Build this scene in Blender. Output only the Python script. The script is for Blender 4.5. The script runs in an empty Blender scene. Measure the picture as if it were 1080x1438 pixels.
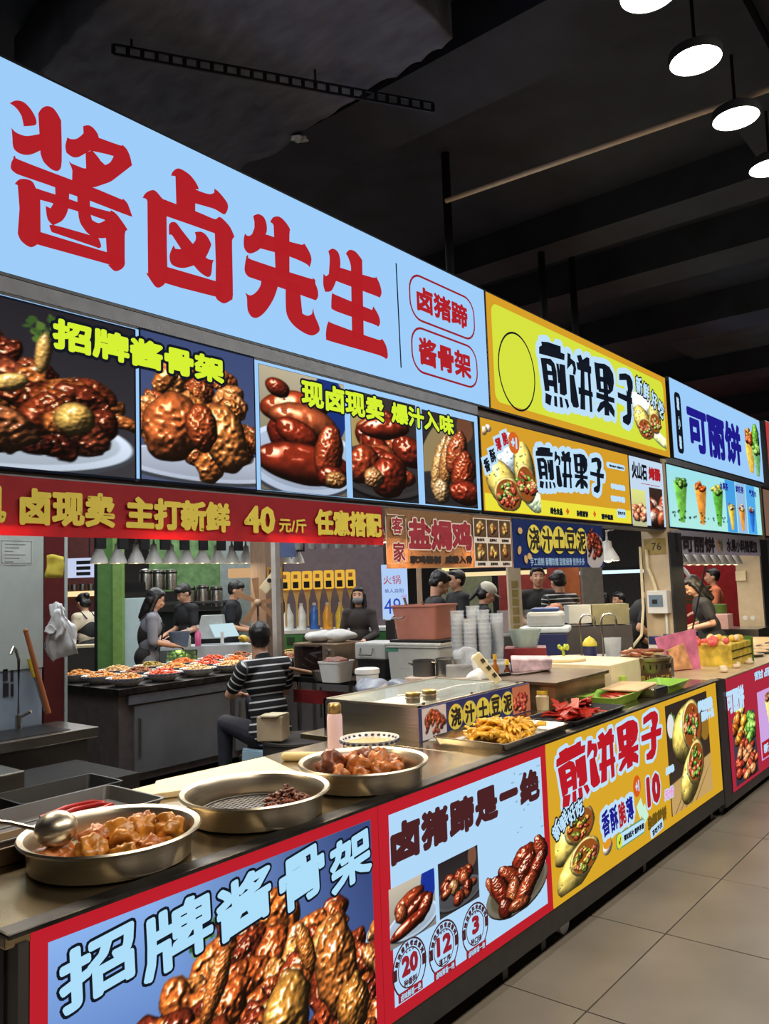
import bpy, bmesh, math, random
import numpy as np
from mathutils import Vector, Matrix, noise
random.seed(7)
SC = bpy.context.scene
COL = SC.collection
PI = math.pi
# ---------------------------------------------------------------- camera, world, exposure
cam = bpy.data.cameras.new('camera'); camo = bpy.data.objects.new('camera', cam); COL.objects.link(camo)
cam.sensor_fit = 'HORIZONTAL'; cam.sensor_width = 36; cam.lens = 37.634
cam.clip_start = 0.05; cam.clip_end = 100
camo.matrix_world = Matrix(((0.772548, 0.084419, 0.62932, 0), (0.633994, -0.047987, -0.771848, 0), (-0.034959, 0.995274, -0.090593, 1.6), (0, 0, 0, 1)))
SC.camera = camo
w = bpy.data.worlds.new('world'); SC.world = w; w.use_nodes = True
w.node_tree.nodes['Background'].inputs[0].default_value = (0.55, 0.6, 0.7, 1)
w.node_tree.nodes['Background'].inputs[1].default_value = 0.12
SC.view_settings.view_transform = 'Standard'; SC.view_settings.look = 'None'
SC.view_settings.exposure = 0.0; SC.view_settings.gamma = 1.0; SC.view_settings.use_curve_mapping = False

def area(name, loc, size, power, col, rot=(0, 0, 0), sy=None, spread=None):
    l = bpy.data.lights.new(name, 'AREA'); l.size = size; l.energy = power; l.color = col
    if sy: l.shape = 'RECTANGLE'; l.size_y = sy
    if spread: l.spread = spread
    o = bpy.data.objects.new(name, l); o.location = loc; o.rotation_euler = rot; COL.objects.link(o); return o
# added unseen fill lights over the stalls behind the signs, and the warm aisle light
area('hall_fill', (-5.0, 4.0, 3.9), 2.0, 150, (0.95, 0.97, 1.0), sy=4.0)
area('hall_fill', (-8.6, 6.5, 3.9), 2.2, 190, (0.93, 0.97, 1.0), sy=5.0)
area('hall_fill', (-5.2, 9.5, 3.9), 3.0, 170, (1.0, 0.95, 0.88), sy=4.0)
area('hall_fill', (-3.6, 13.5, 3.9), 3.0, 140, (1.0, 0.95, 0.9), sy=4.0)
area('hall_fill', (-11.5, 9.0, 3.9), 3.0, 200, (0.95, 0.97, 1.0), sy=6.0)
area('aisle_light', (0.4, 3.2, 4.0), 0.5, 230, (1.0, 0.9, 0.76), sy=6.5)

area('hall_fill', (-4.0, 1.6, 3.9), 1.6, 70, (0.95, 0.98, 1.0), sy=2.4)  # extra fill added to brighten the left partition

# ---------------------------------------------------------------- materials
def lin(c):
    return tuple(((v / 255) / 12.92 if v / 255 <= 0.04045 else ((v / 255 + 0.055) / 1.055) ** 2.4) for v in c)
MATS = {}
def mat(key, col=(128, 128, 128), rough=0.55, metal=0.0, emit=0.0, var=0.12, scale=14.0, bump=0.0, alpha=1.0, trans=0.0, stretch=None, spec=0.5):
    """procedural material: base colour broken up by noise, optional bump, emission only for lamps and lit signs"""
    if key in MATS: return MATS[key]
    m = bpy.data.materials.new(key); m.use_nodes = True; nt = m.node_tree; N = nt.nodes; L = nt.links
    b = N['Principled BSDF']; c = lin(col)
    b.inputs['Roughness'].default_value = rough; b.inputs['Metallic'].default_value = metal
    b.inputs['Specular IOR Level'].default_value = spec
    b.inputs['Alpha'].default_value = alpha; b.inputs['Transmission Weight'].default_value = trans
    if emit > 0:
        b.inputs['Base Color'].default_value = (.004, .004, .004, 1); b.inputs['Specular IOR Level'].default_value = 0.0
        b.inputs['Emission Color'].default_value = (*c, 1); b.inputs['Emission Strength'].default_value = emit
    else:
        tc = N.new('ShaderNodeTexCoord'); mp = N.new('ShaderNodeMapping'); nz = N.new('ShaderNodeTexNoise')
        if stretch: mp.inputs['Scale'].default_value = stretch
        nz.inputs['Scale'].default_value = scale; nz.inputs['Detail'].default_value = 5
        L.new(tc.outputs['Object'], mp.inputs['Vector']); L.new(mp.outputs['Vector'], nz.inputs['Vector'])
        cr = N.new('ShaderNodeValToRGB')
        cr.color_ramp.elements[0].position = 0.3; cr.color_ramp.elements[1].position = 0.7
        cr.color_ramp.elements[0].color = (*[v * (1 - var) for v in c], 1)
        cr.color_ramp.elements[1].color = (*[min(1, v * (1 + var) + .004) for v in c], 1)
        L.new(nz.outputs['Fac'], cr.inputs['Fac']); L.new(cr.outputs['Color'], b.inputs['Base Color'])
        if bump > 0:
            bp = N.new('ShaderNodeBump'); bp.inputs['Strength'].default_value = bump; bp.inputs['Distance'].default_value = 0.01
            L.new(nz.outputs['Fac'], bp.inputs['Height']); L.new(bp.outputs['Normal'], b.inputs['Normal'])
    MATS[key] = m; return m
def attr_mat(key, emit=1.0):
    if key in MATS: return MATS[key]
    m = bpy.data.materials.new(key); m.use_nodes = True; nt = m.node_tree; b = nt.nodes['Principled BSDF']
    a = nt.nodes.new('ShaderNodeVertexColor'); a.layer_name = 'print'
    if emit > 0:
        b.inputs['Base Color'].default_value = (.004, .004, .004, 1); b.inputs['Specular IOR Level'].default_value = 0.0; nt.links.new(a.outputs['Color'], b.inputs['Emission Color'])
        b.inputs['Emission Strength'].default_value = emit
    else: nt.links.new(a.outputs['Color'], b.inputs['Base Color'])
    b.inputs['Roughness'].default_value = 0.4
    MATS[key] = m; return m
LIT = lambda key, col, e=1.0: mat('lit_' + key, col, emit=e, rough=.3)
steel = mat('brushed_steel', (178, 174, 166), rough=0.27, metal=1.0, var=.1, scale=5, stretch=(1, 1, 30), bump=.02)
steel_top = mat('steel_worktop', (178, 162, 132), rough=0.22, metal=.97, var=.25, scale=2.2, bump=.06)
steel_dark = mat('dull_dark_steel', (84, 82, 82), rough=0.42, metal=.6, var=.25, scale=3, bump=.03)
steel_edge = mat('worn_steel_edge', (70, 68, 66), rough=0.35, metal=.9, var=.5, scale=9, bump=.05)
black = mat('black_plastic', (22, 22, 24), rough=.4)
blackm = mat('matt_black_paint', (20, 20, 22), rough=.75, spec=.2)
white = mat('white_plastic', (215, 215, 212), rough=.4, var=.04)
cream = mat('cream_plastic', (222, 206, 165), rough=.45, var=.05)
glass_thin = mat('thin_display_glass', (235, 245, 240), rough=.1, alpha=.06, var=.02, spec=.2)
glass = mat('clear_glass', (225, 240, 240), rough=.06, alpha=.22, var=.02)
clearp = mat('clear_plastic', (205, 214, 226), rough=.1, alpha=.2, var=.04)
grey = mat('grey_paint', (120, 120, 122), rough=.5)
red = mat('red_plastic', (170, 30, 30), rough=.35)
skin = mat('skin', (205, 155, 125), rough=.5, var=.06)
hairm = mat('black_hair', (18, 15, 14), rough=.45, var=.4, scale=60, stretch=(1, 1, .1))

# ---------------------------------------------------------------- builders
ORG = {}
class MB:
    def __init__(s): s.bm = bmesh.new()
    def box(s, x0, y0, z0, x1, y1, z1, rot=0.0):
        cx, cy, cz = (x0 + x1) / 2, (y0 + y1) / 2, (z0 + z1) / 2
        r = bmesh.ops.create_cube(s.bm, size=1)
        M = Matrix.Translation((cx, cy, cz)) @ Matrix.Rotation(rot, 4, 'Z') @ Matrix.Diagonal((abs(x1 - x0), abs(y1 - y0), abs(z1 - z0), 1))
        bmesh.ops.transform(s.bm, matrix=M, verts=r['verts']); return s
    def bar(s, p0, p1, a, b=None):
        b = b or a; p0 = Vector(p0); p1 = Vector(p1); d = p1 - p0
        r = bmesh.ops.create_cube(s.bm, size=1)
        q = d.to_track_quat('Z', 'Y').to_matrix().to_4x4()
        bmesh.ops.transform(s.bm, matrix=Matrix.Translation((p0 + p1) / 2) @ q @ Matrix.Diagonal((a, b, d.length, 1)), verts=r['verts']); return s
    def cyl(s, p0, p1, r0, r1=None, n=20, caps=True):
        r1 = r0 if r1 is None else r1; p0 = Vector(p0); p1 = Vector(p1); d = p1 - p0
        r = bmesh.ops.create_cone(s.bm, cap_ends=caps, segments=n, radius1=r0, radius2=r1, depth=d.length)
        q = d.to_track_quat('Z', 'Y').to_matrix().to_4x4()
        bmesh.ops.transform(s.bm, matrix=Matrix.Translation((p0 + p1) / 2) @ q, verts=r['verts']); return s
    def ball(s, c, r, rot=None, sub=2):
        if not hasattr(r, '__len__'): r = (r, r, r)
        q = bmesh.ops.create_icosphere(s.bm, subdivisions=sub, radius=1)
        M = Matrix.Translation(c) @ (rot.to_4x4() if rot is not None else Matrix()) @ Matrix.Diagonal((*r, 1))
        bmesh.ops.transform(s.bm, matrix=M, verts=q['verts']); return s
    def cap(s, p0, r0, p1, r1, n=12):
        s.cyl(p0, p1, r0, r1, n); s.ball(p0, r0); s.ball(p1, r1); return s
    def tube(s, pts, rad, n=8):
        pts = [Vector(p) for p in pts]; rings = []
        for i, p in enumerate(pts):
            d = (pts[min(i + 1, len(pts) - 1)] - pts[max(i - 1, 0)]).normalized()
            q = d.to_track_quat('Z', 'Y'); r = rad[i] if hasattr(rad, '__len__') else rad
            rings.append([s.bm.verts.new(p + q @ Vector((r * math.cos(2 * PI * k / n), r * math.sin(2 * PI * k / n), 0))) for k in range(n)])
        for a, b in zip(rings, rings[1:]):
            for k in range(n): s.bm.faces.new((a[k], a[(k + 1) % n], b[(k + 1) % n], b[k]))
        s.bm.faces.new(rings[0][::-1]); s.bm.faces.new(rings[-1]); return s
    def lathe(s, prof, c=(0, 0, 0), n=40, sx=1.0, sy=1.0):
        rings = []
        for r, z in prof:
            if r < 1e-5: rings.append([s.bm.verts.new((c[0], c[1], c[2] + z))])
            else: rings.append([s.bm.verts.new((c[0] + sx * r * math.cos(2 * PI * k / n), c[1] + sy * r * math.sin(2 * PI * k / n), c[2] + z)) for k in range(n)])
        for a, b in zip(rings, rings[1:]):
            if len(a) == 1 and len(b) == 1: continue
            for k in range(n):
                k2 = (k + 1) % n
                f = [a[k % len(a)]] + ([a[k2]] if len(a) > 1 else []) + ([b[k2]] if len(b) > 1 else []) + [b[k % len(b)]]
                try: s.bm.faces.new(f)
                except ValueError: pass
        return s
    def poly(s, pts):
        s.bm.faces.new([s.bm.verts.new(p) for p in pts]); return s
    def prism(s, pts, d):
        d = Vector(d); a = [s.bm.verts.new(Vector(p)) for p in pts]; b = [s.bm.verts.new(Vector(p) + d) for p in pts]
        s.bm.faces.new(a[::-1]); s.bm.faces.new(b)
        for i in range(len(a)): s.bm.faces.new((a[i], a[(i + 1) % len(a)], b[(i + 1) % len(a)], b[i]))
        return s
    def tri(s): bmesh.ops.triangulate(s.bm, faces=s.bm.faces[:]); return s
    def noise(s, amp, sc, seed=0):
        for v in s.bm.verts:
            n = noise.noise_vector(v.co * sc + Vector((seed * 7.3, seed * 3.1, 0)))
            v.co += n * amp
        return s
    def make(s, name, m, parent=None, smooth=False, bevel=0.0, kind=None, label=None, fix=True):
        if fix: bmesh.ops.recalc_face_normals(s.bm, faces=s.bm.faces[:])
        if bevel > 0:
            bmesh.ops.bevel(s.bm, geom=[e for e in s.bm.edges if e.calc_face_angle(0) > .5], offset=bevel, segments=2, profile=.6, affect='EDGES')
        me = bpy.data.meshes.new(name); o = (0, 0, 0)
        if parent is not None: o = ORG[parent]
        s.bm.transform(Matrix.Translation(-Vector(o))); s.bm.to_mesh(me); s.bm.free()
        return link(name, me, m, parent, smooth, kind, label)
def link(name, me, m, parent=None, smooth=False, kind=None, label=None):
    ob = bpy.data.objects.new(name, me); COL.objects.link(ob)
    if m is not None: me.materials.append(m)
    if smooth:
        me.polygons.foreach_set('use_smooth', [True] * len(me.polygons)); 
        if smooth != 'all':
            try: me.set_sharp_from_angle(angle=math.radians(40))
            except Exception: pass
    if parent is not None: ob.parent = parent; ORG[ob] = ORG[parent]
    else: ORG[ob] = Vector((0, 0, 0))
    if kind: ob['kind'] = kind
    if label: ob['label'] = label
    return ob
def thing(name, label, cat, loc, group=None):
    o = bpy.data.objects.new(name, None); o.empty_display_size = .05; o.location = loc; COL.objects.link(o)
    o['label'] = label; o['category'] = cat
    if group: o['group'] = group
    ORG[o] = Vector(loc); return o
def tag(o, label, cat, group=None, kind=None):
    o['label'] = label; o['category'] = cat
    if group: o['group'] = group
    if kind: o['kind'] = kind
    return o
def center(o):
    """put a one-mesh thing's origin at its base"""
    me = o.data; vs = [v.co for v in me.vertices]
    c = Vector((sum(v.x for v in vs) / len(vs), sum(v.y for v in vs) / len(vs), min(v.z for v in vs)))
    me.transform(Matrix.Translation(-c)); o.location = c; return o
def copy_thing(o, loc, rotz=None, label=None, rot=None, scale=None):
    c = o.copy(); COL.objects.link(c); c.location = loc
    if rotz is not None: c.rotation_euler = (0, 0, rotz)
    if rot is not None: c.rotation_euler = rot
    if scale is not None: c.scale = scale if hasattr(scale, '__len__') else (scale,) * 3
    if label: c['label'] = label
    for ch in o.children:
        d = ch.copy(); COL.objects.link(d); d.parent = c
        for g in ch.children:
            e = g.copy(); COL.objects.link(e); e.parent = d
    return c
def struct(name, mb, m, **k): return mb.make(name, m, kind='structure', **k)

# ---------------------------------------------------------------- lettering: vector type on a plane facing +X
GLYPHS = {
'jiang': [[[1.288,3.347],[1.31,3.368],[1.339,3.375],[1.364,3.361],[1.383,3.336],[1.385,3.311],[1.36,3.294],[1.339,3.284],[1.335,3.31],[1.323,3.33],[1.306,3.343]],[[1.291,3.261],[1.311,3.249],[1.344,3.25],[1.377,3.267],[1.419,3.294],[1.419,3.24],[1.394,3.212],[1.36,3.185],[1.328,3.176],[1.305,3.184],[1.299,3.21],[1.301,3.24]],[[1.393,3.357],[1.406,3.382],[1.427,3.401],[1.453,3.402],[1.478,3.374],[1.482,3.349],[1.484,3.21],[1.473,3.171],[1.449,3.163],[1.424,3.173],[1.411,3.185],[1.402,3.207],[1.415,3.208],[1.415,3.346],[1.41,3.362]],[[1.57,3.386],[1.594,3.4],[1.617,3.395],[1.636,3.369],[1.622,3.311],[1.598,3.299],[1.552,3.255],[1.525,3.245],[1.502,3.252],[1.498,3.277],[1.506,3.314],[1.52,3.313],[1.543,3.324],[1.566,3.35],[1.58,3.374]],[[1.627,3.367],[1.73,3.376],[1.737,3.384],[1.76,3.372],[1.775,3.346],[1.783,3.314],[1.744,3.31],[1.699,3.319],[1.603,3.301]],[[1.783,3.314],[1.759,3.304],[1.734,3.264],[1.694,3.216],[1.655,3.186],[1.598,3.152],[1.525,3.151],[1.526,3.192],[1.511,3.222],[1.534,3.216],[1.57,3.218],[1.603,3.231],[1.598,3.247],[1.584,3.268],[1.58,3.284],[1.608,3.305],[1.636,3.285],[1.655,3.262],[1.684,3.286],[1.702,3.323]],[[1.294,3.109],[1.297,3.135],[1.31,3.161],[1.32,3.152],[1.525,3.154],[1.598,3.157],[1.738,3.154],[1.741,3.16],[1.763,3.145],[1.776,3.107],[1.768,3.098],[1.598,3.099],[1.507,3.096],[1.458,3.1],[1.336,3.096],[1.308,3.098]],[[1.308,3.056],[1.324,3.079],[1.349,3.09],[1.373,3.089],[1.386,3.069],[1.401,3.057],[1.402,2.906],[1.404,2.881],[1.391,2.861],[1.37,2.844],[1.35,2.846],[1.33,2.858],[1.32,2.879],[1.331,2.879],[1.33,3.04],[1.324,3.056]],[[1.391,2.911],[1.673,2.918],[1.747,2.918],[1.747,2.891],[1.732,2.868],[1.702,2.852],[1.673,2.869],[1.663,2.871],[1.391,2.861]],[[1.386,3.069],[1.458,3.073],[1.507,3.075],[1.598,3.077],[1.598,3.043],[1.507,3.037],[1.454,3.036],[1.395,3.031]],[[1.598,3.077],[1.684,3.086],[1.688,3.093],[1.713,3.085],[1.749,3.052],[1.761,3.037],[1.748,3.015],[1.747,2.891],[1.671,2.877],[1.674,3.045],[1.626,3.044],[1.593,3.044]],[[1.458,3.1],[1.514,3.099],[1.509,3.032],[1.489,2.986],[1.463,2.962],[1.45,2.952],[1.429,2.97],[1.422,3.016],[1.441,3.014],[1.454,3.043],[1.461,3.08]],[[1.545,3.111],[1.598,3.103],[1.598,3.059],[1.607,3.026],[1.635,3.023],[1.666,3.047],[1.672,3.012],[1.671,2.976],[1.635,2.963],[1.598,2.963],[1.57,2.983],[1.552,3.016]],[[1.45,2.954],[1.598,2.963],[1.635,2.962],[1.645,2.936],[1.635,2.923],[1.607,2.924],[1.446,2.925],[1.441,2.936]]],
'lu': [[[1.97,3.343],[1.978,3.363],[1.995,3.382],[2.011,3.391],[2.034,3.392],[2.068,3.384],[2.096,3.365],[2.112,3.344],[2.11,3.334],[2.095,3.323],[2.093,3.227],[1.995,3.221],[1.995,3.336],[1.986,3.348]],[[2.093,3.33],[2.136,3.331],[2.172,3.337],[2.193,3.349],[2.202,3.363],[2.198,3.372],[2.221,3.367],[2.257,3.345],[2.274,3.326],[2.272,3.3],[2.256,3.274],[2.237,3.272],[2.207,3.277],[2.177,3.276],[2.092,3.266]],[[1.831,3.195],[1.841,3.215],[1.859,3.234],[1.883,3.248],[1.901,3.244],[1.928,3.226],[1.946,3.228],[1.943,3.158],[1.947,2.939],[1.95,2.901],[1.934,2.866],[1.915,2.847],[1.899,2.839],[1.881,2.845],[1.843,2.886],[1.857,2.886],[1.858,3.149],[1.853,3.189],[1.844,3.197]],[[1.928,3.226],[1.998,3.228],[2.094,3.232],[2.182,3.231],[2.206,3.235],[2.224,3.251],[2.249,3.246],[2.286,3.223],[2.309,3.187],[2.294,3.162],[2.292,3.098],[2.294,2.913],[2.278,2.884],[2.247,2.862],[2.222,2.862],[2.196,2.879],[2.201,2.95],[2.197,3.166],[2.093,3.163],[1.94,3.157]],[[1.94,2.94],[2.201,2.95],[2.23,2.95],[2.229,2.881],[2.196,2.879],[1.939,2.868],[1.924,2.893]],[[1.956,3.113],[1.959,3.128],[1.972,3.142],[1.991,3.146],[2.008,3.135],[2.024,3.121],[2.077,3.081],[2.097,3.073],[2.143,3.043],[2.166,3.038],[2.19,3.043],[2.181,3.022],[2.174,2.974],[2.159,2.957],[2.141,2.957],[2.112,2.966],[2.081,2.986],[2.023,3.03],[2.015,3.04],[1.98,3.076],[1.969,3.085],[1.957,3.081]],[[2.089,3.136],[2.121,3.149],[2.15,3.143],[2.174,3.116],[2.173,3.097],[2.149,3.047],[2.119,3.011],[2.081,2.986],[2.033,2.961],[1.994,2.953],[1.967,2.959],[1.958,2.982],[1.962,3.007],[1.979,3.044],[1.987,3.031],[2.012,3.037],[2.051,3.058],[2.077,3.08],[2.098,3.112],[2.101,3.132]]],
'xian': [[[2.423,3.324],[2.454,3.344],[2.486,3.343],[2.504,3.321],[2.508,3.285],[2.499,3.258],[2.474,3.195],[2.442,3.161],[2.395,3.135],[2.366,3.15],[2.363,3.19],[2.371,3.222],[2.39,3.217],[2.416,3.237],[2.434,3.285],[2.435,3.316]],[[2.529,3.33],[2.55,3.361],[2.591,3.378],[2.632,3.364],[2.661,3.336],[2.655,3.309],[2.648,3.093],[2.557,3.08],[2.56,3.278],[2.549,3.324]],[[2.483,3.253],[2.579,3.266],[2.739,3.285],[2.757,3.297],[2.791,3.263],[2.804,3.228],[2.788,3.184],[2.762,3.196],[2.643,3.198],[2.45,3.179]],[[2.365,3.061],[2.375,3.105],[2.388,3.127],[2.41,3.11],[2.795,3.128],[2.804,3.137],[2.838,3.095],[2.845,3.052],[2.826,3.025],[2.791,3.031],[2.43,3.023],[2.385,3.025],[2.368,3.038]],[[2.477,3.039],[2.572,3.048],[2.568,3.022],[2.537,2.953],[2.488,2.886],[2.441,2.845],[2.403,2.838],[2.378,2.865],[2.375,2.923],[2.364,2.943],[2.398,2.938],[2.437,2.968],[2.461,3.005]],[[2.622,3.074],[2.714,3.074],[2.711,2.973],[2.718,2.937],[2.761,2.931],[2.797,2.95],[2.807,2.984],[2.814,2.948],[2.848,2.892],[2.838,2.864],[2.792,2.838],[2.732,2.84],[2.665,2.862],[2.625,2.901],[2.618,2.961]]],
'sheng': [[[2.929,3.312],[2.964,3.336],[3.005,3.328],[3.019,3.285],[3.011,3.236],[2.969,3.144],[2.939,3.103],[2.897,3.088],[2.884,3.121],[2.887,3.18],[2.905,3.172],[2.928,3.192],[2.941,3.242],[2.937,3.288]],[[3.064,3.34],[3.095,3.37],[3.145,3.374],[3.195,3.345],[3.189,3.315],[3.188,3.218],[3.187,2.901],[3.092,2.894],[3.104,3.236],[3.088,3.313]],[[3.002,3.249],[3.274,3.27],[3.307,3.286],[3.337,3.252],[3.352,3.206],[3.333,3.17],[3.29,3.173],[2.97,3.168]],[[2.941,3.057],[2.948,3.099],[2.976,3.093],[3.264,3.085],[3.276,3.109],[3.317,3.07],[3.33,3.031],[3.313,3.003],[3.26,3.008],[2.972,3.006],[2.939,3.024]],[[2.892,2.863],[2.903,2.917],[2.923,2.945],[2.95,2.935],[3.32,2.93],[3.332,2.95],[3.373,2.914],[3.387,2.86],[3.369,2.835],[3.305,2.844],[2.928,2.838],[2.9,2.845]]],
'jianbing': [[[5.182,3.326],[5.286,3.345],[5.305,3.307],[5.425,3.318],[5.429,3.352],[5.49,3.356],[5.488,3.307],[5.552,3.308],[5.54,3.257],[5.14,3.228],[5.145,3.278],[5.191,3.288]],[[5.159,3.2],[5.246,3.215],[5.273,2.99],[5.267,2.972],[5.199,2.963]],[[5.227,3.211],[5.315,3.224],[5.371,3.201],[5.401,3.145],[5.399,2.975],[5.345,2.974],[5.348,3.135],[5.318,3.167],[5.232,3.177]],[[5.23,3.122],[5.374,3.138],[5.37,3.106],[5.238,3.088]],[[5.248,3.055],[5.372,3.068],[5.374,3.021],[5.256,3.01]],[[5.402,3.207],[5.442,3.21],[5.46,3.069],[5.418,3.057]],[[5.453,3.214],[5.546,3.221],[5.554,2.999],[5.506,2.976],[5.435,2.979],[5.436,3.017],[5.475,3.019]],[[5.207,2.951],[5.303,2.943],[5.274,2.864],[5.195,2.875]],[[5.338,2.949],[5.382,2.951],[5.383,2.871],[5.334,2.873]],[[5.423,2.956],[5.467,2.957],[5.478,2.881],[5.429,2.875]],[[5.504,2.957],[5.555,2.955],[5.58,2.906],[5.546,2.881]],[[5.601,3.33],[5.653,3.326],[5.649,3.295],[5.722,3.28],[5.738,3.228],[5.716,3.174],[5.673,3.174],[5.688,3.228],[5.661,3.253],[5.578,3.193]],[[5.611,3.16],[5.693,3.168],[5.68,2.99],[5.693,2.962],[5.739,2.984],[5.75,2.931],[5.709,2.913],[5.649,2.911],[5.611,2.949]],[[5.762,3.338],[5.836,3.36],[5.874,3.31],[5.926,3.309],[5.94,3.363],[5.99,3.363],[5.986,3.301],[6.016,3.296],[6.008,3.238],[5.759,3.227],[5.745,3.284],[5.789,3.288]],[[5.816,3.238],[5.883,3.24],[5.859,2.918],[5.77,2.915]],[[5.94,3.246],[5.991,3.247],[5.989,2.922],[5.942,2.915]],[[5.757,3.087],[6.011,3.089],[6.018,3.049],[5.756,3.032]],[[6.077,3.349],[6.178,3.357],[6.183,3.133],[6.098,3.124]],[[6.129,3.351],[6.278,3.373],[6.377,3.365],[6.447,3.319],[6.454,3.244],[6.419,3.168],[6.342,3.126],[6.351,3.183],[6.379,3.242],[6.368,3.304],[6.297,3.328],[6.148,3.311]],[[6.127,3.244],[6.401,3.267],[6.381,3.22],[6.133,3.203]],[[6.239,3.355],[6.324,3.35],[6.315,2.938],[6.22,2.929]],[[6.125,3.144],[6.386,3.167],[6.342,3.126],[6.132,3.112]],[[6.083,3.101],[6.441,3.106],[6.435,3.062],[6.077,3.053]],[[6.234,3.057],[6.265,3.02],[6.108,2.934],[6.074,2.95],[6.144,3.022]],[[6.295,3.057],[6.38,3.038],[6.43,2.997],[6.416,2.936],[6.321,2.976]],[[6.575,3.344],[6.719,3.374],[6.815,3.369],[6.865,3.327],[6.864,3.27],[6.798,3.169],[6.759,3.185],[6.738,3.226],[6.766,3.287],[6.724,3.314],[6.567,3.286]],[[6.71,3.222],[6.803,3.204],[6.795,3.012],[6.761,2.94],[6.702,2.907],[6.591,2.922],[6.593,2.97],[6.67,2.966],[6.696,3.008]],[[6.516,3.173],[6.925,3.172],[6.906,3.109],[6.516,3.126]]],
}

TXT = {}
def text_mesh(t):
    if t in TXT: return TXT[t]
    c = bpy.data.curves.new('type', 'FONT'); c.body = t; c.resolution_u = 2
    o = bpy.data.objects.new('type', c); COL.objects.link(o)
    dg = bpy.context.evaluated_depsgraph_get(); dg.update()
    ev = o.evaluated_get(dg); me = ev.to_mesh()
    v = [(p.co.x, p.co.y) for p in me.vertices]; f = [tuple(p.vertices) for p in me.polygons]
    ev.to_mesh_clear(); bpy.data.objects.remove(o); bpy.data.curves.remove(c)
    TXT[t] = (v, f); return TXT[t]
def flat(x, V, F, r, name, m, parent):
    """V: (y,z) points; F faces; r: how much every outline is thickened"""
    verts = []; faces = []
    verts += [(x, a, b) for a, b in V]; faces += [tuple(f) for f in F]
    if r > 0:
        cnt = {}
        for f in F:
            for i in range(len(f)):
                e = (min(f[i], f[i - 1]), max(f[i], f[i - 1])); cnt[e] = cnt.get(e, 0) + 1
        used = set()
        for (i, j), n in cnt.items():
            if n != 1: continue
            (a, b), (c, d) = V[i], V[j]; l = math.hypot(c - a, d - b)
            if l < 1e-6: continue
            nx, ny = -(d - b) / l * r, (c - a) / l * r; k = len(verts)
            xo = x + (k * 7 % 53) * 3e-6
            verts += [(xo, a + nx, b + ny), (xo, a - nx, b - ny), (xo, c - nx, d - ny), (xo, c + nx, d + ny)]; faces.append((k, k + 1, k + 2, k + 3))
            used |= {i, j}
        K = 8 if r > .006 else 6
        for i in used:
            a, b = V[i]; k = len(verts); xo = x + (k * 11 % 59) * 3e-6
            verts += [(xo, a + r * math.cos(2 * PI * q / K), b + r * math.sin(2 * PI * q / K)) for q in range(K)]; faces.append(tuple(range(k, k + K)))
    o = ORG[parent]; me = bpy.data.meshes.new(name)
    me.from_pydata([(p[0] - o.x, p[1] - o.y, p[2] - o.z) for p in verts], [], faces)
    return link(name, me, m, parent)
LAYER = [0]
def words(parent, x, t, y0, z0, y1, z1, m, bold=0.0, out=0.0, om=None, rot=0.0, lift=.0015, slant=0.0, out2=0, om2=None):
    """set the words t into the box y0..y1, z0..z1 (any corner order)"""
    if y1 < y0: y0, y1 = y1, y0
    if z1 < z0: z0, z1 = z1, z0
    V, F = text_mesh(t)
    ax = [v[0] for v in V]; ay = [v[1] for v in V]
    sx = (y1 - y0 - 2 * bold) / max(1e-6, max(ax) - min(ax)); sy = (z1 - z0 - 2 * bold) / max(1e-6, max(ay) - min(ay))
    W = [(y0 + bold + (a - min(ax)) * sx, z0 + bold + (b - min(ay)) * sy + slant * (a - min(ax)) * sx) for a, b in V]
    if rot:
        cy, cz = (y0 + y1) / 2, (z0 + z1) / 2; cr, sr = math.cos(rot), math.sin(rot)
        W = [(cy + (a - cy) * cr - (b - cz) * sr, cz + (a - cy) * sr + (b - cz) * cr) for a, b in W]
    if out2 > 0: flat(x + lift * .4, W, F, bold + out + out2, 'lettering_rim', om2, parent)
    if out > 0: flat(x + lift * .7, W, F, bold + out, 'lettering_outline', om, parent)
    return flat(x + lift, W, F, bold, 'lettering', m, parent)
def soft(P):
    """round the traced outline between its sharp corners (Catmull-Rom)"""
    n = len(P); out = []
    def sharp(i):
        a, b, c = P[i - 1], P[i], P[(i + 1) % n]; u = (b[0] - a[0], b[1] - a[1]); v = (c[0] - b[0], c[1] - b[1])
        return (u[0] * v[0] + u[1] * v[1]) < .45 * math.hypot(*u) * math.hypot(*v)
    for i in range(n):
        p0, p1, p2, p3 = P[i - 1], P[i], P[(i + 1) % n], P[(i + 2) % n]; out.append(tuple(p1))
        if sharp(i): p0 = p1
        if sharp((i + 1) % n): p3 = p2
        if p0 is p1 and p3 is p2: continue
        for t in (.33, .67): out.append(tuple(.5 * (2 * p1[k] + (p2[k] - p0[k]) * t + (2 * p0[k] - 5 * p1[k] + 4 * p2[k] - p3[k]) * t * t + (3 * p1[k] - p0[k] - 3 * p2[k] + p3[k]) * t ** 3) for k in (0, 1)))
    return out
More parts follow.
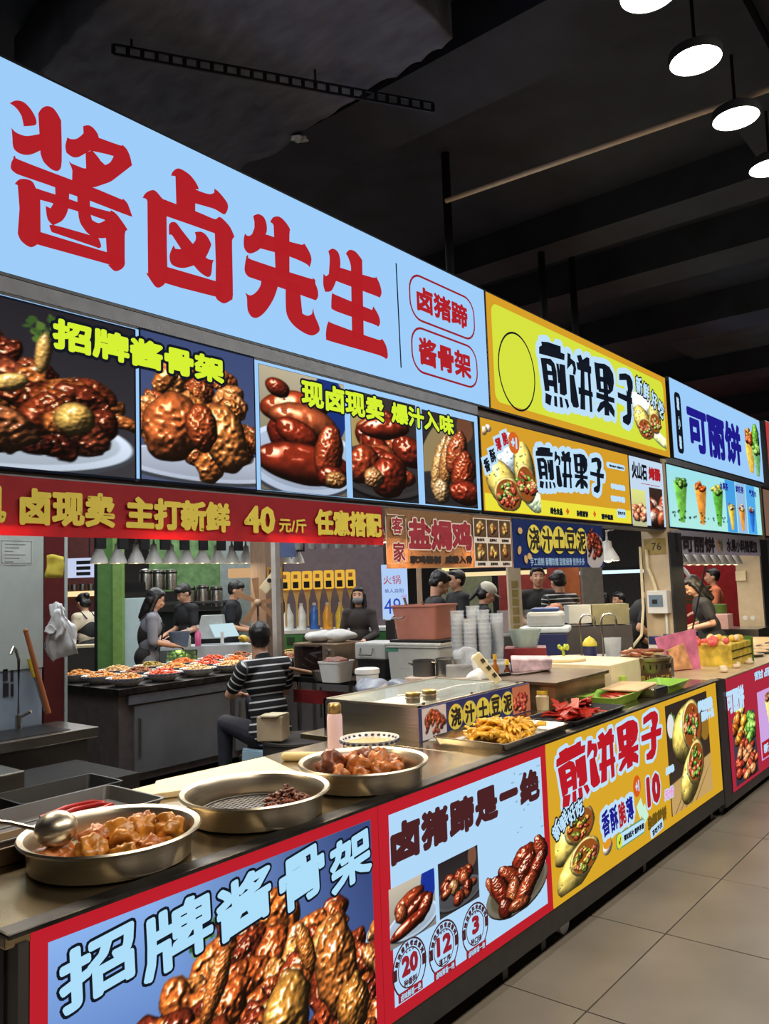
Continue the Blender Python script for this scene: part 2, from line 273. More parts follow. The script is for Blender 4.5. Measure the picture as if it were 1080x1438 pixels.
def glyph(parent, x, keys, m, box=None, out=0.0, om=None, lift=.0015, bold=0.0):
    V = []; F = []
    for k in keys:
        for s in GLYPHS[k]:
            s = soft(s) if k != 'jianbing' else s
            n = len(V); V += [tuple(p) for p in s]; F.append(tuple(range(n, n + len(s))))
    if box:
        y0, z0, y1, z1 = box; a0 = min(v[0] for v in V); a1 = max(v[0] for v in V); b0 = min(v[1] for v in V); b1 = max(v[1] for v in V)
        V = [(y0 + (v[0] - a0) / (a1 - a0) * (y1 - y0), z0 + (v[1] - b0) / (b1 - b0) * (z1 - z0)) for v in V]
    bm = bmesh.new(); vs = [bm.verts.new((0, a, b)) for a, b in V]
    for f in F:
        try: bm.faces.new([vs[i] for i in f])
        except ValueError: pass
    bmesh.ops.triangulate(bm, faces=bm.faces[:]); bm.verts.index_update()
    T = [tuple(v.index for v in f.verts) for f in bm.faces]; bm.free()
    if out > 0: flat(x + lift * .6, V, T, bold + out, 'lettering_outline', om, parent)
    return flat(x + lift, V, T, bold, 'lettering', m, parent)
def rect(parent, x, y0, z0, y1, z1, m, name='printed_panel', rr=0.0, rot=0.0, label=None):
    if y1 < y0: y0, y1 = y1, y0
    if z1 < z0: z0, z1 = z1, z0
    P = []
    if rr > 0:
        for cx, cz, a in ((y1 - rr, z1 - rr, 0), (y0 + rr, z1 - rr, 1), (y0 + rr, z0 + rr, 2), (y1 - rr, z0 + rr, 3)):
            P += [(cx + rr * math.cos((a + t / 6) * PI / 2), cz + rr * math.sin((a + t / 6) * PI / 2)) for t in range(7)]
    else: P = [(y0, z0), (y1, z0), (y1, z1), (y0, z1)]
    if rot:
        cy, cz = (y0 + y1) / 2, (z0 + z1) / 2; cr, sr = math.cos(rot), math.sin(rot)
        P = [(cy + (a - cy) * cr - (b - cz) * sr, cz + (a - cy) * sr + (b - cz) * cr) for a, b in P]
    o = flat(x, P, [tuple(range(len(P)))], 0, name, m, parent)
    if label: o['label'] = label
    return o
def outline(parent, x, pts, wd, m, name='printed_line', close=True):
    V = []; F = []
    n = len(pts)
    for i in range(n if close else n - 1):
        (a, b), (c, d) = pts[i], pts[(i + 1) % n]; l = math.hypot(c - a, d - b)
        if l < 1e-6: continue
        ex, ey = (c - a) / l * wd / 2, (d - b) / l * wd / 2; k = len(V)
        V += [(a - ex - ey, b - ey + ex), (a - ex + ey, b - ey - ex), (c + ex + ey, d + ey - ex), (c + ex - ey, d + ey + ex)]; F.append((k, k + 1, k + 2, k + 3))
    return flat(x, V, F, 0, name, m, parent)
def rrect_pts(y0, z0, y1, z1, rr, n=6):
    P = []
    for cx, cz, a in ((y1 - rr, z1 - rr, 0), (y0 + rr, z1 - rr, 1), (y0 + rr, z0 + rr, 2), (y1 - rr, z0 + rr, 3)):
        P += [(cx + rr * math.cos((a + t / n) * PI / 2), cz + rr * math.sin((a + t / n) * PI / 2)) for t in range(n + 1)]
    return P
def ell_pts(cy, cz, a, b, n=32, rot=0):
    return [(cy + a * math.cos(t) * math.cos(rot) - b * math.sin(t) * math.sin(rot), cz + a * math.cos(t) * math.sin(rot) + b * math.sin(t) * math.cos(rot)) for t in [2 * PI * i / n for i in range(n)]]
def disc(parent, x, cy, cz, a, b, m, name='printed_oval', rot=0):
    P = ell_pts(cy, cz, a, b, 32, rot); return flat(x, P, [tuple(range(len(P)))], 0, name, m, parent)

# ---------------------------------------------------------------- printed food pictures (colour stored per vertex of a fine flat grid)
RNG = np.random.RandomState(3)
def vnoise(h, w, cell, seed):
    r = np.random.RandomState(seed); gh, gw = int(h / cell) + 3, int(w / cell) + 3
    g = r.rand(gh, gw); yy = np.arange(h)[:, None] / cell + np.zeros((1, w)); xx = np.arange(w)[None, :] / cell + np.zeros((h, 1))
    y0 = yy.astype(int); x0 = xx.astype(int); fy = yy - y0; fx = xx - x0; fy = fy * fy * (3 - 2 * fy); fx = fx * fx * (3 - 2 * fx)
    return (g[y0, x0] * (1 - fx) + g[y0, x0 + 1] * fx) * (1 - fy) + (g[y0 + 1, x0] * (1 - fx) + g[y0 + 1, x0 + 1] * fx) * fy
class Pic:
    """coordinates 0..1 across and 0..1 downwards, like the printed picture"""
    def __init__(s, w, h, c0, c1=None):
        s.w, s.h = w, h; t = np.linspace(0, 1, h)[:, None, None]; c0 = np.array(c0, float); c1 = np.array(c1 if c1 is not None else c0, float)
        s.a = (c0 * (1 - t) + c1 * t) * np.ones((h, w, 1)); s.al = np.ones((h, w)); s.asp = w / h
        s.Y, s.X = np.mgrid[0:h, 0:w]; s.X = s.X / (w - 1); s.Y = s.Y / (h - 1)
    def clear(s): s.al[:] = 0; return s
    def _m(s, cx, cy, rx, ry, ang):
        ca, sa = math.cos(ang), math.sin(ang); dx = (s.X - cx) * s.asp; dy = s.Y - cy
        return (dx * ca + dy * sa) / (rx), (-dx * sa + dy * ca) / (ry)
    def put(s, m, c):
        m = np.clip(m, 0, 1)[..., None]; s.a = s.a * (1 - m) + c * m; s.al = np.maximum(s.al, m[..., 0])
    def oval(s, cx, cy, rx, ry, col, ang=0, shade=0.0):
        u, v = s._m(cx, cy, rx, ry, ang); d = np.sqrt(u * u + v * v); m = (1 - d) * min(rx, ry) * s.h * 1.0 + .5
        c = np.array(col, float) * (1 - shade * np.clip(v, -1, 1)[..., None]); s.put(m, c); return s
    def plate(s, cx, cy, rx, ry, col=(225, 232, 240), ang=0):
        s.oval(cx, cy + .02, rx * 1.02, ry * 1.04, [c * .3 for c in col], ang); s.oval(cx, cy, rx, ry, col, ang, .12)
        s.oval(cx, cy - .01, rx * .9, ry * .86, [c * .86 for c in col], ang, .1); return s
    def lump(s, cx, cy, rx, ry, ang, col, seed, rough=.5, gloss=1.0, dark=.25):
        u, v = s._m(cx, cy, rx, ry, ang); d2 = u * u + v * v
        if not (d2 < 1.7).any(): return s
        n1 = vnoise(s.h, s.w, max(2.2, rx * s.h * .45), seed) - .5; n2 = vnoise(s.h, s.w, max(1.6, rx * s.h * .16), seed + 1) - .5
        d2 = d2 * (1 + rough * .9 * n1)
        m = (1 - np.sqrt(d2)) * min(rx, ry) * s.h * .9 + .5
        hgt = np.sqrt(np.clip(1 - d2, 0, 1)) * min(rx, ry) * s.h + (n1 * .5 + n2 * .3) * rough * min(rx, ry) * s.h * .9
        gy, gx = np.gradient(hgt); nz = 1 / np.sqrt(gx * gx + gy * gy + 1); nx = -gx * nz; ny = -gy * nz
        l = np.clip(nx * -.45 + ny * -.62 + nz * .64, 0, 1); sp = np.clip(nx * -.3 + ny * -.45 + nz * .84, 0, 1)
        n3 = vnoise(s.h, s.w, 1.7, seed + 2) - .5
        c = np.array(col, float)[None, None] * (dark * .75 + 1.35 * l ** 1.3)[..., None] * (1 + (.35 * n2 + .5 * rough * n3)[..., None]) * (1 - .45 * np.clip(d2, 0, 1) ** 3)[..., None]
        c = c + np.array([255, 225, 195.])[None, None] * (np.clip((sp - .9) / .1, 0, 1) ** 2 * .75 * gloss * (n2 > -.12))[..., None]
        s.put(m, np.clip(c, 0, 255)); return s
    def heap(s, cx, cy, rx, ry, n, size, cols, seed, rough=.6, gloss=1.0, el=.75):
        r = np.random.RandomState(seed); P = []
        while len(P) < n:
            a, b = r.uniform(-1, 1, 2)
            if a * a + b * b < 1 and (b > -.1 or abs(a) < 1 + b * .8): P.append((b, a))
        P.sort()
        for i, (b, a) in enumerate(P):
            q = size * r.uniform(.7, 1.25); col = cols[r.randint(len(cols))]
            s.lump(cx + a * rx / s.asp, cy + b * ry, q, q * el * r.uniform(.7, 1.2), r.uniform(-1.3, 1.3), col, seed * 31 + i * 3, rough, gloss)
        return s
    def specks(s, cx, cy, rx, ry, n, size, cols, seed):
        r = np.random.RandomState(seed)
        for i in range(n):
            t = r.uniform(0, 6.3); q = math.sqrt(r.rand()); s.oval(cx + q * math.cos(t) * rx / s.asp, cy + q * math.sin(t) * ry, size * r.uniform(.5, 1.2), size * r.uniform(.4, 1), cols[r.randint(len(cols))], r.uniform(0, 3))
        return s
    def wrap(s, cx, cy, rx, ry, ang, seed, fill=((170, 60, 40), (205, 90, 60), (90, 150, 50), (230, 190, 110)), skin_=(232, 205, 105)):
        """one cut pancake roll: the speckled skin and the filling seen at its cut end"""
        ca, sa = math.cos(ang), math.sin(ang)
        s.lump(cx, cy, rx, ry, ang, skin_, seed, .12, .4, .45)
        r = np.random.RandomState(seed)
        for i in range(26): 
            t = r.uniform(0, 6.3); q = r.uniform(.3, .93); u, v = q * math.cos(t) * rx, q * math.sin(t) * ry
            s.oval(cx + (u * ca - v * sa) / s.asp, cy + u * sa + v * ca, .011, .008, (95, 85, 40), t)
        ox = rx * .38
        ex, ey = cx + ox * ca / s.asp, cy + ox * sa
        s.lump(ex, ey, rx * .66, ry * .95, ang, (240, 212, 130), seed + 5, .15, .3, .6); s.oval(ex, ey, rx * .56, ry * .82, (150, 80, 30), ang)
        s.heap(ex, ey, rx * .46, ry * .68, 30, rx * .13, fill, seed + 9, .8, .9); return s
    def cone(s, cx, top, bot, r, col, seed, topc):
        pts_y = np.clip((s.Y - top) / (bot - top), 0, 1); wv = r * (1 - pts_y * .68)
        m = ((wv - abs((s.X - cx) * s.asp)) * s.h * .9 + .5) * ((s.Y > top) & (s.Y < bot))
        sh = 1 - .35 * ((s.X - cx) * s.asp / r)
        n = vnoise(s.h, s.w, 4, seed)
        s.put(m, np.array(col, float) * (sh * (.85 + .3 * n))[..., None])
        s.heap(cx, top, r * .75, r * .55, 12, r * .42, topc, seed, .5, .7); return s
    def mesh(s, parent, x, y0, z0, y1, z1, name='printed_picture', m=None, slope=0.0):
        if y1 < y0: y0, y1 = y1, y0
        if z1 < z0: z0, z1 = z1, z0
        o = ORG[parent]; w, h = s.w, s.h
        yy = y0 + (y1 - y0) * s.X; zz = z1 - (z1 - z0) * s.Y
        co = np.stack([np.full(yy.shape, x), yy, zz], -1).reshape(-1, 3) - np.array(o)
        idx = np.arange(w * h).reshape(h, w); al = s.al
        keep = (al[:-1, :-1] > .5) & (al[1:, :-1] > .5) & (al[:-1, 1:] > .5) & (al[1:, 1:] > .5)
        q = np.stack([idx[1:, :-1], idx[1:, 1:], idx[:-1, 1:], idx[:-1, :-1]], -1)[keep]
        uq, inv = np.unique(q.reshape(-1), return_inverse=True); co = co[uq]; q = inv.reshape(-1, 4)
        me = bpy.data.meshes.new(name); me.vertices.add(len(co)); me.vertices.foreach_set('co', co.reshape(-1).astype(np.float32))
        me.loops.add(q.size); me.loops.foreach_set('vertex_index', q.reshape(-1).astype(np.int32))
        me.polygons.add(len(q)); me.polygons.foreach_set('loop_start', np.arange(0, q.size, 4).astype(np.int32))
        me.update(calc_edges=True); me.validate()
        c = np.clip(s.a.reshape(-1, 3)[uq] / 255, 0, 1); c = np.where(c <= .04045, c / 12.92, ((c + .055) / 1.055) ** 2.4)
        at = me.color_attributes.new('print', 'FLOAT_COLOR', 'POINT'); at.data.foreach_set('color', np.concatenate([c, np.ones((len(c), 1))], 1).reshape(-1).astype(np.float32))
        return link(name, me, m or attr_mat('backlit_print', 1.0), parent)
MEAT = [(150, 70, 32), (120, 48, 24), (175, 95, 45), (98, 36, 20), (140, 62, 38)]
DMEAT = [(112, 44, 30), (84, 30, 22), (140, 66, 40), (70, 26, 20)]
TROT = [(128, 40, 22), (150, 56, 30), (104, 30, 18), (165, 78, 44)]
# ================================================================ SETTING
tile_m = mat('porcelain_floor_tile', (128, 120, 108), rough=.33, var=.16, scale=2.2, bump=.01)
fl = struct('floor', MB().box(-18, -3, -.14, 4, 20, -.012), mat('dark_grout_and_floor', (44, 42, 40), rough=.8))
tm = None; x0, y0, P_ = -1.455, 3.672, .805
rt = random.Random(5)
for i in range(-3, 5):
    for j in range(-5, 12):
        cx, cy = x0 + (i + .5) * P_, y0 + (j + .5) * P_
        if tm is None:
            t = MB().box(-P_ / 2 + .003, -P_ / 2 + .003, -.012, P_ / 2 - .003, P_ / 2 - .003, 0).make('tile', tile_m, bevel=.0015); tm = t.data
        else: t = bpy.data.objects.new('tile', tm); COL.objects.link(t)
        t.parent = fl; t.location = (cx, cy, rt.uniform(-.0006, .0006))
dark_c = mat('black_painted_ceiling', (40, 43, 56), rough=.8, var=.3, scale=3)
struct('ceiling', MB().box(-18, -3, 4.45, 4, 20, 4.6), dark_c)
wallm = mat('dim_hall_wall', (92, 88, 84), rough=.8)
struct('wall_back', MB().box(-18.2, -3, 0, -18, 20, 4.5), wallm)
struct('wall_right', MB().box(4, -3, 0, 4.2, 20, 4.5), wallm)
struct('wall_far', MB().box(-18, 20, 0, 4, 20.2, 4.5), wallm)
struct('wall_near', MB().box(-18, -3.2, 0, 4, -3, 4.5), wallm)
for k, (y, wd, zb) in enumerate([(3.15, .5, 4.2), (5.55, .35, 4.2), (6.55, .4, 4.16), (8.3, .5, 4.15), (10.6, .5, 4.12), (13.5, .6, 4.1), (.6, .5, 4.2)]):
    struct('ceiling_beam', MB().box(-18, y, zb, 4, y + wd, 4.46), dark_c)
struct('ceiling_beam', MB().box(-1.2, -3, 4.23, -.86, 20, 4.46), dark_c)
struct('ceiling_beam', MB().box(-.85, -3, 4.3, -.45, 20, 4.46), dark_c)
# plaster patch of bare slab far down the aisle
struct('ceiling_panel', MB().box(-3.3, 8.85, 4.38, -1.4, 10.55, 4.45).noise(.006, 3), mat('bare_concrete_slab', (70, 72, 78), rough=.9, var=.4, scale=2, bump=.3))
# conduit, hanging slotted channel, duct wrapped in grey cloth
tag(center(MB().cyl((-2.75, 4.10, 4.02), (1.6, 4.45, 4.02), .016, n=10).make('conduit', mat('beige_conduit', (225, 200, 170), rough=.5), smooth=True)), 'long thin beige conduit pipe crossing the black ceiling to the round lights', 'pipe')
dm = mat('grey_insulation_cloth', (92, 94, 108), rough=.85, var=.25, scale=5, bump=.6, stretch=(1, 3, 1))
b = MB(); bmesh.ops.create_grid(b.bm, x_segments=60, y_segments=40, size=1)
for v in b.bm.verts:
    u, q = v.co.x, v.co.y
    v.co = Vector((-2.82 + u * .95 + q * .0, 2.36 + .62 * q + .08 * u * -1, 4.06 + .02 * abs(q) + .045 * noise.noise(Vector((u * 2.2, q * 2.2, 1))) + .05 * abs(noise.noise(Vector((u * 6 + q * 3, q * 1.6, 4)))) - .03 * q * q))
r = bmesh.ops.extrude_face_region(b.bm, geom=b.bm.faces[:])
for v in r['geom']:
    if isinstance(v, bmesh.types.BMVert): v.co.z = 4.4
du = thing('wrapped_duct', 'duct wrapped in creased grey cloth hanging under the ceiling at upper left', 'duct', (-2.75, 2.4, 4.05))
b.make('cloth_wrap', dm, du, smooth='all')
MB().ball((-2.95, 3.0, 4.045), (.05, .05, .012)).noise(.02, 30).make('foil_patch', mat('silver_foil', (200, 205, 210), rough=.35, metal=.9, bump=.6, scale=40), du, label='small crumpled silver foil patch')
ch = thing('slotted_channel', 'black slotted metal channel hanging under the grey wrapped duct', 'rail', (-2.66, 2.45, 3.99))
a_, c_ = Vector((-2.99, 1.885, 4.0)), Vector((-2.2, 3.2, 4.0)); d_ = (c_ - a_)
b = MB(); b.bar(a_ + Vector((0, 0, .022)), c_ + Vector((0, 0, .022)), .008, .01); b.bar(a_ - Vector((0, 0, .022)), c_ - Vector((0, 0, .022)), .008, .012)
for k in range(26): b.bar(a_ + d_ * (k / 25) - d_ * .006 + Vector((0, 0, 0)), a_ + d_ * (k / 25) + d_ * .006, .006, .045)
b.make('channel', mat('black_galvanised', (52, 54, 60), rough=.4, metal=.6), ch)
b = MB()
for q in (.05, .6): b.cyl(a_ + d_ * q + Vector((0, 0, .02)), a_ + d_ * q + Vector((0, 0, .42)), .006, n=8)
b.make('hanger_rod', mat('black_galvanised'), ch)
# vertical drop pipes behind the signs
for k, (px_, yy) in enumerate(((-2.86, 4.28), (-2.9, 5.65), (-2.9, 6.2))):
    tag(center(MB().cyl((px_, yy, 3.55), (px_, yy, 4.45), .028, n=12).make('drop_pipe', blackm, smooth=True)),
        ('black vertical pipe rising behind the joint of the white and yellow signs', 'black vertical pipe rising behind the middle of the yellow sign', 'black vertical pipe rising behind the right half of the yellow sign')[k], 'pipe')
# round ceiling lights, one row along the aisle
lamp_w = LIT('lamp_disc', (255, 255, 255), 9.0)
names = ['nearest round ceiling light, half cut by the top edge', 'second round white ceiling light from the camera', 'third round white ceiling light, beside the beige conduit', 'fourth round white ceiling light at the right edge']
for k in range(9):
    y = (3.02, 3.57, 4.18, 4.84)[k] if k < 4 else 4.84 + (k - 3) * .62
    lt = thing('ceiling_light', names[k] if k < 4 else 'round white ceiling light further down the row over the aisle', 'ceiling light', (-1.02, y, 3.89), 'round lights over the aisle')
    MB().lathe([(.110, 0), (.116, 0), (.116, .04), (.07, .07), (0, .08)], (-1.02, y, 3.89), 32).make('housing', mat('dark_lamp_housing', (26, 28, 30), rough=.6), lt, smooth=True)
    MB().cyl((-1.02, y, 3.893), (-1.02, y, 3.903), .111, n=40).make('diffuser', lamp_w, lt)
    MB().cyl((-1.02, y, 3.97), (-1.02, y, 4.24), .008, n=8).make('stem', blackm, lt)
    area('disc_light', (-1.02, y, 3.885), .18, 5.5, (1, .98, .94))

# ================================================================ UPPER SIGNS (printed faces at x = -2.70)
SX = -2.70
frame_dark = mat('dark_sign_frame', (46, 48, 52), rough=.4, metal=.6)
def sign(name, label, cat, y0, z0, y1, z1, face, depth=.16, rim=.012, x=SX, group=None):
    t = thing(name, label, cat, (x, (y0 + y1) / 2, z0), group)
    b = MB().box(x - depth, y0, z0, x - .004, y1, z1)
    b.make('housing', frame_dark, t)
    b = MB(); b.box(x - .004, y0 + rim, z0 + rim, x, y1 - rim, z1 - rim); b.make('face_panel', face, t)
    return t
skyw = LIT('sign_pale_blue', (158, 205, 250)); redl = LIT('sign_red', (176, 30, 38)); amber = LIT('sign_amber', (214, 158, 40)); lemon = LIT('sign_lemon', (214, 226, 62))
inkb = LIT('print_black', (16, 22, 34)); inkw = LIT('print_white', (190, 225, 250)); navy = LIT('print_navy', (32, 26, 140)); chart = LIT('print_chartreuse', (214, 240, 50)); brown_l = LIT('print_brown', (74, 32, 34)); darkr = LIT('print_dark_red', (150, 32, 44))
S1 = sign('shop_sign', 'big pale blue backlit shop sign with four large red characters', 'sign', .3, 2.715, 4.435, 3.518, skyw)
for k in ('jiang', 'lu', 'xian', 'sheng'): glyph(S1, SX, [k], redl)
outline(S1, SX + .0015, [(3.492,3.409), (3.502,2.817)], .011, inkb, close=False)
for (t, bx, tx) in (('卤猪蹄', (3.610,3.401, 4.288,3.131), (3.675,3.343, 4.210,3.188)), ('酱骨架', (3.611,3.085, 4.295,2.821), (3.676,3.036, 4.225,2.868))):
    outline(S1, SX + .0015, rrect_pts(bx[0], bx[3], bx[2], bx[1], .105), .013, darkr)
    words(S1, SX, t, *tx, redl, bold=.007)

S2 = sign('menu_lightbox', 'backlit menu board with five pictures of braised meat under the big sign', 'sign', .3, 2.035, 4.285, 2.655, skyw)
def framed(parent, pic, bx, x=SX, edge=.008):
    y0, zt, y1, zb = bx
    rect(parent, x + .001, y0 - edge, zb - edge, y1 + edge, zt + edge, inkb, 'picture_border')
    pic.mesh(parent, x + .002, y0, zb, y1, zt)
p = Pic(210, 150, (38, 36, 42), (60, 58, 62))
p.plate(.55, .82, .62, .2, (215, 228, 245)); p.specks(.72, .14, .1, .09, 40, .02, ((60, 90, 40), (90, 120, 50)), 4)
p.heap(.55, .56, .62, .32, 90, .10, MEAT + DMEAT, 11, .9, 1.4); p.heap(.8, .55, .2, .22, 14, .12, MEAT, 12, .9, 1.4); p.lump(.80, .66, .09, .11, .4, (205, 160, 80), 5, .25, 1.3); p.lump(.6, .5, .05, .09, 1, (220, 175, 95), 8, .25, 1)
p.lump(.56, .76, .17, .13, .2, (165, 95, 55), 21, 1, 1.8); p.lump(.7, .28, .035, .13, .1, (215, 165, 90), 22, .3, 1)
framed(S2, p, (.55, 2.632, 1.786,2.046))
p = Pic(140, 170, (62, 76, 120), (80, 90, 120)); p.plate(.55, .86, .62, .12, (205, 215, 235)); p.heap(.5, .5, .46, .38, 60, .11, [(196, 110, 52), (170, 88, 42), (150, 70, 36), (214, 130, 70)], 17, .8, 1)
p.lump(.25, .62, .2, .24, .3, (190, 96, 48), 31, .5, 1); p.lump(.72, .66, .17, .26, -.3, (205, 120, 58), 35, .5, 1); p.lump(.5, .6, .12, .17, 0, (165, 72, 36), 38, .5, 1)
framed(S2, p, (1.816,2.645, 2.405,2.047))
p = Pic(110, 150, (190, 178, 150), (110, 100, 85)); p.oval(.8, .25, .17, .3, (25, 50, 120)); p.plate(.5, .72, .5, .3, (200, 215, 240)); 
for q in [(.38, .3, .3, .14, -.2, 1), (.3, .5, .16, .2, .2, 2), (.5, .4, .3, .14, .1, 3), (.42, .52, .2, .12, .4, 8), (.5, .76, .42, .17, .05, 4), (.78, .64, .13, .26, .2, 5), (.82, .84, .14, .1, 0, 6)]: p.lump(q[0], q[1], q[2], q[3], q[4], TROT[q[5] % 4], q[5] * 9, .28, 1.5)
p.lump(.2, .16, .1, .08, .3, (120, 40, 24), 77, .2, 1.4); p.lump(.86, .86, .1, .08, 0, (170, 110, 60), 78, .7, .8)
framed(S2, p, (2.438,2.627, 3.014,2.050), edge=.002)
p = Pic(90, 130, (60, 54, 52), (34, 32, 34)); p.oval(.12, .35, .1, .3, (175, 150, 95)); p.plate(.5, .72, .5, .26, (62, 58, 58)); p.heap(.5, .54, .3, .3, 20, .17, TROT, 41, .35, 1.6); p.lump(.3, .8, .1, .1, 0, (190, 130, 80), 43, .6, 1); p.lump(.5, .3, .26, .11, -.2, TROT[0], 45, .25, 1.7)
framed(S2, p, (3.062,2.612, 3.619,2.052), edge=.002)
p = Pic(80, 130, (52, 46, 44), (40, 36, 36)); p.oval(.2, .4, .12, .35, (150, 130, 90), .4); p.oval(.8, .1, .1, .16, (110, 70, 50)); p.plate(.5, .82, .5, .2, (50, 48, 50))
for q in [(.3, .55, .09, .32, .25, (200, 150, 90)), (.45, .5, .1, .3, .2, (180, 120, 66)), (.62, .4, .12, .26, .3, TROT[3]), (.74, .62, .14, .26, .2, TROT[1]), (.78, .84, .2, .14, 0, TROT[0]), (.3, .85, .1, .14, 0, (190, 150, 100))]: p.lump(*q, int(q[0] * 99), .4, 1.3)
framed(S2, p, (3.682,2.600, 4.231,2.055), edge=.002)
words(S2, SX + .003, '招牌酱骨架', 1.448,2.608, 2.233,2.492, chart, bold=.007, out=.012, om=inkb)
words(S2, SX + .003, '现卤现卖', 2.706,2.609, 3.332,2.474, chart, bold=.006, out=.010, om=inkb)
words(S2, SX + .003, '爆汁入味', 3.395,2.601, 3.998,2.485, chart, bold=.006, out=.010, om=inkb)

# red cloth banner and the smaller banners hung under the boards
def banner(name, label, y0, z0, y1, z1, m, x=SX, sag=.004, grp='cloth banners under the signs'):
    t = thing(name, label, 'banner', (x, (y0 + y1) / 2, z0), grp)
    b = MB(); bmesh.ops.create_grid(b.bm, x_segments=40, y_segments=6, size=.5)
    for v in b.bm.verts:
        u, q = v.co.x, v.co.y; v.co = Vector((x - .006 + sag * .3 * math.sin(u * 17), y0 + (u + .5) * (y1 - y0), z0 + (q + .5) * (z1 - z0)))
    bmesh.ops.solidify(b.bm, geom=b.bm.faces[:], thickness=.003); b.make('cloth', m, t, smooth=True); return t
ban_red = mat('red_banner_cloth', (182, 28, 44), rough=.6, var=.05); gold = mat('print_gold', (214, 196, 70), rough=.6, var=.03)
BM = mat('banner_ink_black', (34, 26, 26), rough=.6); BR_ = mat('banner_ink_crimson', (150, 36, 52), rough=.6); BW = mat('banner_ink_white', (225, 215, 205), rough=.6, var=.03)
A1 = banner('red_banner', 'long red banner with yellow characters and the price 40 above the open kitchen', .3, 1.815, 3.30, 2.017, ban_red)
L1 = SX + .002
zt = (1.332,1.979); zb = (1.698,1.846)
words(A1, L1, '现', zt[0] - .27, zb[1], zt[0] - .045, zt[1], gold, bold=.008)
words(A1, L1, '卤现卖', 1.332,1.979, 1.698,1.849, gold, bold=.006)
words(A1, L1, '主打新鲜', 1.745,1.976, 2.254,1.848, gold, bold=.007)
words(A1, L1, '40', 2.333,1.973, 2.516,1.849, gold, bold=.007)
words(A1, L1, '元/斤', 2.540,1.925, 2.717,1.858, gold, bold=.002)
words(A1, L1, '任意搭配', 2.775,1.980, 3.280,1.851, gold, bold=.007)
A2 = banner('salt_baked_chicken_banner', 'tan banner with crimson characters and six small food pictures', 3.31, 1.69, 4.62, 2.012, mat('tan_banner_cloth', (170, 130, 92), rough=.6, var=.06), x=SX + .01)
L2 = SX + .012
words(A2, L2, '客', 3.352,1.964, 3.446,1.874, BR_, bold=.003, out=.006, om=BW); words(A2, L2, '家', 3.357,1.830, 3.462,1.723, BR_, bold=.003, out=.006, om=BW)
outline(A2, L2 + .001, rrect_pts(3.302,1.715, 3.477,1.976, .01), .003, BW)
words(A2, L2, '盐焗鸡', 3.496,1.966, 4.129,1.788, BR_, bold=.010, out=.007, om=BW)
words(A2, L2, '家鸡秘制', 3.502,1.758, 3.795,1.711, BM, bold=.005); words(A2, L2, '咸香入骨', 3.834,1.760, 4.123,1.710, BM, bold=.005)
prt = attr_mat('cloth_print', 0)
q0 = (4.154,1.994); q1 = (4.595,1.695); cw = (q1[0] - q0[0]) / 3; chh = (q0[1] - q1[1]) / 2
rect(A2, L2 + .0005, q0[0] - .005, q1[1] - .005, q1[0], q0[1], BW)
for i in range(3):
    for j in range(2):
        p = Pic(22, 20, (90, 70, 50)); p.plate(.5, .6, .5, .38, (120, 90, 70)); p.heap(.5, .5, .34, .3, 9, .2, ((205, 160, 90), (180, 120, 60), (225, 185, 120)), 50 + i * 3 + j, .5, .5)
        zt_ = q0[1] - j * chh - .006; p.mesh(A2, L2 + .0015, q0[0] + i * cw + .006, zt_ - chh * .74, q0[0] + (i + 1) * cw - .006, zt_, m=prt)
        words(A2, L2, ('盐焗鸡', '盐焗鸡爪', '盐焗鸡翅', '盐焗鸡腿', '盐焗鸡肉', '盐焗鸡尖')[i + 3 * j], q0[0] + i * cw + .03, zt_ - chh * .93, q0[0] + (i + 1) * cw - .03, zt_ - chh * .8, BM, bold=.001)
bl = mat('blue_banner_cloth', (30, 58, 128), rough=.6, var=.06)
A3 = banner('mashed_potato_banner', 'blue banner with black characters on yellow ovals, hung right of the tan one', 4.63, 1.685, 6.03, 2.008, bl, x=SX + .01)
yel = mat('print_pale_yellow', (226, 212, 86), rough=.6, var=.03); ltb = mat('print_light_blue', (150, 185, 225), rough=.6)
q0 = (4.817,1.959); q1 = (5.728,1.799); cw = (q1[0] - q0[0]) / 5
for i, c in enumerate('浇汁土豆泥'):
    cy = q0[0] + (i + .5) * cw; cz = (q0[1] + q1[1]) / 2; disc(A3, L2 + .0006, cy, cz, cw * .52, (q0[1] - q1[1]) * .62, yel)
    words(A3, L2, c, cy - cw * .4, q1[1], cy + cw * .4, q0[1], BM, bold=.005)
words(A3, L2, '手工捣制 香糯软糯 甜蜜细滑 营养多多', 4.835,1.752, 5.666,1.696, ltb, bold=.0015)
p = Pic(40, 56, (200, 205, 215)).clear(); p.oval(.45, .6, .44, .44, (190, 185, 190)); p.heap(.45, .45, .3, .38, 30, .1, ((120, 40, 30), (150, 60, 40), (90, 35, 25)), 61, .7, .6); p.mesh(A3, L2 + .001, 5.718,2.006, 6.019,1.678, m=prt)
for k, (a, c) in enumerate(((4.72, 1.93), (4.70, 1.80), (4.78, 1.74), (4.83, 1.76))): disc(A3, L2 + .001, a, c, .03, .022, mat('print_potato_tan', (205, 170, 110), rough=.6), rot=k)

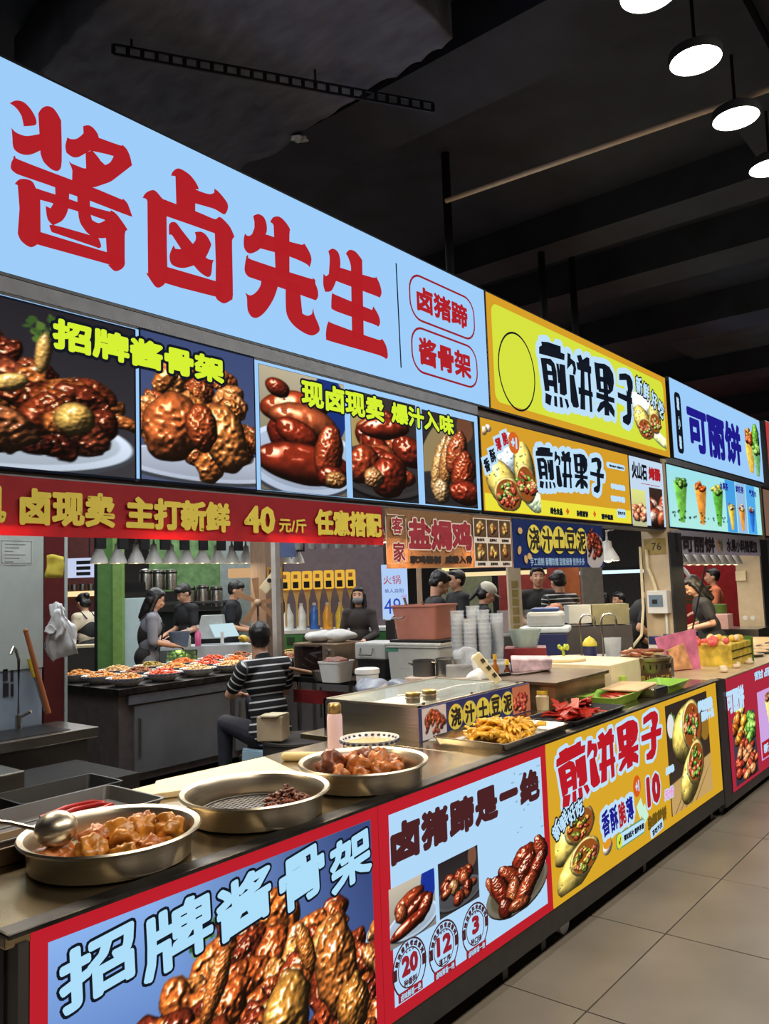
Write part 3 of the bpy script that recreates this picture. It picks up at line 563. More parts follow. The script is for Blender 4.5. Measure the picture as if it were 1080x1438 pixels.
# yellow pancake signs
S3 = sign('pancake_sign', 'yellow backlit sign with big black characters and an empty black oval ring', 'sign', 4.44, 2.715, 7.70, 3.518, amber)
rect(S3, SX + .0006, 4.504,3.449, 7.618,2.778, lemon, rr=.07)
o0 = (4.809,3.032); outline(S3, SX + .002, ell_pts(o0[0], o0[1], .245, .27, 48), .014, inkb)
glyph(S3, SX, ['jianbing'], inkb, out=.05, om=inkw, lift=.002)
p = Pic(60, 80, (214, 226, 62)).clear(); p.lump(.8, .8, .3, .12, .5, (225, 235, 170), 3, .3, .3, .8); p.lump(.3, .3, .3, .22, .2, (225, 235, 235), 4, .3, .3, .8); p.wrap(.3, .6, .3, .2, 1.1, 6); p.wrap(.68, .42, .3, .15, 1.6, 9); p.mesh(S3, SX + .003, 6.825,3.292, 7.599,2.776)
qs = [(7.007,3.317), (7.170,3.286), (7.353,3.235), (7.522,3.172)]
for c, q, rr_ in zip('新鲜好吃', qs, (0, -.15, -.3, -.5)): words(S3, SX + .003, c, q[0] - .075, q[1] - .08, q[0] + .075, q[1] + .08, inkw, bold=.006, out=.014, om=inkb, rot=rr_)
S4 = sign('pancake_menu_lightbox', 'amber backlit pancake board with rolls, eggs and black characters', 'sign', 4.30, 2.035, 6.66, 2.655, amber)
q0 = (4.282,2.166); q1 = (6.534,2.017); rect(S4, SX + .0006, 4.32, 2.05, 6.64, 2.16, LIT('sign_yellow', (236, 226, 60)))
glyph(S4, SX, ['jianbing'], inkb, box=((5.009,2.558)[0], (6.138,2.241)[1], (6.138,2.241)[0], (5.009,2.558)[1]), out=.04, om=inkw, lift=.002)
p = Pic(110, 130, (214, 158, 40)).clear(); p.oval(.2, .2, .3, .22, (214, 158, 40)); p.al[:] = 0
p.lump(.42, .34, .2, .3, .3, (215, 232, 240), 3, .2, .2, .75); p.specks(.42, .3, .2, .2, 24, .01, ((90, 110, 120),), 5); p.lump(.88, .84, .18, .14, .5, (215, 235, 190), 6, .3, .3, .8)
p.wrap(.32, .7, .32, .22, 1.0, 8); p.wrap(.72, .5, .38, .17, 1.5, 12); p.lump(.1, .06, .05, .05, 0, (225, 200, 175), 21, .2, .6, .6); p.lump(.03, .1, .05, .06, .3, (215, 175, 140), 22, .2, .6, .6); p.mesh(S4, SX + .003, 4.320,2.617, 5.048,2.057)
for c, q, m_ in zip('香酥薄脆', [(4.355,2.340), (4.430,2.408), (4.507,2.491), (4.593,2.539)], (inkb, inkb, redl, redl)):
    rect(S4, SX + .004, q[0] - .05, q[1] - .06, q[0] + .05, q[1] + .06, inkw, rot=.35); words(S4, SX + .004, c, q[0] - .036, q[1] - .045, q[0] + .036, q[1] + .045, m_, bold=.004, rot=.35)
orange_l = LIT('print_orange', (214, 100, 34)); q = (4.711,2.524); disc(S4, SX + .004, q[0], q[1], .075, .075, orange_l); words(S4, SX + .004, '+1', q[0] - .04, q[1] - .04, q[0] + .04, q[1] + .04, inkw, bold=.006)
for t, a in (('绿色食品', (5.180,2.115, 5.372,2.062)), ('杂粮煎饼', (5.599,2.115, 5.800,2.064)), ('营养健康', (6.039,2.109, 6.265,2.061))): words(S4, SX + .001, t, *a, inkb, bold=.004)
for q in ((5.456,2.097), (5.919,2.098)): rect(S4, SX + .001, q[0] - .02, q[1] - .02, q[0] + .02, q[1] + .02, orange_l, rot=.785)
rect(S4, SX + .001, 6.195,2.543, 6.577,2.494, inkw, rr=.03); words(S4, SX + .002, '薄如纸片 香脆可口', 6.248,2.524, 6.549,2.504, inkb, bold=.002)
words(S4, SX + .001, '学生优选', 6.254,2.371, 6.550,2.321, inkw, bold=.01); words(S4, SX + .001, '营养早餐', 6.239,2.270, 6.534,2.217, inkw, bold=.01)
rect(S4, SX + .001, 6.351,2.165, 6.530,2.090, inkw, rr=.02); words(S4, SX + .002, '百吃不厌', 6.362,2.142, 6.518,2.113, inkb, bold=.002)
S5 = sign('grilled_sausage_poster', 'white backlit poster with brush characters above two sausage pictures', 'sign', 6.67, 2.035, 7.47, 2.655, LIT('sign_white', (196, 218, 240)))
words(S5, SX, '火山石', 6.716,2.600, 7.062,2.446, inkb, bold=.008); words(S5, SX, '烤肠', 7.103,2.586, 7.396,2.465, redl, bold=.010); words(S5, SX, '一口爆汁 好吃不贵', 6.910,2.421, 7.351,2.415, redl, bold=.003)
p = Pic(30, 60, (225, 228, 130), (190, 190, 150)); p.heap(.5, .6, .3, .35, 16, .14, ((222, 120, 80), (235, 150, 110), (200, 90, 60)), 71, .4, .8); p.mesh(S5, SX + .002, 6.677,2.354, 6.992,2.033)
p = Pic(30, 60, (60, 40, 34), (36, 30, 32)); p.heap(.5, .5, .32, .42, 10, .24, ((180, 86, 56), (150, 66, 44), (205, 160, 140)), 74, .2, .9); p.mesh(S5, SX + .002, 7.087,2.396, 7.408,2.034)
# crepe stall signs
S6 = sign('crepe_sign', 'pale blue backlit sign with three large navy characters and a crepe cone', 'sign', 7.80, 2.73, 11.05, 3.55, skyw)
rect(S6, SX + .0006, 7.911,3.416, 8.094,2.800, inkb, rr=.06)
q0 = (7.908,3.401); q1 = (8.097,2.815); hh = (q0[1] - q1[1]) / 3
for i, c in enumerate('糖小糖'): words(S6, SX + .001, c, q0[0] + .06, q0[1] - (i + 1) * hh + .03, q1[0] - .06, q0[1] - i * hh - .03, inkw, bold=.004)
words(S6, SX, '可丽饼', 8.246,3.354, 10.125,2.857, navy, bold=.028)
p = Pic(60, 100, (158, 205, 250)).clear(); p.cone(.3, .3, .95, .26, (230, 190, 80), 3, ((200, 90, 50), (230, 150, 60), (150, 60, 40))); p.lump(.75, .3, .16, .32, 0, (110, 170, 60), 5, .3, .3); p.cone(.75, .45, .98, .2, (120, 180, 120), 8, ((120, 180, 70), (150, 200, 90))); p.mesh(S6, SX + .002, 10.315,3.472, 10.953,2.786)
S7 = sign('crepe_menu_lightbox', 'pale blue backlit crepe menu with rows of cones and drinks', 'sign', 7.56, 2.045, 10.78, 2.665, LIT('sign_mint', (160, 225, 235)))
p = Pic(170, 80, (160, 226, 236), (176, 236, 226))
for i, (a, tc, cc) in enumerate(((.1, ((70, 120, 40), (100, 150, 60)), (110, 180, 70)), (.29, ((190, 70, 30), (220, 110, 40), (140, 50, 30)), (230, 150, 60)), (.47, ((230, 220, 90), (100, 150, 60), (200, 170, 60)), (90, 170, 60)))):
    p.cone(a, .24, .92, .13, cc, 80 + i, tc); p.specks(a, .8, .2, .1, 10, .02, ((20, 50, 30),), 90 + i)
for i, (bgc, c1) in enumerate((((70, 160, 230), (220, 190, 70)), ((150, 190, 230), (230, 150, 60)), ((80, 170, 235), (40, 110, 210)))):
    a = .62 + i * .13; p.put(((p.X > a - .06) & (p.X < a + .06)).astype(float), np.array(bgc, float)); p.cone(a, .5, .95, .09, c1, 95 + i, ((200, 180, 80), (120, 40, 60), (230, 200, 160)))
p.mesh(S7, SX + .002, 7.6, 2.06, 10.74, 2.65)
for t, a in (('水果茶', (9.168,2.610, 9.456,2.519)), ('鲜奶茶', (9.750,2.614, 10.069,2.527)), ('气泡水', (10.297,2.603, 10.616,2.518))): words(S7, SX + .003, t, *a, navy, bold=.004)
A4 = banner('crepe_banner', 'grey white banner with black characters hung in front of the crepe stall lamps', 7.56, 1.80, 10.65, 2.03, mat('pale_grey_banner', (190, 186, 200), rough=.6, var=.05), x=SX + .01)
words(A4, L2, '可丽饼', 7.813,1.985, 8.814,1.814, BM, bold=.012); words(A4, L2, '水果小料随便加', 9.223,1.982, 10.425,1.828, BM, bold=.008)
words(A4, L2, '糖小糖', 7.661,2.001, 7.722,1.819, BM, bold=.004)
p = Pic(16, 24, (190, 186, 200)).clear(); p.cone(.3, .3, .95, .2, (190, 150, 80), 3, ((150, 90, 60),)); p.oval(.75, .5, .14, .35, (110, 120, 90)); p.mesh(A4, L2 + .001, 8.906,2.006, 9.102,1.793, m=prt)
S8 = sign('far_red_sign', 'red backlit sign cut by the right edge beyond the crepe sign', 'sign', 11.35, 2.73, 14.5, 3.6, LIT('sign_crimson', (190, 60, 60)))
S9 = sign('far_food_lightbox', 'dim brown food picture board at the right edge beyond the crepe menu', 'sign', 10.95, 2.045, 14.5, 2.665, LIT('sign_brown', (120, 92, 76)))
p = Pic(60, 30, (120, 92, 76)); p.heap(.5, .5, .9, .4, 40, .14, ((190, 150, 120), (150, 100, 70), (90, 60, 50)), 99); p.mesh(S9, SX + .002, 11.0, 2.07, 14.4, 2.64)
# steel head rail between and above the boards
rail = mat('galvanised_rail', (120, 124, 132), rough=.6, metal=.3)
struct('trim_1', MB().box(SX - .12, .3, 2.657, SX - .005, 4.29, 2.713), rail)
struct('trim_2', MB().box(SX - .12, 4.3, 2.657, SX - .03, 7.6, 2.713), mat('brown_rail', (96, 84, 76), rough=.4, metal=.7))
struct('trim_3', MB().box(SX - .12, 7.6, 2.67, SX - .005, 10.9, 2.728), rail)
struct('trim_4', MB().box(SX - .2, .3, 2.018, SX - .02, 7.5, 2.033), rail)
struct('trim_5', MB().box(SX - .2, 7.5, 2.03, SX - .02, 14.5, 2.043), rail)
# ================================================================ COUNTERS (front boards at x = -1.75)
FX = -1.75
C1 = thing('serving_counter', 'long steel counter of the braised meat and pancake stalls, lit boards on its front', 'counter', (-2.2, 3.2, 0))
MB().box(-2.65, .84, .865, -1.752, 2.84, .89).box(-2.90, 2.84, .865, -1.752, 4.0, .89).box(-2.98, 3.99, .865, -1.752, 4.72, .89).box(-2.76, 4.71, .865, -1.752, 5.6, .89).make('worktop', steel_top, C1, bevel=.003)
MB().box(-1.80, .84, .886, -1.738, 5.6, .898).make('edge_trim', steel_edge, C1, bevel=.006)
MB().box(-2.62, .86, .1, -1.8, .90, .86).make('end_panel', mat('dark_end_panel', (58, 60, 64), rough=.5, metal=.6), C1)
MB().box(-2.63, .9, .1, -2.60, 5.55, .86).make('back_panel', steel_dark, C1)
MB().box(-1.80, .87, .095, -1.757, 5.58, .19).make('base_rail', mat('dark_base_rail', (74, 74, 76), rough=.4, metal=.7), C1)
MB().box(-1.80, .865, .1, -1.745, .888, .87).make('corner_post', steel_dark, C1)
for y in (1.2, 2.9, 3.22, 4.36, 5.5): MB().box(-1.86, y - .02, 0, -1.82, y + .02, .1).make('leg', steel_dark, C1)
for y in (3.42,): 
    wh = MB().cyl((-1.86, y, .045), (-1.82, y, .045), .045, n=20).make('caster_wheel', mat('pale_caster', (205, 205, 215), rough=.4), C1, smooth=True)
def lightbox(name, label, y0, y1, face, border=None, bw=.055, z0=.192, z1=.884):
    t = thing(name, label, 'sign', (FX, (y0 + y1) / 2, z0), 'lit boards on the counter front')
    MB().box(FX - .05, y0, z0, FX - .004, y1, z1).make('housing', frame_dark, t)
    MB().box(FX - .004, y0 + .002, z0 + .002, FX, y1 - .002, z1 - .002).make('face_panel', border or face, t)
    if border: rect(t, FX + .0008, y0 + bw, z0 + bw * .85, y1 - bw, z1 - bw * .85, face)
    return t
F1 = lightbox('signature_bones_board', 'lit counter board with red border, white brush characters and glazed meat bones on blue', .893, 2.058, LIT('board_blue', (90, 130, 200)), LIT('board_red', (186, 30, 42)), .04)
p = Pic(330, 210, (138, 178, 236), (60, 90, 160)); 
p.put((p.X * 1.5 - .75 + (1 - p.Y) * .4), np.array((58, 76, 128.)))
p.plate(.55, .98, .72, .2, (190, 222, 248)); p.oval(.98, .72, .1, .22, (190, 222, 248), .3)
p.specks(.42, .24, .12, .08, 60, .022, ((70, 120, 50), (120, 160, 60), (50, 90, 40)), 4); p.specks(.60, .3, .1, .06, 40, .02, ((70, 130, 110), (60, 120, 60)), 7)
GL = [(192, 88, 38), (212, 108, 46), (162, 64, 32), (224, 138, 68), (128, 48, 28)]
p.heap(.62, .70, .95, .46, 120, .11, GL, 25, 1.0, 1.6); p.heap(.36, .66, .32, .3, 26, .12, GL, 26, 1.0, 1.6)
p.lump(.84, .62, .13, .26, -.15, (196, 112, 50), 31, .6, 1.7); p.lump(.90, .84, .11, .14, 0, (190, 120, 50), 32, .6, 1.5); p.lump(.64, .72, .14, .2, .2, (205, 140, 60), 33, .5, 1.8); p.lump(.5, .9, .2, .16, .1, (170, 76, 40), 34, .5, 1.4)
p.lump(.3, .64, .14, .12, .4, (196, 112, 48), 35, .8, 1.5); p.lump(.42, .42, .05, .15, .4, (200, 110, 50), 36, .5, 1.2); p.lump(.2, .86, .15, .13, .1, (150, 66, 30), 37, .9, 1.6); p.lump(.72, .46, .045, .13, -.3, (200, 116, 50), 38, .5, 1.3); p.lump(.53, .74, .04, .05, 0, (225, 180, 90), 39, .2, 1)
p.mesh(F1, FX + .0015, .893 + .04, .192 + .034, 2.058 - .04, .884 - .034)
pw = LIT('print_ice_white', (172, 222, 250))
for c, a, r_ in (('招', (0.956,0.820, 1.148,0.685), .05), ('牌', (1.167,0.823, 1.378,0.672), .05), ('酱', (1.390,0.825, 1.584,0.682), .08), ('骨', (1.613,0.828, 1.799,0.681), .08), ('架', (1.821,0.822, 2.013,0.670), .08)):
    words(F1, FX + .003, c, *a, pw, bold=.006, out=.007, om=inkb, slant=r_ * 1.2, rot=.05)
F2 = lightbox('pig_trotter_board', 'lit counter board with dark brown slogan, glazed trotters on a plate and three round stamps', 2.06, 3.198, LIT('board_ice', (178, 216, 248)), LIT('board_red', (186, 30, 42)), .05)
_a = (2.111,0.807); _b = (3.126,0.675); _w = (_b[0] - _a[0]) / 6.0
for k, c in enumerate('卤猪蹄是一绝'):
    y = _a[0] + _w * k
    if c == '一': words(F2, FX + .002, c, y + .01, (_a[1] + _b[1]) / 2 - .012, y + _w - .015, (_a[1] + _b[1]) / 2 + .02, brown_l, bold=.012)
    else: words(F2, FX + .002, c, y + .001, _b[1], y + _w - .003, _a[1], brown_l, bold=.009)
p = Pic(80, 90, (200, 190, 170), (130, 125, 120)); p.oval(.85, .2, .15, .35, (25, 50, 150)); p.plate(.5, .72, .5, .26, (200, 220, 240))
for q in [(.42, .35, .3, .16, -.4, 1), (.55, .5, .3, .12, -.5, 2), (.75, .6, .13, .26, .6, 5), (.42, .75, .4, .13, -.3, 4), (.25, .5, .12, .16, 0, 3)]: p.lump(q[0], q[1], q[2], q[3], q[4], TROT[q[5] % 4], q[5] * 9 + 3, .3, 1.5)
p.mesh(F2, FX + .002, 2.096,0.607, 2.350,0.417)
p = Pic(80, 90, (40, 34, 36), (60, 55, 55)); p.oval(.85, .15, .1, .2, (120, 80, 60)); p.plate(.5, .72, .52, .25, (90, 90, 95)); p.heap(.5, .55, .4, .28, 20, .14, TROT + [(190, 130, 80)], 47, .4, 1.5); p.mesh(F2, FX + .002, 2.372,0.611, 2.629,0.422)
p = Pic(120, 150, (178, 216, 248)).clear(); p.plate(.5, .62, .38, .36, (120, 112, 96), -.35); p.oval(.5, .6, .33, .3, (92, 84, 66), -.35)
for q in [(.62, .25, .16, .2, .3, 0), (.88, .24, .09, .24, -.2, 1), (.28, .34, .06, .16, -.2, 2), (.12, .42, .055, .2, -.3, 3), (.4, .4, .09, .25, -.6, 1), (.25, .55, .1, .3, -.3, 0), (.6, .45, .12, .26, .5, 2), (.8, .5, .1, .26, .4, 0), (.42, .7, .1, .26, .1, 3), (.62, .72, .12, .24, .5, 1), (.3, .82, .09, .16, -.2, 2), (.5, .88, .14, .1, .3, 3)]: p.lump(q[0], q[1], q[2], q[3], q[4], TROT[q[5]], int(q[0] * 97) + 200, .35, 1.8)
p.mesh(F2, FX + .0025, 2.659,0.535, 3.171,0.275)
for n, t, q, r_ in (('20', '种香料', (2.193,0.331), .09), ('12', '道工序', (2.390,0.324), .088), ('3', '种口味', (2.592,0.322), .086)):
    for rr, wd in ((1, .006), (.68, .004)): outline(F2, FX + .002, ell_pts(q[0], q[1], r_ * rr, r_ * rr, 40), wd, brown_l, 'stamp_ring')
    words(F2, FX + .002, n, q[0] - (.045 if len(n) > 1 else .025), q[1] - .02, q[0] + (.045 if len(n) > 1 else .025), q[1] + .045, darkr, bold=.005)
    words(F2, FX + .002, t, q[0] - .036, q[1] - .054, q[0] + .036, q[1] - .03, brown_l, bold=.001)
    rect(F2, FX + .0025, q[0] - .066, q[1] - .092, q[0] + .066, q[1] - .062, darkr, 'stamp_ribbon'); words(F2, FX + .003, '卤味鲜香一绝', q[0] - .055, q[1] - .088, q[0] + .055, q[1] - .066, pw, bold=.0005)
    words(F2, FX + .003, '★★★', q[0] - .025, q[1] + .05, q[0] + .025, q[1] + .06, brown_l)
    for s in (-1, 1): rect(F2, FX + .0025, q[0] + s * r_ * .86 - .009, q[1] - .018, q[0] + s * r_ * .86 + .009, q[1] + .018, brown_l, 'stamp_tab')
    for k, c in enumerate('精选香料老卤慢炖'):
        th = PI * (.86 - .72 * k / 7); yy, zz = q[0] + r_ * .84 * math.cos(th), q[1] + r_ * .84 * math.sin(th)
        words(F2, FX + .002, c, yy - .0095, zz - .0095, yy + .0095, zz + .0095, brown_l, bold=.0012, rot=th - PI / 2)
for k in range(26):
    rq = random.Random(k); yy = rq.uniform(2.86, 3.13); zz = rq.uniform(.55, .82)
    rect(F2, FX + .0012, yy, zz, yy + rq.uniform(.004, .03), zz + rq.uniform(.004, .012), LIT('print_faded_grey', (140, 175, 205)), 'old_town_sketch_stroke')
F3 = lightbox('pancake_board', 'lit yellow counter board with big red characters and the price 10', 3.20, 5.545, LIT('board_amber', (216, 166, 40)))
glyph(F3, FX, ['jianbing'], LIT('print_bright_red', (186, 24, 36)), box=((3.289,0.849)[0], (4.543,0.585)[1], (4.543,0.585)[0], (3.289,0.849)[1]), out=.02, om=inkw, bold=.004)
words(F3, FX + .002, '10', 4.273,0.526, 4.471,0.364, redl, bold=.014, out=.012, om=inkw)
words(F3, FX + .003, '元/份', 4.522,0.406, 4.667,0.348, LIT('print_pink', (235, 160, 210)), bold=.004, out=.006, om=inkw)
for k, c in enumerate('香酥脆薄'):
    a = (3.704,0.478); b2 = (4.093,0.369); ww = (b2[0] - a[0]) / 4; words(F3, FX + .003, c, a[0] + ww * k, b2[1] - .012, a[0] + ww * (k + .92), a[1], navy if k < 2 else (redl if k == 2 else navy), bold=.004, out=.022, om=inkw, rot=.12)
for c, q, r_ in zip('新鲜好吃', [(3.250,0.512), (3.319,0.534), (3.397,0.543), (3.477,0.553)], (.75, .6, .45, .3)): words(F3, FX + .006, c, q[0] - .038, q[1] - .04, q[0] + .038, q[1] + .04, inkw, bold=.003, out=.008, om=inkb, rot=r_)
p = Pic(110, 150, (216, 166, 40)).clear(); p.wrap(.42, .29, .40, .27, -.75, 61, ((200, 100, 40), (225, 170, 60), (170, 60, 40), (110, 120, 40))); p.wrap(.48, .74, .40, .25, -.6, 67, ((225, 170, 60), (190, 90, 70), (120, 130, 50))); p.mesh(F3, FX + .004, 3.226,0.538, 3.668,0.221)
p = Pic(30, 60, (216, 166, 40)).clear(); p.lump(.7, .2, .22, .18, .2, (222, 190, 160), 3, .1, .5, .6); p.lump(.35, .6, .22, .26, .2, (232, 215, 200), 5, .1, .5, .6); p.oval(.35, .5, .17, .16, (224, 150, 40)); p.mesh(F3, FX + .002, 3.709,0.397, 3.844,0.245)
a = (3.857,0.333); b2 = (4.228,0.257); rect(F3, FX + .002, a[0], b2[1], b2[0], a[1], LIT('print_green', (60, 150, 110)), rr=.03); rect(F3, FX + .0026, a[0] + .01, b2[1] + .006, b2[0] - .006, a[1] - .006, inkw, rr=.025)
disc(F3, FX + .003, a[0] + .04, (a[1] + b2[1]) / 2, .035, .035, lemon); words(F3, FX + .003, '✓', a[0] + .025, b2[1] + .02, a[0] + .055, a[1] - .02, inkb, bold=.002); words(F3, FX + .003, '薄如纸片 营养早餐', a[0] + .09, b2[1] + .022, b2[0] - .02, a[1] - .022, inkb, bold=.002)
a = (4.288,0.260); b2 = (4.476,0.214); words(F3, FX + .002, '杂粮煎饼', 4.259,0.326, 4.537,0.249, LIT('print_olive', (110, 84, 20)), bold=.006); rect(F3, FX + .004, a[0], b2[1] - .005, b2[0], a[1] + .004, inkw, rr=.015, rot=.1); words(F3, FX + .005, '百吃不厌', a[0] + .02, b2[1] + .004, b2[0] - .02, a[1] - .01, inkb, bold=.002, rot=.1)
q = (4.153,0.507); disc(F3, FX + .002, q[0], q[1], .05, .055, LIT('print_orange_red', (214, 90, 30))); words(F3, FX + .003, '+1', q[0] - .025, q[1] - .03, q[0] + .025, q[1] + .03, inkw, bold=.004)
for q in ((4.182,0.388), (4.233,0.347)): rect(F3, FX + .002, q[0] - .035, q[1] - .04, q[0] + .035, q[1] + .04, LIT('print_mint', (200, 240, 215)), rot=.5)
p = Pic(170, 170, (52, 40, 34), (66, 52, 40)); m_ = np.clip((p.Y - .62 + (1 - p.X) * -.1) * 60, 0, 1); p.put(m_ * (p.X > .02), np.array((196, 160, 100.))); p.specks(.12, .22, .08, .12, 40, .03, ((60, 90, 40), (90, 130, 60)), 3); p.oval(.1, .2, .075, .11, (225, 225, 225)); p.oval(.9, .34, .12, .14, (150, 110, 40)); 
for k in range(5): p.oval(.2 + k * .12, .92, .3, .006, (120, 90, 50), -.6)
p.wrap(.46, .32, .36, .27, -.3, 81, ((196, 70, 50), (220, 120, 80), (90, 150, 50), (70, 130, 50))); p.wrap(.52, .72, .34, .2, -.7, 87, ((196, 70, 50), (90, 160, 50), (220, 120, 80))); p.mesh(F3, FX + .002, 4.614,0.854, 5.344,0.240)
words(F3, FX + .004, '梦幻酥脆', 5.153,0.812, 5.442,0.737, inkw, bold=.012); words(F3, FX + .004, '配料十足', 5.204,0.739, 5.457,0.676, inkw, bold=.008); words(F3, FX + .004, '美味', 4.554,0.524, 4.692,0.478, inkw, bold=.01)
# crepe counter
C2 = thing('crepe_counter', 'crepe stall counter at the right edge with dark post and red lit board', 'counter', (-2.2, 7.2, 0))
MB().box(-2.68, 5.62, .86, -1.76, 9.6, .885).make('worktop', mat('beige_counter_top', (196, 170, 130), rough=.35), C2, bevel=.003)
MB().box(-1.80, 5.60, .06, -1.757, 5.76, .885).make('corner_post', mat('graphite_post_and_shade', (62, 62, 66), rough=.45, metal=.4), C2)
MB().box(-2.6, 5.64, .1, -1.82, 9.55, .86).make('body', steel_dark, C2)
MB().box(-1.80, 5.76, .06, -1.757, 9.6, .12).make('base_rail', steel_dark, C2)
MB().cyl((-1.86, 5.68, .05), (-1.81, 5.68, .05), .05, n=20).make('caster_wheel', black, C2, smooth=True)
F4 = lightbox('crepe_board', 'red lit counter board with crepe cones at the right edge', 5.765, 9.5, LIT('board_wine', (170, 40, 60)), z0=.125, z1=.878)
words(F4, FX, '可丽饼', 5.745,0.805, 6.155,0.639, inkw, bold=.010)
words(F4, FX, '甜品可丽饼现做', 6.45, .79, 8.2, .855, pw, bold=.004)
p = Pic(60, 110, (90, 70, 90), (50, 50, 60)); p.put((p.Y < .12).astype(float), np.array((170, 40, 60.))); p.heap(.38, .25, .2, .2, 16, .1, ((230, 160, 50), (210, 110, 40), (225, 190, 90)), 31, .4, .8); p.heap(.8, .35, .12, .2, 12, .09, ((90, 160, 60), (130, 190, 80)), 33, .4, .5); p.heap(.5, .74, .26, .24, 22, .09, ((200, 90, 50), (180, 60, 40), (225, 140, 90)), 35, .5, .8); p.mesh(F4, FX + .0015, 5.83, .15, 6.38, .66)
rect(F4, FX + .001, 6.48, .2, 8.4, .70, LIT('board_lilac', (205, 165, 225)), 'printed_panel'); p = Pic(90, 70, (205, 165, 225)).clear(); p.cone(.2, .2, .8, .14, (226, 190, 110), 41, ((150, 90, 60), (110, 60, 40), (200, 150, 90))); p.cone(.45, .45, .98, .2, (110, 170, 70), 43, ((90, 150, 60), (120, 180, 80))); p.cone(.75, .3, .95, .18, (225, 180, 90), 45, ((200, 90, 60), (240, 210, 200))); p.mesh(F4, FX + .002, 6.5, .2, 8.2, .74)
rect(F4, FX + .003, 6.5, .21, 6.85, .33, redl, 'printed_panel'); words(F4, FX + .003, '新品', 6.54, .24, 6.81, .31, inkw, bold=.004)

# ================================================================ THINGS ON THE COUNTER
T = .89
gold_steel = mat('warm_basin_steel', (184, 174, 156), rough=.33, metal=1.0, var=.08, scale=6, stretch=(1, 1, 20), bump=.02)
def basin(name, label, x, y, R=.238, h=.082, zb=T):
    t = thing(name, label, 'basin', (x, y, zb), 'wide steel basins on the counter')
    MB().lathe([(0, 0), (R * .70, 0), (R * .80, .012), (R * .90, h * .8), (R * .93, h - .008), (R, h), (R + .006, h - .004), (R, h - .008), (R * .95, h - .010), (R * .94, h - .012), (R * .915, h * .8 - .01), (R * .815, .010), (R * .7, -.002 + .001), (0, .0012)][0:6] + [(R + .005, h - .003), (R + .004, h - .008), (R * .955, h - .014)], (x, y, zb + .001), 64)
    b = MB().lathe([(0, .004), (R * .80, .004), (R * .865, .012), (R * .885, h * .8), (R * .92, h - .003), (R * .985, h + .002), (R, h - .003), (R * .985, h - .009), (R * .93, h - .010), (R * .90, h * .78), (R * .88, .008), (R * .82, 0), (0, 0)], (x, y, zb), 64)
    b.make('bowl', gold_steel, t, smooth=True); return t
x1, y1 = -2.01, 1.25; x2, y2 = -1.995, 1.75; x3, y3 = -1.97, 2.245
P1 = basin('steel_basin', 'steel basin nearest the camera holding braised joints and a ladle', x1, y1)
P2 = basin('steel_basin', 'middle steel basin with a perforated insert and a little shredded meat', x2, y2)
P3 = basin('steel_basin', 'third steel basin with a mound of orange brown meat chunks', x3, y3)
b = MB(); R_ = .165
b.lathe([(R_, 0), (R_ + .004, .006), (R_ - .004, .006), (R_ - .004, 0)], (x2 - .01, y2, T + .018), 40)
b.cyl((x2 - .01, y2, T + .018), (x2 - .01, y2, T + .0205), R_, n=40); b.make('perforated_insert', steel_dark, P2, smooth=True)
b = MB()
for i in range(-9, 10):
    for j in range(-9, 10):
        px_, py_ = i * .0165 + (j % 2) * .008, j * .0165
        if px_ * px_ + py_ * py_ < .15 ** 2: b.cyl((x2 - .01 + px_, y2 + py_, T + .0195), (x2 - .01 + px_, y2 + py_, T + .0212), .0052, n=6)
b.make('punched_holes', mat('hole_black', (10, 9, 8), rough=.9), P2, kind='stuff')
joint_m = mat('braised_skin', (186, 120, 40), rough=.28, var=.35, scale=26, bump=.25); meat_m = mat('braised_meat_brown', (112, 56, 32), rough=.35, var=.5, scale=40, bump=.4); meat_o = mat('braised_meat_orange', (172, 98, 40), rough=.35, var=.4, scale=35, bump=.4)
def rockm(seed, r, amp=.3, sc=1.6, sub=3):
    b = MB(); b.ball((0, 0, 0), 1, sub=sub)
    for v in b.bm.verts:
        n = noise.noise(v.co * sc + Vector((seed * 5.1, seed, 2))); n2 = noise.noise(v.co * sc * 3.1 + Vector((seed, 3, seed)))
        v.co *= 1 + amp * n * 1.6 + amp * .5 * n2; v.co = Vector((v.co.x * r[0], v.co.y * r[1], v.co.z * r[2]))
    return b
jl = ['leftmost rounded braised joint under the ladle, skin orange brown', 'small braised joint behind the leftmost one', 'braised joint with ragged end beside the ladle bowl', 'tall braised joint standing in the middle of the near basin', 'large round braised joint, middle of the near basin', 'braised joint right of the middle one, pale bone end', 'braised joint with two lobes toward the right of the near basin', 'rightmost glossy braised joint in the near basin', 'low braised joint in front, half under the basin rim', 'flat braised piece in front centre of the near basin', 'braised piece at the back of the near basin']
for k, (dx, dy, dz, s) in enumerate([(-.05, -.12, .03, .042), (-.09, -.1, .03, .036), (.02, -.07, .035, .04), (-.03, -.03, .045, .038), (.0, .02, .045, .047), (.0, .08, .045, .043), (-.04, .12, .035, .044), (.04, .14, .04, .045), (.09, -.02, .02, .04), (.08, .06, .02, .038), (-.1, .04, .02, .038)]):
    o = rockm(k, (s, s * 1.15, s * .9), .3, 1.6, 4)
    for j in range(3):
        a = j * 2.1 + k; o.ball((s * .8 * math.cos(a), s * .8 * math.sin(a), s * .1), (s * .4, s * .4, s * .4))
    o.noise(s * .14, 45, k); o.noise(s * .07, 110, k)
    o = o.make('braised_joint', joint_m if k % 3 else meat_o, smooth='all', fix=False); o.location = (x1 + dx * 1.05, y1 + dy * 1.05, T + dz + .004); o.rotation_euler = (k * .7, k * .3, k * 1.3)
    tag(o, jl[k], 'meat', 'braised joints in the near basin')
ld = thing('ladle', 'round steel ladle resting upside down in the near basin', 'ladle', (x1 - .02, y1 - .14, T + .06))
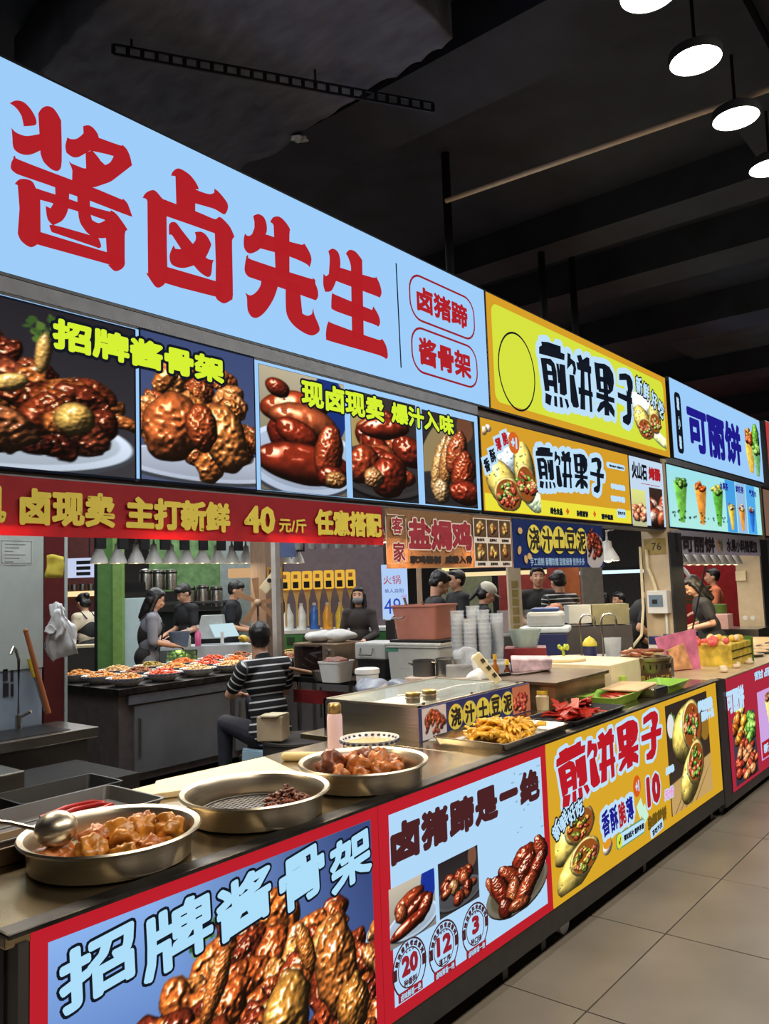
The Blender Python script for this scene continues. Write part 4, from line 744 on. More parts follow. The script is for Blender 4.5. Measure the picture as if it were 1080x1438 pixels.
b = MB(); b.ball((x1 - .05, y1 - .13, T + .105), (.054, .054, .046), sub=3)
b.make('ladle_bowl', gold_steel, ld, smooth=True)
MB().tube([(x1 - .09, y1 - .15, T + .10), (x1 - .17, y1 - .19, T + .115), (x1 - .30, y1 - .25, T + .125)], .006).make('handle', steel, ld, smooth=True)
shred = []
for k in range(4): shred.append(rockm(k + 20, (.020, .009, .008), .4, 1.5, 2).make('meat_shred', meat_m if k % 2 else meat_o, smooth='all').data)
for o in [o for o in COL.objects if o.name.startswith('meat_shred')]: bpy.data.objects.remove(o)
rs = random.Random(4)
b = MB()
for k in range(150):
    a, q = rs.uniform(0, 6.28), math.sqrt(rs.random()); q2 = q * .075; h_ = (1 - q) * .055
    c = Vector((x2 + .035 + q2 * math.cos(a) * .9, y2 + .10 + q2 * math.sin(a) * 1.15, T + .026 + h_ * rs.uniform(.5, 1)))
    R3 = Matrix.Rotation(rs.uniform(0, 3), 3, 'Z') @ Matrix.Rotation(rs.uniform(-.6, .6), 3, 'X'); b.ball(c, (rs.uniform(.008, .017), rs.uniform(.004, .008), rs.uniform(.003, .007)), rot=R3, sub=1)
for k in range(12): b.ball((x2 - .06 + rs.uniform(-.03, .03), y2 - .13 + rs.uniform(-.02, .03), T + .026), (.008, .005, .004), sub=1)
tag(center(b.noise(.004, 90).make('shredded_meat', meat_m, smooth='all')), 'heap of dark shredded meat at the right side of the middle basin', 'meat', kind='stuff')
ck = [(-.1, -.06, .05, .05), (-.02, -.10, .03, .035), (.0, -.02, .045, .045), (.02, .06, .045, .045), (-.05, .07, .05, .045), (-.03, .13, .04, .04), (.06, .02, .03, .035), (.05, .12, .03, .035), (-.08, .02, .035, .04), (.08, .08, .025, .03), (-.13, .1, .03, .035), (.04, -.06, .025, .03), (-.0, .17, .025, .03)]
cl = ['dark square braised chunk standing at the left of the third basin', 'small orange scrap left in the third basin', 'braised chunk in the centre of the third basin', 'braised chunk right of the centre of the third basin', 'tall dark braised chunk at the back of the mound', 'braised chunk at the back right of the mound', 'crumbled orange chunk at the front of the mound', 'crumbled chunk at the front right of the mound', 'braised chunk behind the dark square one', 'small crumb pile at the very front of the mound', 'braised chunk touching the far rim of the third basin', 'small crumb in front of the dark square chunk', 'crumbs at the right end of the mound']
for k, (dx, dy, dz, s) in enumerate(ck):
    o = rockm(k + 40, (s * .9, s, s * .8), .38, 1.7, 3); o.noise(s * .18, 55, k)
    o = o.make('braised_chunk', meat_m if k in (0, 4) else meat_o, smooth='all'); o.location = (x3 + dx, y3 + dy, T + dz + .018); o.rotation_euler = (k, k * .4, k * 2); tag(o, cl[k], 'meat', 'braised chunks in the third basin')
# trays, tongs and boards at the back left of the counter
def tray(name, label, x0_, y0_, x1_, y1_, z0_, h, m, cat='tray', fl_=.015, rot=0.0):
    t = thing(name, label, cat, ((x0_ + x1_) / 2, (y0_ + y1_) / 2, z0_))
    b = MB(); w_, l_ = (x1_ - x0_) / 2, (y1_ - y0_) / 2; cx, cy = (x0_ + x1_) / 2, (y0_ + y1_) / 2
    cr, sr = math.cos(rot), math.sin(rot)
    def ring(a, c, z, q=.02):
        P = []
        for sx, sy, st in ((1, 1, 0), (-1, 1, 1), (-1, -1, 2), (1, -1, 3)):
            for k in range(4): 
                th = (st + k / 3) * PI / 2; P.append((sx * (a - q) + q * math.cos(th), sy * (c - q) + q * math.sin(th), z))
        return [b.bm.verts.new((cx + u * cr - v * sr, cy + u * sr + v * cr, z_)) for u, v, z_ in P]
    rs_ = [ring(w_ - fl_ - .004, l_ - fl_ - .004, z0_), ring(w_ - .004, l_ - .004, z0_ + h - .004), ring(w_, l_, z0_ + h - .004), ring(w_, l_, z0_ + h), ring(w_ - .008, l_ - .008, z0_ + h), ring(w_ - fl_ - .008, l_ - fl_ - .008, z0_ + .004)]
    for a, c in zip(rs_, rs_[1:]):
        for k in range(16): b.bm.faces.new((a[k], a[(k + 1) % 16], c[(k + 1) % 16], c[k]))
    b.bm.faces.new(rs_[0][::-1]); b.bm.faces.new(rs_[-1])
    b.make('tray_body', m, t, smooth=True); return t
tray('oven_tray', 'dark steel oven tray behind the nearest basin, red tongs in it', -2.62, 1.02, -2.28, 1.62, T, .045, steel_dark)
tray('oven_tray', 'shallow steel tray at the left edge in front of the dark one', -2.34, .86, -2.19, 1.2, T + .002, .05, mat('brown_steel', (140, 118, 92), rough=.35, metal=.8))
tg = thing('tongs', 'steel tongs with red handle loops lying in the dark oven tray', 'tongs', (-2.4, 1.4, T + .03))
for s in (0, .045):
    MB().tube([(-2.45 + s, 1.28, T + .035), (-2.44 + s, 1.36, T + .05), (-2.425 + s, 1.44, T + .052), (-2.405 + s, 1.47, T + .045), (-2.4 + s, 1.42, T + .04), (-2.42 + s, 1.34, T + .038), (-2.44 + s, 1.29, T + .035)], .0075).make('red_handle', red, tg, smooth=True)
MB().bar((-2.46, 1.28, T + .03), (-2.5, 1.1, T + .02), .012, .004).make('jaw', steel, tg)
t = thing('cutting_board', 'pale wooden chopping board behind the middle basin', 'board', (-2.38, 2.0, T))
MB().prism([(-2.60, 1.80, T + .001), (-2.44, 1.68, T + .001), (-2.20, 2.16, T + .001), (-2.56, 2.30, T + .001)], (0, 0, .022)).make('board', mat('pale_wood', (218, 196, 152), rough=.6, var=.1, scale=6, stretch=(20, 1, 1)), t, bevel=.005)
t = thing('oven_mitt', 'crumpled tan cloth glove lying between the board and the third basin', 'glove', (-2.4, 2.4, T))
b = MB(); b.cap((-2.5, 2.36, T + .015), .018, (-2.36, 2.44, T + .018), .022); b.cap((-2.36, 2.44, T + .018), .022, (-2.28, 2.56, T + .02), .02); b.cap((-2.42, 2.42, T + .015), .014, (-2.36, 2.34, T + .014), .012); b.noise(.006, 30); b.make('cloth', mat('tan_cloth', (205, 185, 135), rough=.8, bump=.2), t, smooth='all')
# patterned bowl, thermos
pat = mat('blue_pattern', (54, 58, 92), rough=.3)
def china(name, label, x, y, z, R=.105, h=.05, cat='bowl', grp=None):
    t = thing(name, label, cat, (x, y, z), grp)
    MB().lathe([(0, 0), (R * .5, 0), (R * .55, .004), (R * .9, h * .7), (R, h), (R - .005, h), (R * .86, h * .68), (R * .5, .008), (0, .008)], (x, y, z), 40).make('bowl_body', mat('china_white', (222, 222, 216), rough=.2, var=.03), t, smooth=True)
    b = MB()
    for k in range(26):
        a = k * 2 * PI / 26; b.ball((x + (R * .955) * math.cos(a), y + R * .955 * math.sin(a), z + h * .85), (.009 * R / .1, .009 * R / .1, .007), sub=1)
    b.make('painted_rim', pat, t); return t
t = china('china_bowl', 'white china bowl with blue patterned rim behind the third basin', -2.26, 2.62, T, .125, .075)
MB().cyl((-2.26, 2.62, T + .02), (-2.26, 2.62, T + .055), .10, n=30).make('broth', mat('tan_broth', (205, 165, 110), rough=.2), t)
t = thing('bottle', 'pale pink bottle with clear cap standing left of the glass case', 'bottle', (-2.501,2.665, T))
xx, yy = (-2.501,2.665); MB().lathe([(0, 0), (.034, 0), (.034, .135), (.03, .15), (0, .15)], (xx, yy, T), 24).make('bottle_body', mat('pale_pink_plastic', (226, 196, 205), rough=.4, var=.03), t, smooth=True)
MB().lathe([(.030, .15), (.031, .185), (.024, .195), (0, .195)], (xx, yy, T), 20).make('cap', mat('gold_foil_cap', (170, 140, 90), rough=.3, metal=.7, var=.5, scale=60), t, smooth=True)
# glass topped food case
GX0, GX1, GY0, GY1, GZ = -2.86, -2.25, 2.97, 3.93, 1.035
t = thing('food_case', 'low steel and glass food case with blue potato banner on its front', 'display case', ((GX0 + GX1) / 2, (GY0 + GY1) / 2, T))
MB().box(GX0, GY0, T, GX1, GY0 + .012, GZ).box(GX0, GY0, T, GX0 + .012, GY1, GZ).box(GX1 - .012, GY0, T, GX1, GY1, GZ).box(GX0, GY1 - .012, T, GX1, GY1, GZ).make('steel_sides', steel, t)
MB().box(GX0 + .02, GY0 + .02, T + .03, GX1 - .02, GY1 - .02, T + .04).make('inner_floor', steel_dark, t)
MB().box(GX0, GY0, GZ, GX1, GY0 + .018, GZ + .01).box(GX0, GY1 - .018, GZ, GX1, GY1, GZ + .01).box(GX0, GY0, GZ, GX0 + .018, GY1, GZ + .01).box(GX1 - .018, GY0, GZ, GX1, GY1, GZ + .01).make('top_frame', gold_steel, t)
MB().box(GX0 + .018, GY0 + .018, GZ + .002, GX1 - .018, GY1 - .018, GZ + .007).make('glass_top', glass, t)
MB().box(GX0 + .1, GY0 + .08, T + .04, GX1 - .25, GY0 + .5, T + .11).make('white_liner', mat('cream_liner', (226, 216, 190), rough=.6), t)
for yy in (GY0 + .05, GY0 + .45, GY1 - .06): MB().cyl((GX1 - .02, yy, GZ + .01), (GX1 - .02, yy, GZ + .02), .008, n=10).make('hinge_knob', steel, t)
bx = GX1 + .012
MB().box(GX1, GY0 - .02, T, bx, GY1 + .02, GZ + .004).make('banner_board', mat('navy_banner', (38, 46, 104), rough=.5), t)
y_ = GY0 + .2; cw = (GY1 - GY0 - .36) / 5
for i, c in enumerate('浇汁土豆泥'):
    cy = y_ + (i + .5) * cw; cz = (T + GZ) / 2; disc(t, bx + .0006, cy, cz, cw * .52, .060, yel); words(t, bx, c, cy - cw * .36, cz - .045, cy + cw * .36, cz + .045, BM, bold=.004)
p = Pic(40, 36, (205, 200, 205)); p.heap(.5, .5, .48, .38, 40, .12, ((120, 40, 26), (150, 60, 34), (95, 30, 22)), 61, .7, .8); p.mesh(t, bx + .001, GY0 - .01, T + .004, GY0 + .18, GZ, m=prt)
p = Pic(36, 36, (200, 120, 90)); p.heap(.5, .55, .4, .4, 30, .12, ((190, 60, 50), (160, 40, 36), (210, 100, 80)), 66, .7, .8); p.mesh(t, bx + .001, GY1 - .17, T + .004, GY1 + .015, GZ, m=prt)
MB().prism([(-2.10, 3.02, T + .001), (-2.22, 2.98, T + .001), (-2.22, 3.2, T + .001), (-2.12, 3.24, T + .001)], (0, 0, .006)).make('base_flap', white, t)
for k, (a, c) in enumerate(((580, 983), (606, 978))):
    xx, yy = (-2.350,3.044) if k == 0 else (-2.334,3.153)
    t = thing('lidded_jar', ('small steel jar with ribbed gold lid, left of the pair on the glass case', 'small steel jar with ribbed lid, right of the pair on the glass case')[k], 'jar', (xx, yy, GZ + .01), 'jars on the glass case')
    MB().lathe([(0, 0), (.034, 0), (.034, .018), (.037, .02), (.037, .026), (.034, .028), (.034, .036)], (xx, yy, GZ + .0105), 28).make('jar_body', gold_steel, t, smooth=True)
    MB().lathe([(.034, .037), (.036, .038), (.036, .047), (.03, .05), (0, .05)], (xx, yy, GZ + .0105), 28).make('lid', mat('brass_lid', (190, 160, 90), rough=.3, metal=.8), t, smooth=True)
# upright white scoop handle (label stick) on the case
xx, yy = (-2.322,3.764); t = thing('power_strip', 'cream handset shaped power strip leaning up on the glass case', 'power strip', (xx, yy, GZ + .01))
d_ = Vector((-.10, -.06, .155)); MB().bar(Vector((xx, yy, GZ + .02)), Vector((xx, yy, GZ + .02)) + d_, .036, .052).make('strip_body', cream, t, bevel=.008)
for k in range(3): MB().bar(Vector((xx + .02, yy - .01, GZ + .025)) + d_ * (.2 + k * .25), Vector((xx + .02, yy - .01, GZ + .025)) + d_ * (.32 + k * .25), .01, .02).make('socket', mat('socket_dark', (60, 50, 30), rough=.5), t)
MB().tube([(xx, yy, GZ + .03), (xx - .1, yy - .25, GZ + .03), (xx - .05, yy - .5, GZ + .035), (xx - .2, yy - .62, GZ + .02)], .004).make('cord', white, t, smooth=True)
# tray of yellow chicken feet
TR = tray('steel_tray', 'steel tray heaped with yellow chicken feet in front of the case', -2.16, 2.92, -1.78, 3.50, T, .038, steel)
feet_m = mat('yellow_chicken_skin', (226, 170, 46), rough=.3, var=.25, scale=30, bump=.15)
b = MB(); b.tube([(-.055, 0, 0), (-.02, 0, .006), (.0, 0, .006)], [.008, .0085, .011], 8)
for s in (-1, 0, 1): b.tube([(-.002, s * .003, .006), (.025, s * .014, .010), (.045, s * .02, .002), (.055, s * .02, -.008)], [.008, .0065, .0055, .002], 7)
b.tube([(-.004, 0, .004), (-.008, -.018, .0), (-.004, -.026, -.008)], [.007, .005, .002], 6)
f0 = b.make('chicken_foot', feet_m, smooth='all'); rf = random.Random(9)
for k in range(70):
    o = f0 if k == 0 else f0.copy()
    if k: COL.objects.link(o)
    a, q = rf.uniform(0, 6.28), math.sqrt(rf.random()); ex = 1 - q * q
    o.location = (-1.97 + .13 * q * math.cos(a), 3.21 + .22 * q * math.sin(a), T + .014 + ex * .065 * rf.uniform(.35, 1)); o.rotation_euler = (rf.uniform(-.7, .7), rf.uniform(-.5, .5), rf.uniform(0, 6.28)); o.scale = (1.1,) * 3
    tag(o, 'yellow chicken foot with curled toes in the heap on the tray before the glass case', 'chicken foot', 'chicken feet on the steel tray')
# tray of red spicy strips
TR2 = tray('dark_tray', 'dark tray of bright red spicy strips right of the chicken feet', -2.06, 3.56, -1.78, 4.16, T, .032, mat('navy_tray', (52, 56, 66), rough=.35, metal=.5))
sm = mat('red_chilli_coating', (176, 36, 22), rough=.3, var=.45, scale=40, bump=.3)
s0 = MB().box(-.018, -.11, -.003, .018, .11, .003).noise(.006, 22).make('spicy_strip', sm, bevel=.001)
for k in range(34):
    o = s0 if k == 0 else s0.copy()
    if k: COL.objects.link(o)
    q = k / 33; o.location = (-1.92 + rf.uniform(-.08, .08), 3.84 + rf.uniform(-.17, .17), T + .018 + .075 * (1 - abs(rf.uniform(-1, 1))) * (.3 + .7 * q)); o.rotation_euler = (rf.uniform(-.25, .25), rf.uniform(-.4, .4), rf.uniform(-.5, .8)); o.scale = (1, rf.uniform(.7, 1.1), 1)
    tag(o, 'flat red chilli coated strip in the heap on the dark tray', 'spicy strip', 'red strips on the dark tray')
# yellow jar, inset trays, green basket
xx, yy = (-2.148,3.938); t = thing('sauce_jar', 'small yellow topped jar lying against the end of the glass case', 'jar', (-2.2, 4.02, T)); MB().lathe([(0, 0), (.035, 0), (.038, .07), (.03, .08), (0, .08)], (-2.2, 4.02, T), 20).make('jar_body', cream, t, smooth=True); MB().lathe([(.03, .081), (.032, .083), (.032, .1), (0, .1)], (-2.2, 4.02, T), 20).make('lid', mat('yellow_lid', (225, 190, 70), rough=.4), t, smooth=True)
tray('steel_pan', 'small empty steel pan behind the red strips', -2.30, 4.10, -2.08, 4.46, T, .06, gold_steel)
grn = mat('light_green_plastic', (150, 200, 80), rough=.4, var=.08)
t = tray('green_basket', 'light green plastic basket holding flat orange strips behind the red ones', -2.10, 4.2, -1.86, 4.62, T, .055, grn, 'basket', .03); 
for k in range(4): o = s0.copy(); COL.objects.link(o); o.location = (-1.98 + k * .01, 4.34 + k * .045, T + .035 + k * .004); o.rotation_euler = (0, 0, .5 + k * .2); o['label'] = 'flat orange strip lying in the near green basket'; o['group'] = 'strips in the green basket'
t = tray('green_basket', 'larger light green basket in front of the skewer cooker', -2.02, 4.86, -1.80, 5.22, T, .05, grn, 'basket', .03)
t = thing('cutting_board', 'thin tan cutting board lying across the green basket', 'board', (-1.97, 4.6, T + .058)); MB().box(-2.08, 4.46, T + .058, -1.86, 4.86, T + .066, .1).make('board', mat('tan_board', (222, 190, 145), rough=.6), t, bevel=.002)
t = thing('steel_bin', 'low steel bin with rounded dark end beside the green baskets', 'bin', (-1.88, 4.78, T)); MB().box(-2.0, 4.66, T, -1.81, 4.86, T + .055).make('bin_body', steel, t, bevel=.015)
# griddle unit
t = thing('griddle', 'square steel griddle with dark greasy plate, cleaver lying on it', 'griddle', (-2.25, 4.35, T))
b = MB().box(-2.56, 4.02, T, -2.12, 4.66, T + .13); b.make('griddle_body', mat('stained_steel', (130, 112, 88), rough=.35, metal=.8, var=.4, scale=6), t, bevel=.004)
MB().box(-2.58, 4.0, T + .131, -2.10, 4.68, T + .15).make('hot_plate', mat('greasy_plate', (82, 66, 50), rough=.3, metal=.5, var=.5, scale=7), t, bevel=.003)
t = thing('cleaver', 'cleaver with dark handle lying across the griddle plate', 'knife', (-2.5, 4.3, T + .15)); MB().bar((-2.56, 4.10, T + .156), (-2.52, 4.22, T + .158), .02).make('handle', black, t, bevel=.003); MB().prism([(-2.53, 4.22, T + .154), (-2.47, 4.21, T + .154), (-2.42, 4.42, T + .154), (-2.46, 4.43, T + .154)], (0, 0, .004)).make('blade', steel, t)
t = thing('peeler', 'orange handled scraper lying in front of the griddle', 'scraper', (-2.34, 3.97, T)); MB().bar((-2.5, 3.965, T + .10), (-2.28, 3.975, T + .03), .02, .012).make('handle', mat('orange_wood', (214, 150, 60), rough=.5), t, bevel=.003)
# white cabinet, round lid with green knob, skewer cooker
t = thing('white_cabinet', 'cream white boxy cooker behind the griddle, round lid on top', 'cooker', (-2.45, 5.0, T)); MB().box(-2.72, 4.75, T, -2.12, 5.28, T + .17).make('cabinet_body', mat('ivory_enamel', (226, 210, 172), rough=.4, var=.04), t, bevel=.006); MB().box(-2.10, 4.86, T + .01, -2.118, 4.93, T + .09).make('yellow_green_tag', mat('lime_tag', (190, 220, 90), rough=.5), t)
xx, yy = (-2.623,5.071); t = thing('round_lid', 'round cream lid with green knob lying on the white cooker', 'lid', (xx, yy, T + .172)); MB().lathe([(0, 0), (.14, 0), (.145, .015), (.13, .022), (0, .03)], (-2.52, 4.92, T + .172), 36).make('lid_plate', cream, t, smooth=True)
t.location = (-2.52, 4.92, T + .172)
for c_ in t.children: c_.data.transform(Matrix.Translation(Vector((xx, yy, 0)) - Vector((-2.52, 4.92, 0))))
ORG[t] = Vector((-2.52, 4.92, T + .172)); b = MB(); b.cyl((-2.52, 4.92, T + .2), (-2.52, 4.92, T + .25), .009, n=10)
for k in range(9): b.ball((-2.52 + .028 * math.cos(k * .8), 4.92 + .028 * math.sin(k * .8), T + .25 + .008 * (k % 3)), .014, sub=1)
b.make('green_knob', mat('yellow_green_knob', (178, 190, 50), rough=.5), t, smooth='all')
cx, cy = -2.16, 5.38; t = thing('skewer_cooker', 'round steel cooker with brown lettered band, meat skewers on its rim', 'cooker', (cx, cy, T))
MB().lathe([(0, 0), (.165, 0), (.17, .02), (.17, .145), (.182, .15), (.185, .165), (.17, .17), (.155, .165), (.15, .14), (0, .14)], (cx, cy, T), 48).make('cooker_body', mat('aged_steel', (160, 140, 110), rough=.3, metal=.9, var=.3), t, smooth=True)
MB().lathe([(.172, .012), (.1725, .012), (.1725, .07), (.172, .07)], (cx, cy, T), 48).make('lettered_band', mat('brown_band', (84, 54, 34), rough=.5), t, smooth=True)
for k, c in enumerate('地台湾火山石烤'):
    th = -1.85 + k * .27; V_, F_ = text_mesh(c); mxa = max(v[0] for v in V_) or 1; vv = []
    for a, c2 in V_: tt = th + (a - .4) * .24; vv.append((.174 * math.cos(tt), .174 * math.sin(tt), .016 + c2 * .05))
    me = bpy.data.meshes.new('lettering'); me.from_pydata(vv, [], F_); o = link('lettering', me, gold, t)
b = MB()
for k in range(26):
    th = k * 2 * PI / 26; b.box(cx + .1715 * math.cos(th) - .004, cy + .1715 * math.sin(th) - .004, T + .095, cx + .1715 * math.cos(th) + .004, cy + .1715 * math.sin(th) + .004, T + .125)
b.make('vent_slots', black, t, kind='stuff')
sau_m = mat('roast_sausage', (140, 74, 42), rough=.3, var=.35, scale=20, bump=.1)
for k in range(9):
    a = -.6 + k * .12 + (k % 3) * .5; s_ = thing('meat_skewer', 'glazed brown meat skewer laid across the round cooker', 'skewer', (cx, cy, T + .17), 'skewers on the round cooker')
    ox, oy = rf.uniform(-.06, .06), -.12 + k * .028; v0 = Vector((cx + ox - .1 * math.cos(a), cy + oy - .1 * math.sin(a), T + .183 + (k % 2) * .012)); v1 = Vector((cx + ox + .07 * math.cos(a), cy + oy + .07 * math.sin(a), T + .186 + (k % 2) * .012))
    mid = (v0 + v1) / 2 + Vector((0, 0, .008)); MB().tube([v0, v0.lerp(mid, .2), mid, v1.lerp(mid, .2), v1], [.004, .013, .015, .013, .004], 10).make('sausage', sau_m, s_, smooth='all'); MB().cyl(v1, v1 + (v1 - v0) * .4, .002, n=6).make('stick', mat('bamboo_stick', (210, 180, 120), rough=.6), s_)
t = tag(center(MB().tube([(cx - .05 + .23 * math.cos(a), cy + .23 * math.sin(a), T + .012) for a in [-1.9 + i * .2 for i in range(20)]], .011).make('cable_hose', mat('pale_hose', (190, 184, 172), rough=.5), smooth='all')), 'pale hose curving on the worktop around the skewer cooker', 'hose')
# ================================================================ INSIDE THE STALL: left wall, sink
wp = mat('pale_green_grey_board', (176, 186, 182), rough=.6, var=.04)
t = thing('partition_panel', 'pale grey green partition board behind the sink at the left edge', 'partition', (-5.1, 1.8, 0))
MB().box(-5.12, .2, 1.15, -5.06, 2.66, 2.4).make('upper_board', wp, t); MB().box(-5.13, .2, .62, -5.065, 2.655, 1.148).make('lower_board', mat('blue_grey_board', (142, 156, 172), rough=.5, var=.05), t)
for k, q in enumerate([(6, 941, 20, 958), (5, 962, 13, 968), (3, 972, 12, 990), (15, 942, 20, 948), (16, 952, 20, 962)]):
    pass
X_ = -5.06
for a in ((2.400,1.162, 2.431,1.089), (2.401,1.075, 2.437,0.992), (2.449,1.153, 2.467,1.080), (2.450,1.065, 2.468,0.988)): rect(t, X_, *a, BM, 'faded_black_mark')
a = (2.375,1.973, 2.588,1.811); rect(t, X_ + .001, *a, mat('paper_pale', (186, 194, 188), rough=.7), 'paper_notice'); outline(t, X_ + .002, rrect_pts(a[0] + .01, a[3] + .01, a[2] - .01, a[1] - .01, .005), .003, grey)
for k in range(7): rect(t, X_ + .002, a[0] + .03, a[1] - .03 - k * .022, a[2] - .05 - (k % 3) * .04, a[1] - .034 - k * .022, grey, 'print_line')
t = thing('wall_column', 'dark red column beside the pale partition, plastic bags hung on it', 'column', (-5.25, 2.85, 0)); _y0 = (2.739,1.546)[0]; _y1 = (2.881,1.540)[0]; MB().box(-5.3, _y0, 0, -5.2, _y1, 2.4).make('column_body', mat('dark_red_paint', (96, 26, 30), rough=.45), t); MB().box(-5.3, _y1, 0, -5.19, _y1 + .02, 2.4).make('edge_strip', wp, t)
t = thing('wash_sink', 'dark steel wash sink in front of the pale partition at the left', 'sink', (-4.8, 2.3, 0))
b = MB(); b.box(-5.02, 1.3, .74, -4.56, 2.75, .80)
b.make('rim', steel, t, bevel=.004); MB().box(-4.96, 1.7, .795, -4.62, 2.6, .803).make('basin_shade', mat('sink_shadow', (34, 34, 36), rough=.4, metal=.5), t); MB().box(-4.96, 2.15, .80, -4.62, 2.17, .812).make('divider', steel, t)  # dark slab on the rim paints the shade inside the basin
MB().box(-4.99, 1.35, .3, -4.6, 2.7, .74).make('skirt', steel_dark, t)
for y in (1.4, 2.68): MB().cyl((-4.62, y, 0), (-4.62, y, .3), .02).make('leg', steel, t)
xx = -4.98; yy, zz = (2.460,0.963); t = thing('faucet', 'tall thin hooked tap standing over the sink', 'tap', (xx, yy, .8)); MB().tube([(xx, yy, .8), (xx, yy, 1.22), (xx, yy - .02, 1.28), (xx + .03, yy - .05, 1.3), (xx + .04, yy - .07, 1.26)], .010).make('spout', steel, t, smooth=True); MB().cyl((xx, yy, .86), (xx + .06, yy + .05, .9), .01).make('handle', steel, t); MB().cyl((xx, yy, .80), (xx, yy, .88), .02).make('base', steel, t)
p0 = Vector((-4.933,2.480,1.395)); p1 = Vector((-4.867,2.594,0.879)); t = tag(center(MB().cyl(p1, p0, .017, .014, 12).ball(p0, .016).make('broom_handle', mat('orange_brown_wood', (150, 84, 44), rough=.5), smooth=True)), 'orange brown wooden broom handle leaning by the sink', 'broom handle')
p0 = Vector((-5.026,2.555,1.215)); p1 = Vector((-4.977,2.634,0.883)); t = thing('mop_pole', 'pole with yellow grip leaning behind the wooden broom handle', 'pole', p1); ORG[t] = p1; MB().cyl(p1, p0, .012, n=10).make('shaft', grey, t, smooth=True); MB().cyl(p0, p0 + (p1 - p0) * .35, .02, n=12).make('yellow_grip', mat('yellow_plastic', (205, 175, 50), rough=.4), t, smooth=True)
# plastic bags, yellow cloth
bagm = mat('white_thin_plastic', (205, 205, 205), rough=.35, var=.1, bump=.3, scale=14)
c = Vector((-5.048,2.777,1.379)); b = MB(); RVb = Vector((.772, .634, 0)); NVb = Vector((.63, -.77, 0))
for (o_, P_l) in ((0, [(-.055, .16), (-.02, .19), (.012, .17), (.03, .08), (.075, .03), (.09, -.06), (.11, -.15), (.03, -.17), (-.06, -.19), (-.085, -.14), (-.075, -.02), (-.085, .04), (-.06, .09)]), (.03, [(-.02, .13), (.02, .14), (.05, .05), (.04, -.03), (.0, -.06), (-.04, -.02), (-.05, .05)]), (.045, [(-.07, .02), (-.03, .03), (.0, -.0), (-.03, -.02), (-.09, -.01)])):
    b.prism([c + NVb * o_ + RVb * u_ + Vector((0, 0, v_)) for u_, v_ in P_l], NVb * .035)
bmesh.ops.triangulate(b.bm, faces=b.bm.faces[:]); bmesh.ops.subdivide_edges(b.bm, edges=b.bm.edges[:], cuts=4, use_grid_fill=True)
o = b.noise(.025, 12, 3).noise(.012, 34, 5).make('plastic_bags', bagm, smooth='all'); tag(center(o), 'bunch of crumpled white plastic bags hanging on the dark red column', 'bags', kind='stuff')
c = Vector((-4.997,2.704,1.795)); b = MB(); b.box(c.x - .008, c.y - .055, c.z - .07, c.x + .008, c.y + .055, c.z + .07); bmesh.ops.subdivide_edges(b.bm, edges=b.bm.edges[:], cuts=5, use_grid_fill=True); o = b.noise(.015, 14).make('yellow_cloth', mat('yellow_rag', (196, 178, 60), rough=.8, bump=.3), smooth='all'); tag(center(o), 'yellow cloth hung at the top of the dark red column', 'cloth')
# prep shelf low left with boxes
t = thing('prep_box', 'grey steel box at the left edge below the sink', 'box', (-3.4, 1.2, .6)); x_, y_ = (-3.750,1.885); MB().box(x_ - .5, y_ - .6, .68, x_, y_, .8).make('box_body', steel, t, bevel=.006)
MB().box(x_ - .6, y_ - .7, 0, x_ + .02, y_ + .6, .675).make('stand', blackm, t)
x_, y_ = (-3.449,1.912); t = tray('black_crate', 'black plastic crate behind the oven tray at the left', x_ - .12, y_ - .27, x_ + .16, y_ + .2, .68, .085, black, 'crate', .02)
# ---------------------------------------------------------------- back counter with bowls of food
BX0, BX1, BY0, BY1 = -6.95, -5.74, 3.64, 6.9
t = thing('back_counter', 'dark steel back counter crowded with patterned bowls of food', 'counter', (-6.3, 5.2, 0))
MB().box(BX0, BY0, .80, BX1, BY1, .85).make('worktop', steel_edge, t, bevel=.003)
MB().box(BX0 + .03, BY0 + .03, .1, BX1 - .05, BY1, .8).make('body', mat('brown_steel_side', (96, 86, 82), rough=.5, metal=.3, var=.2), t)
for k in range(3):
    y = BY0 + .16 + k * 1.05; o = MB().box(BX1 - .05, y, .16, BX1 - .025, y + .98, .70).make('door', mat('door_steel', (120, 120, 122), rough=.35, metal=.45, var=.35, scale=1.6), t, bevel=.004); MB().box(BX1 - .025, y + .03, .3, BX1 - .012, y + .05, .6).make('handle', steel, o)
MB().box(BX1 - .05, BY0 + .1, .715, BX1 - .015, BY1, .79).make('rail_strip', mat('bright_strip', (150, 156, 166), rough=.35, metal=.8), t)
for y in (BY0 + .06, 5.0, 6.6): MB().cyl((BX1 - .1, y, 0), (BX1 - .1, y, .1), .03).make('leg', steel, t)
foods = [('orange', (214, 120, 50)), ('golden brown', (205, 140, 66)), ('pale tan', (205, 170, 120)), ('red orange', (205, 84, 50)), ('mixed green and orange', (160, 140, 70)), ('brown', (140, 84, 50))]
rr = random.Random(12); first = {}; heapn = 0
FM = [mat('food_' + n.replace(' ', '_'), c_, rough=.5, var=.45, scale=40, bump=.3) for n, c_ in foods]
wh = ['front row', 'middle row', 'back row']; ordn = ['first', 'second', 'third', 'fourth', 'fifth', 'sixth', 'seventh', 'eighth']
hp = []
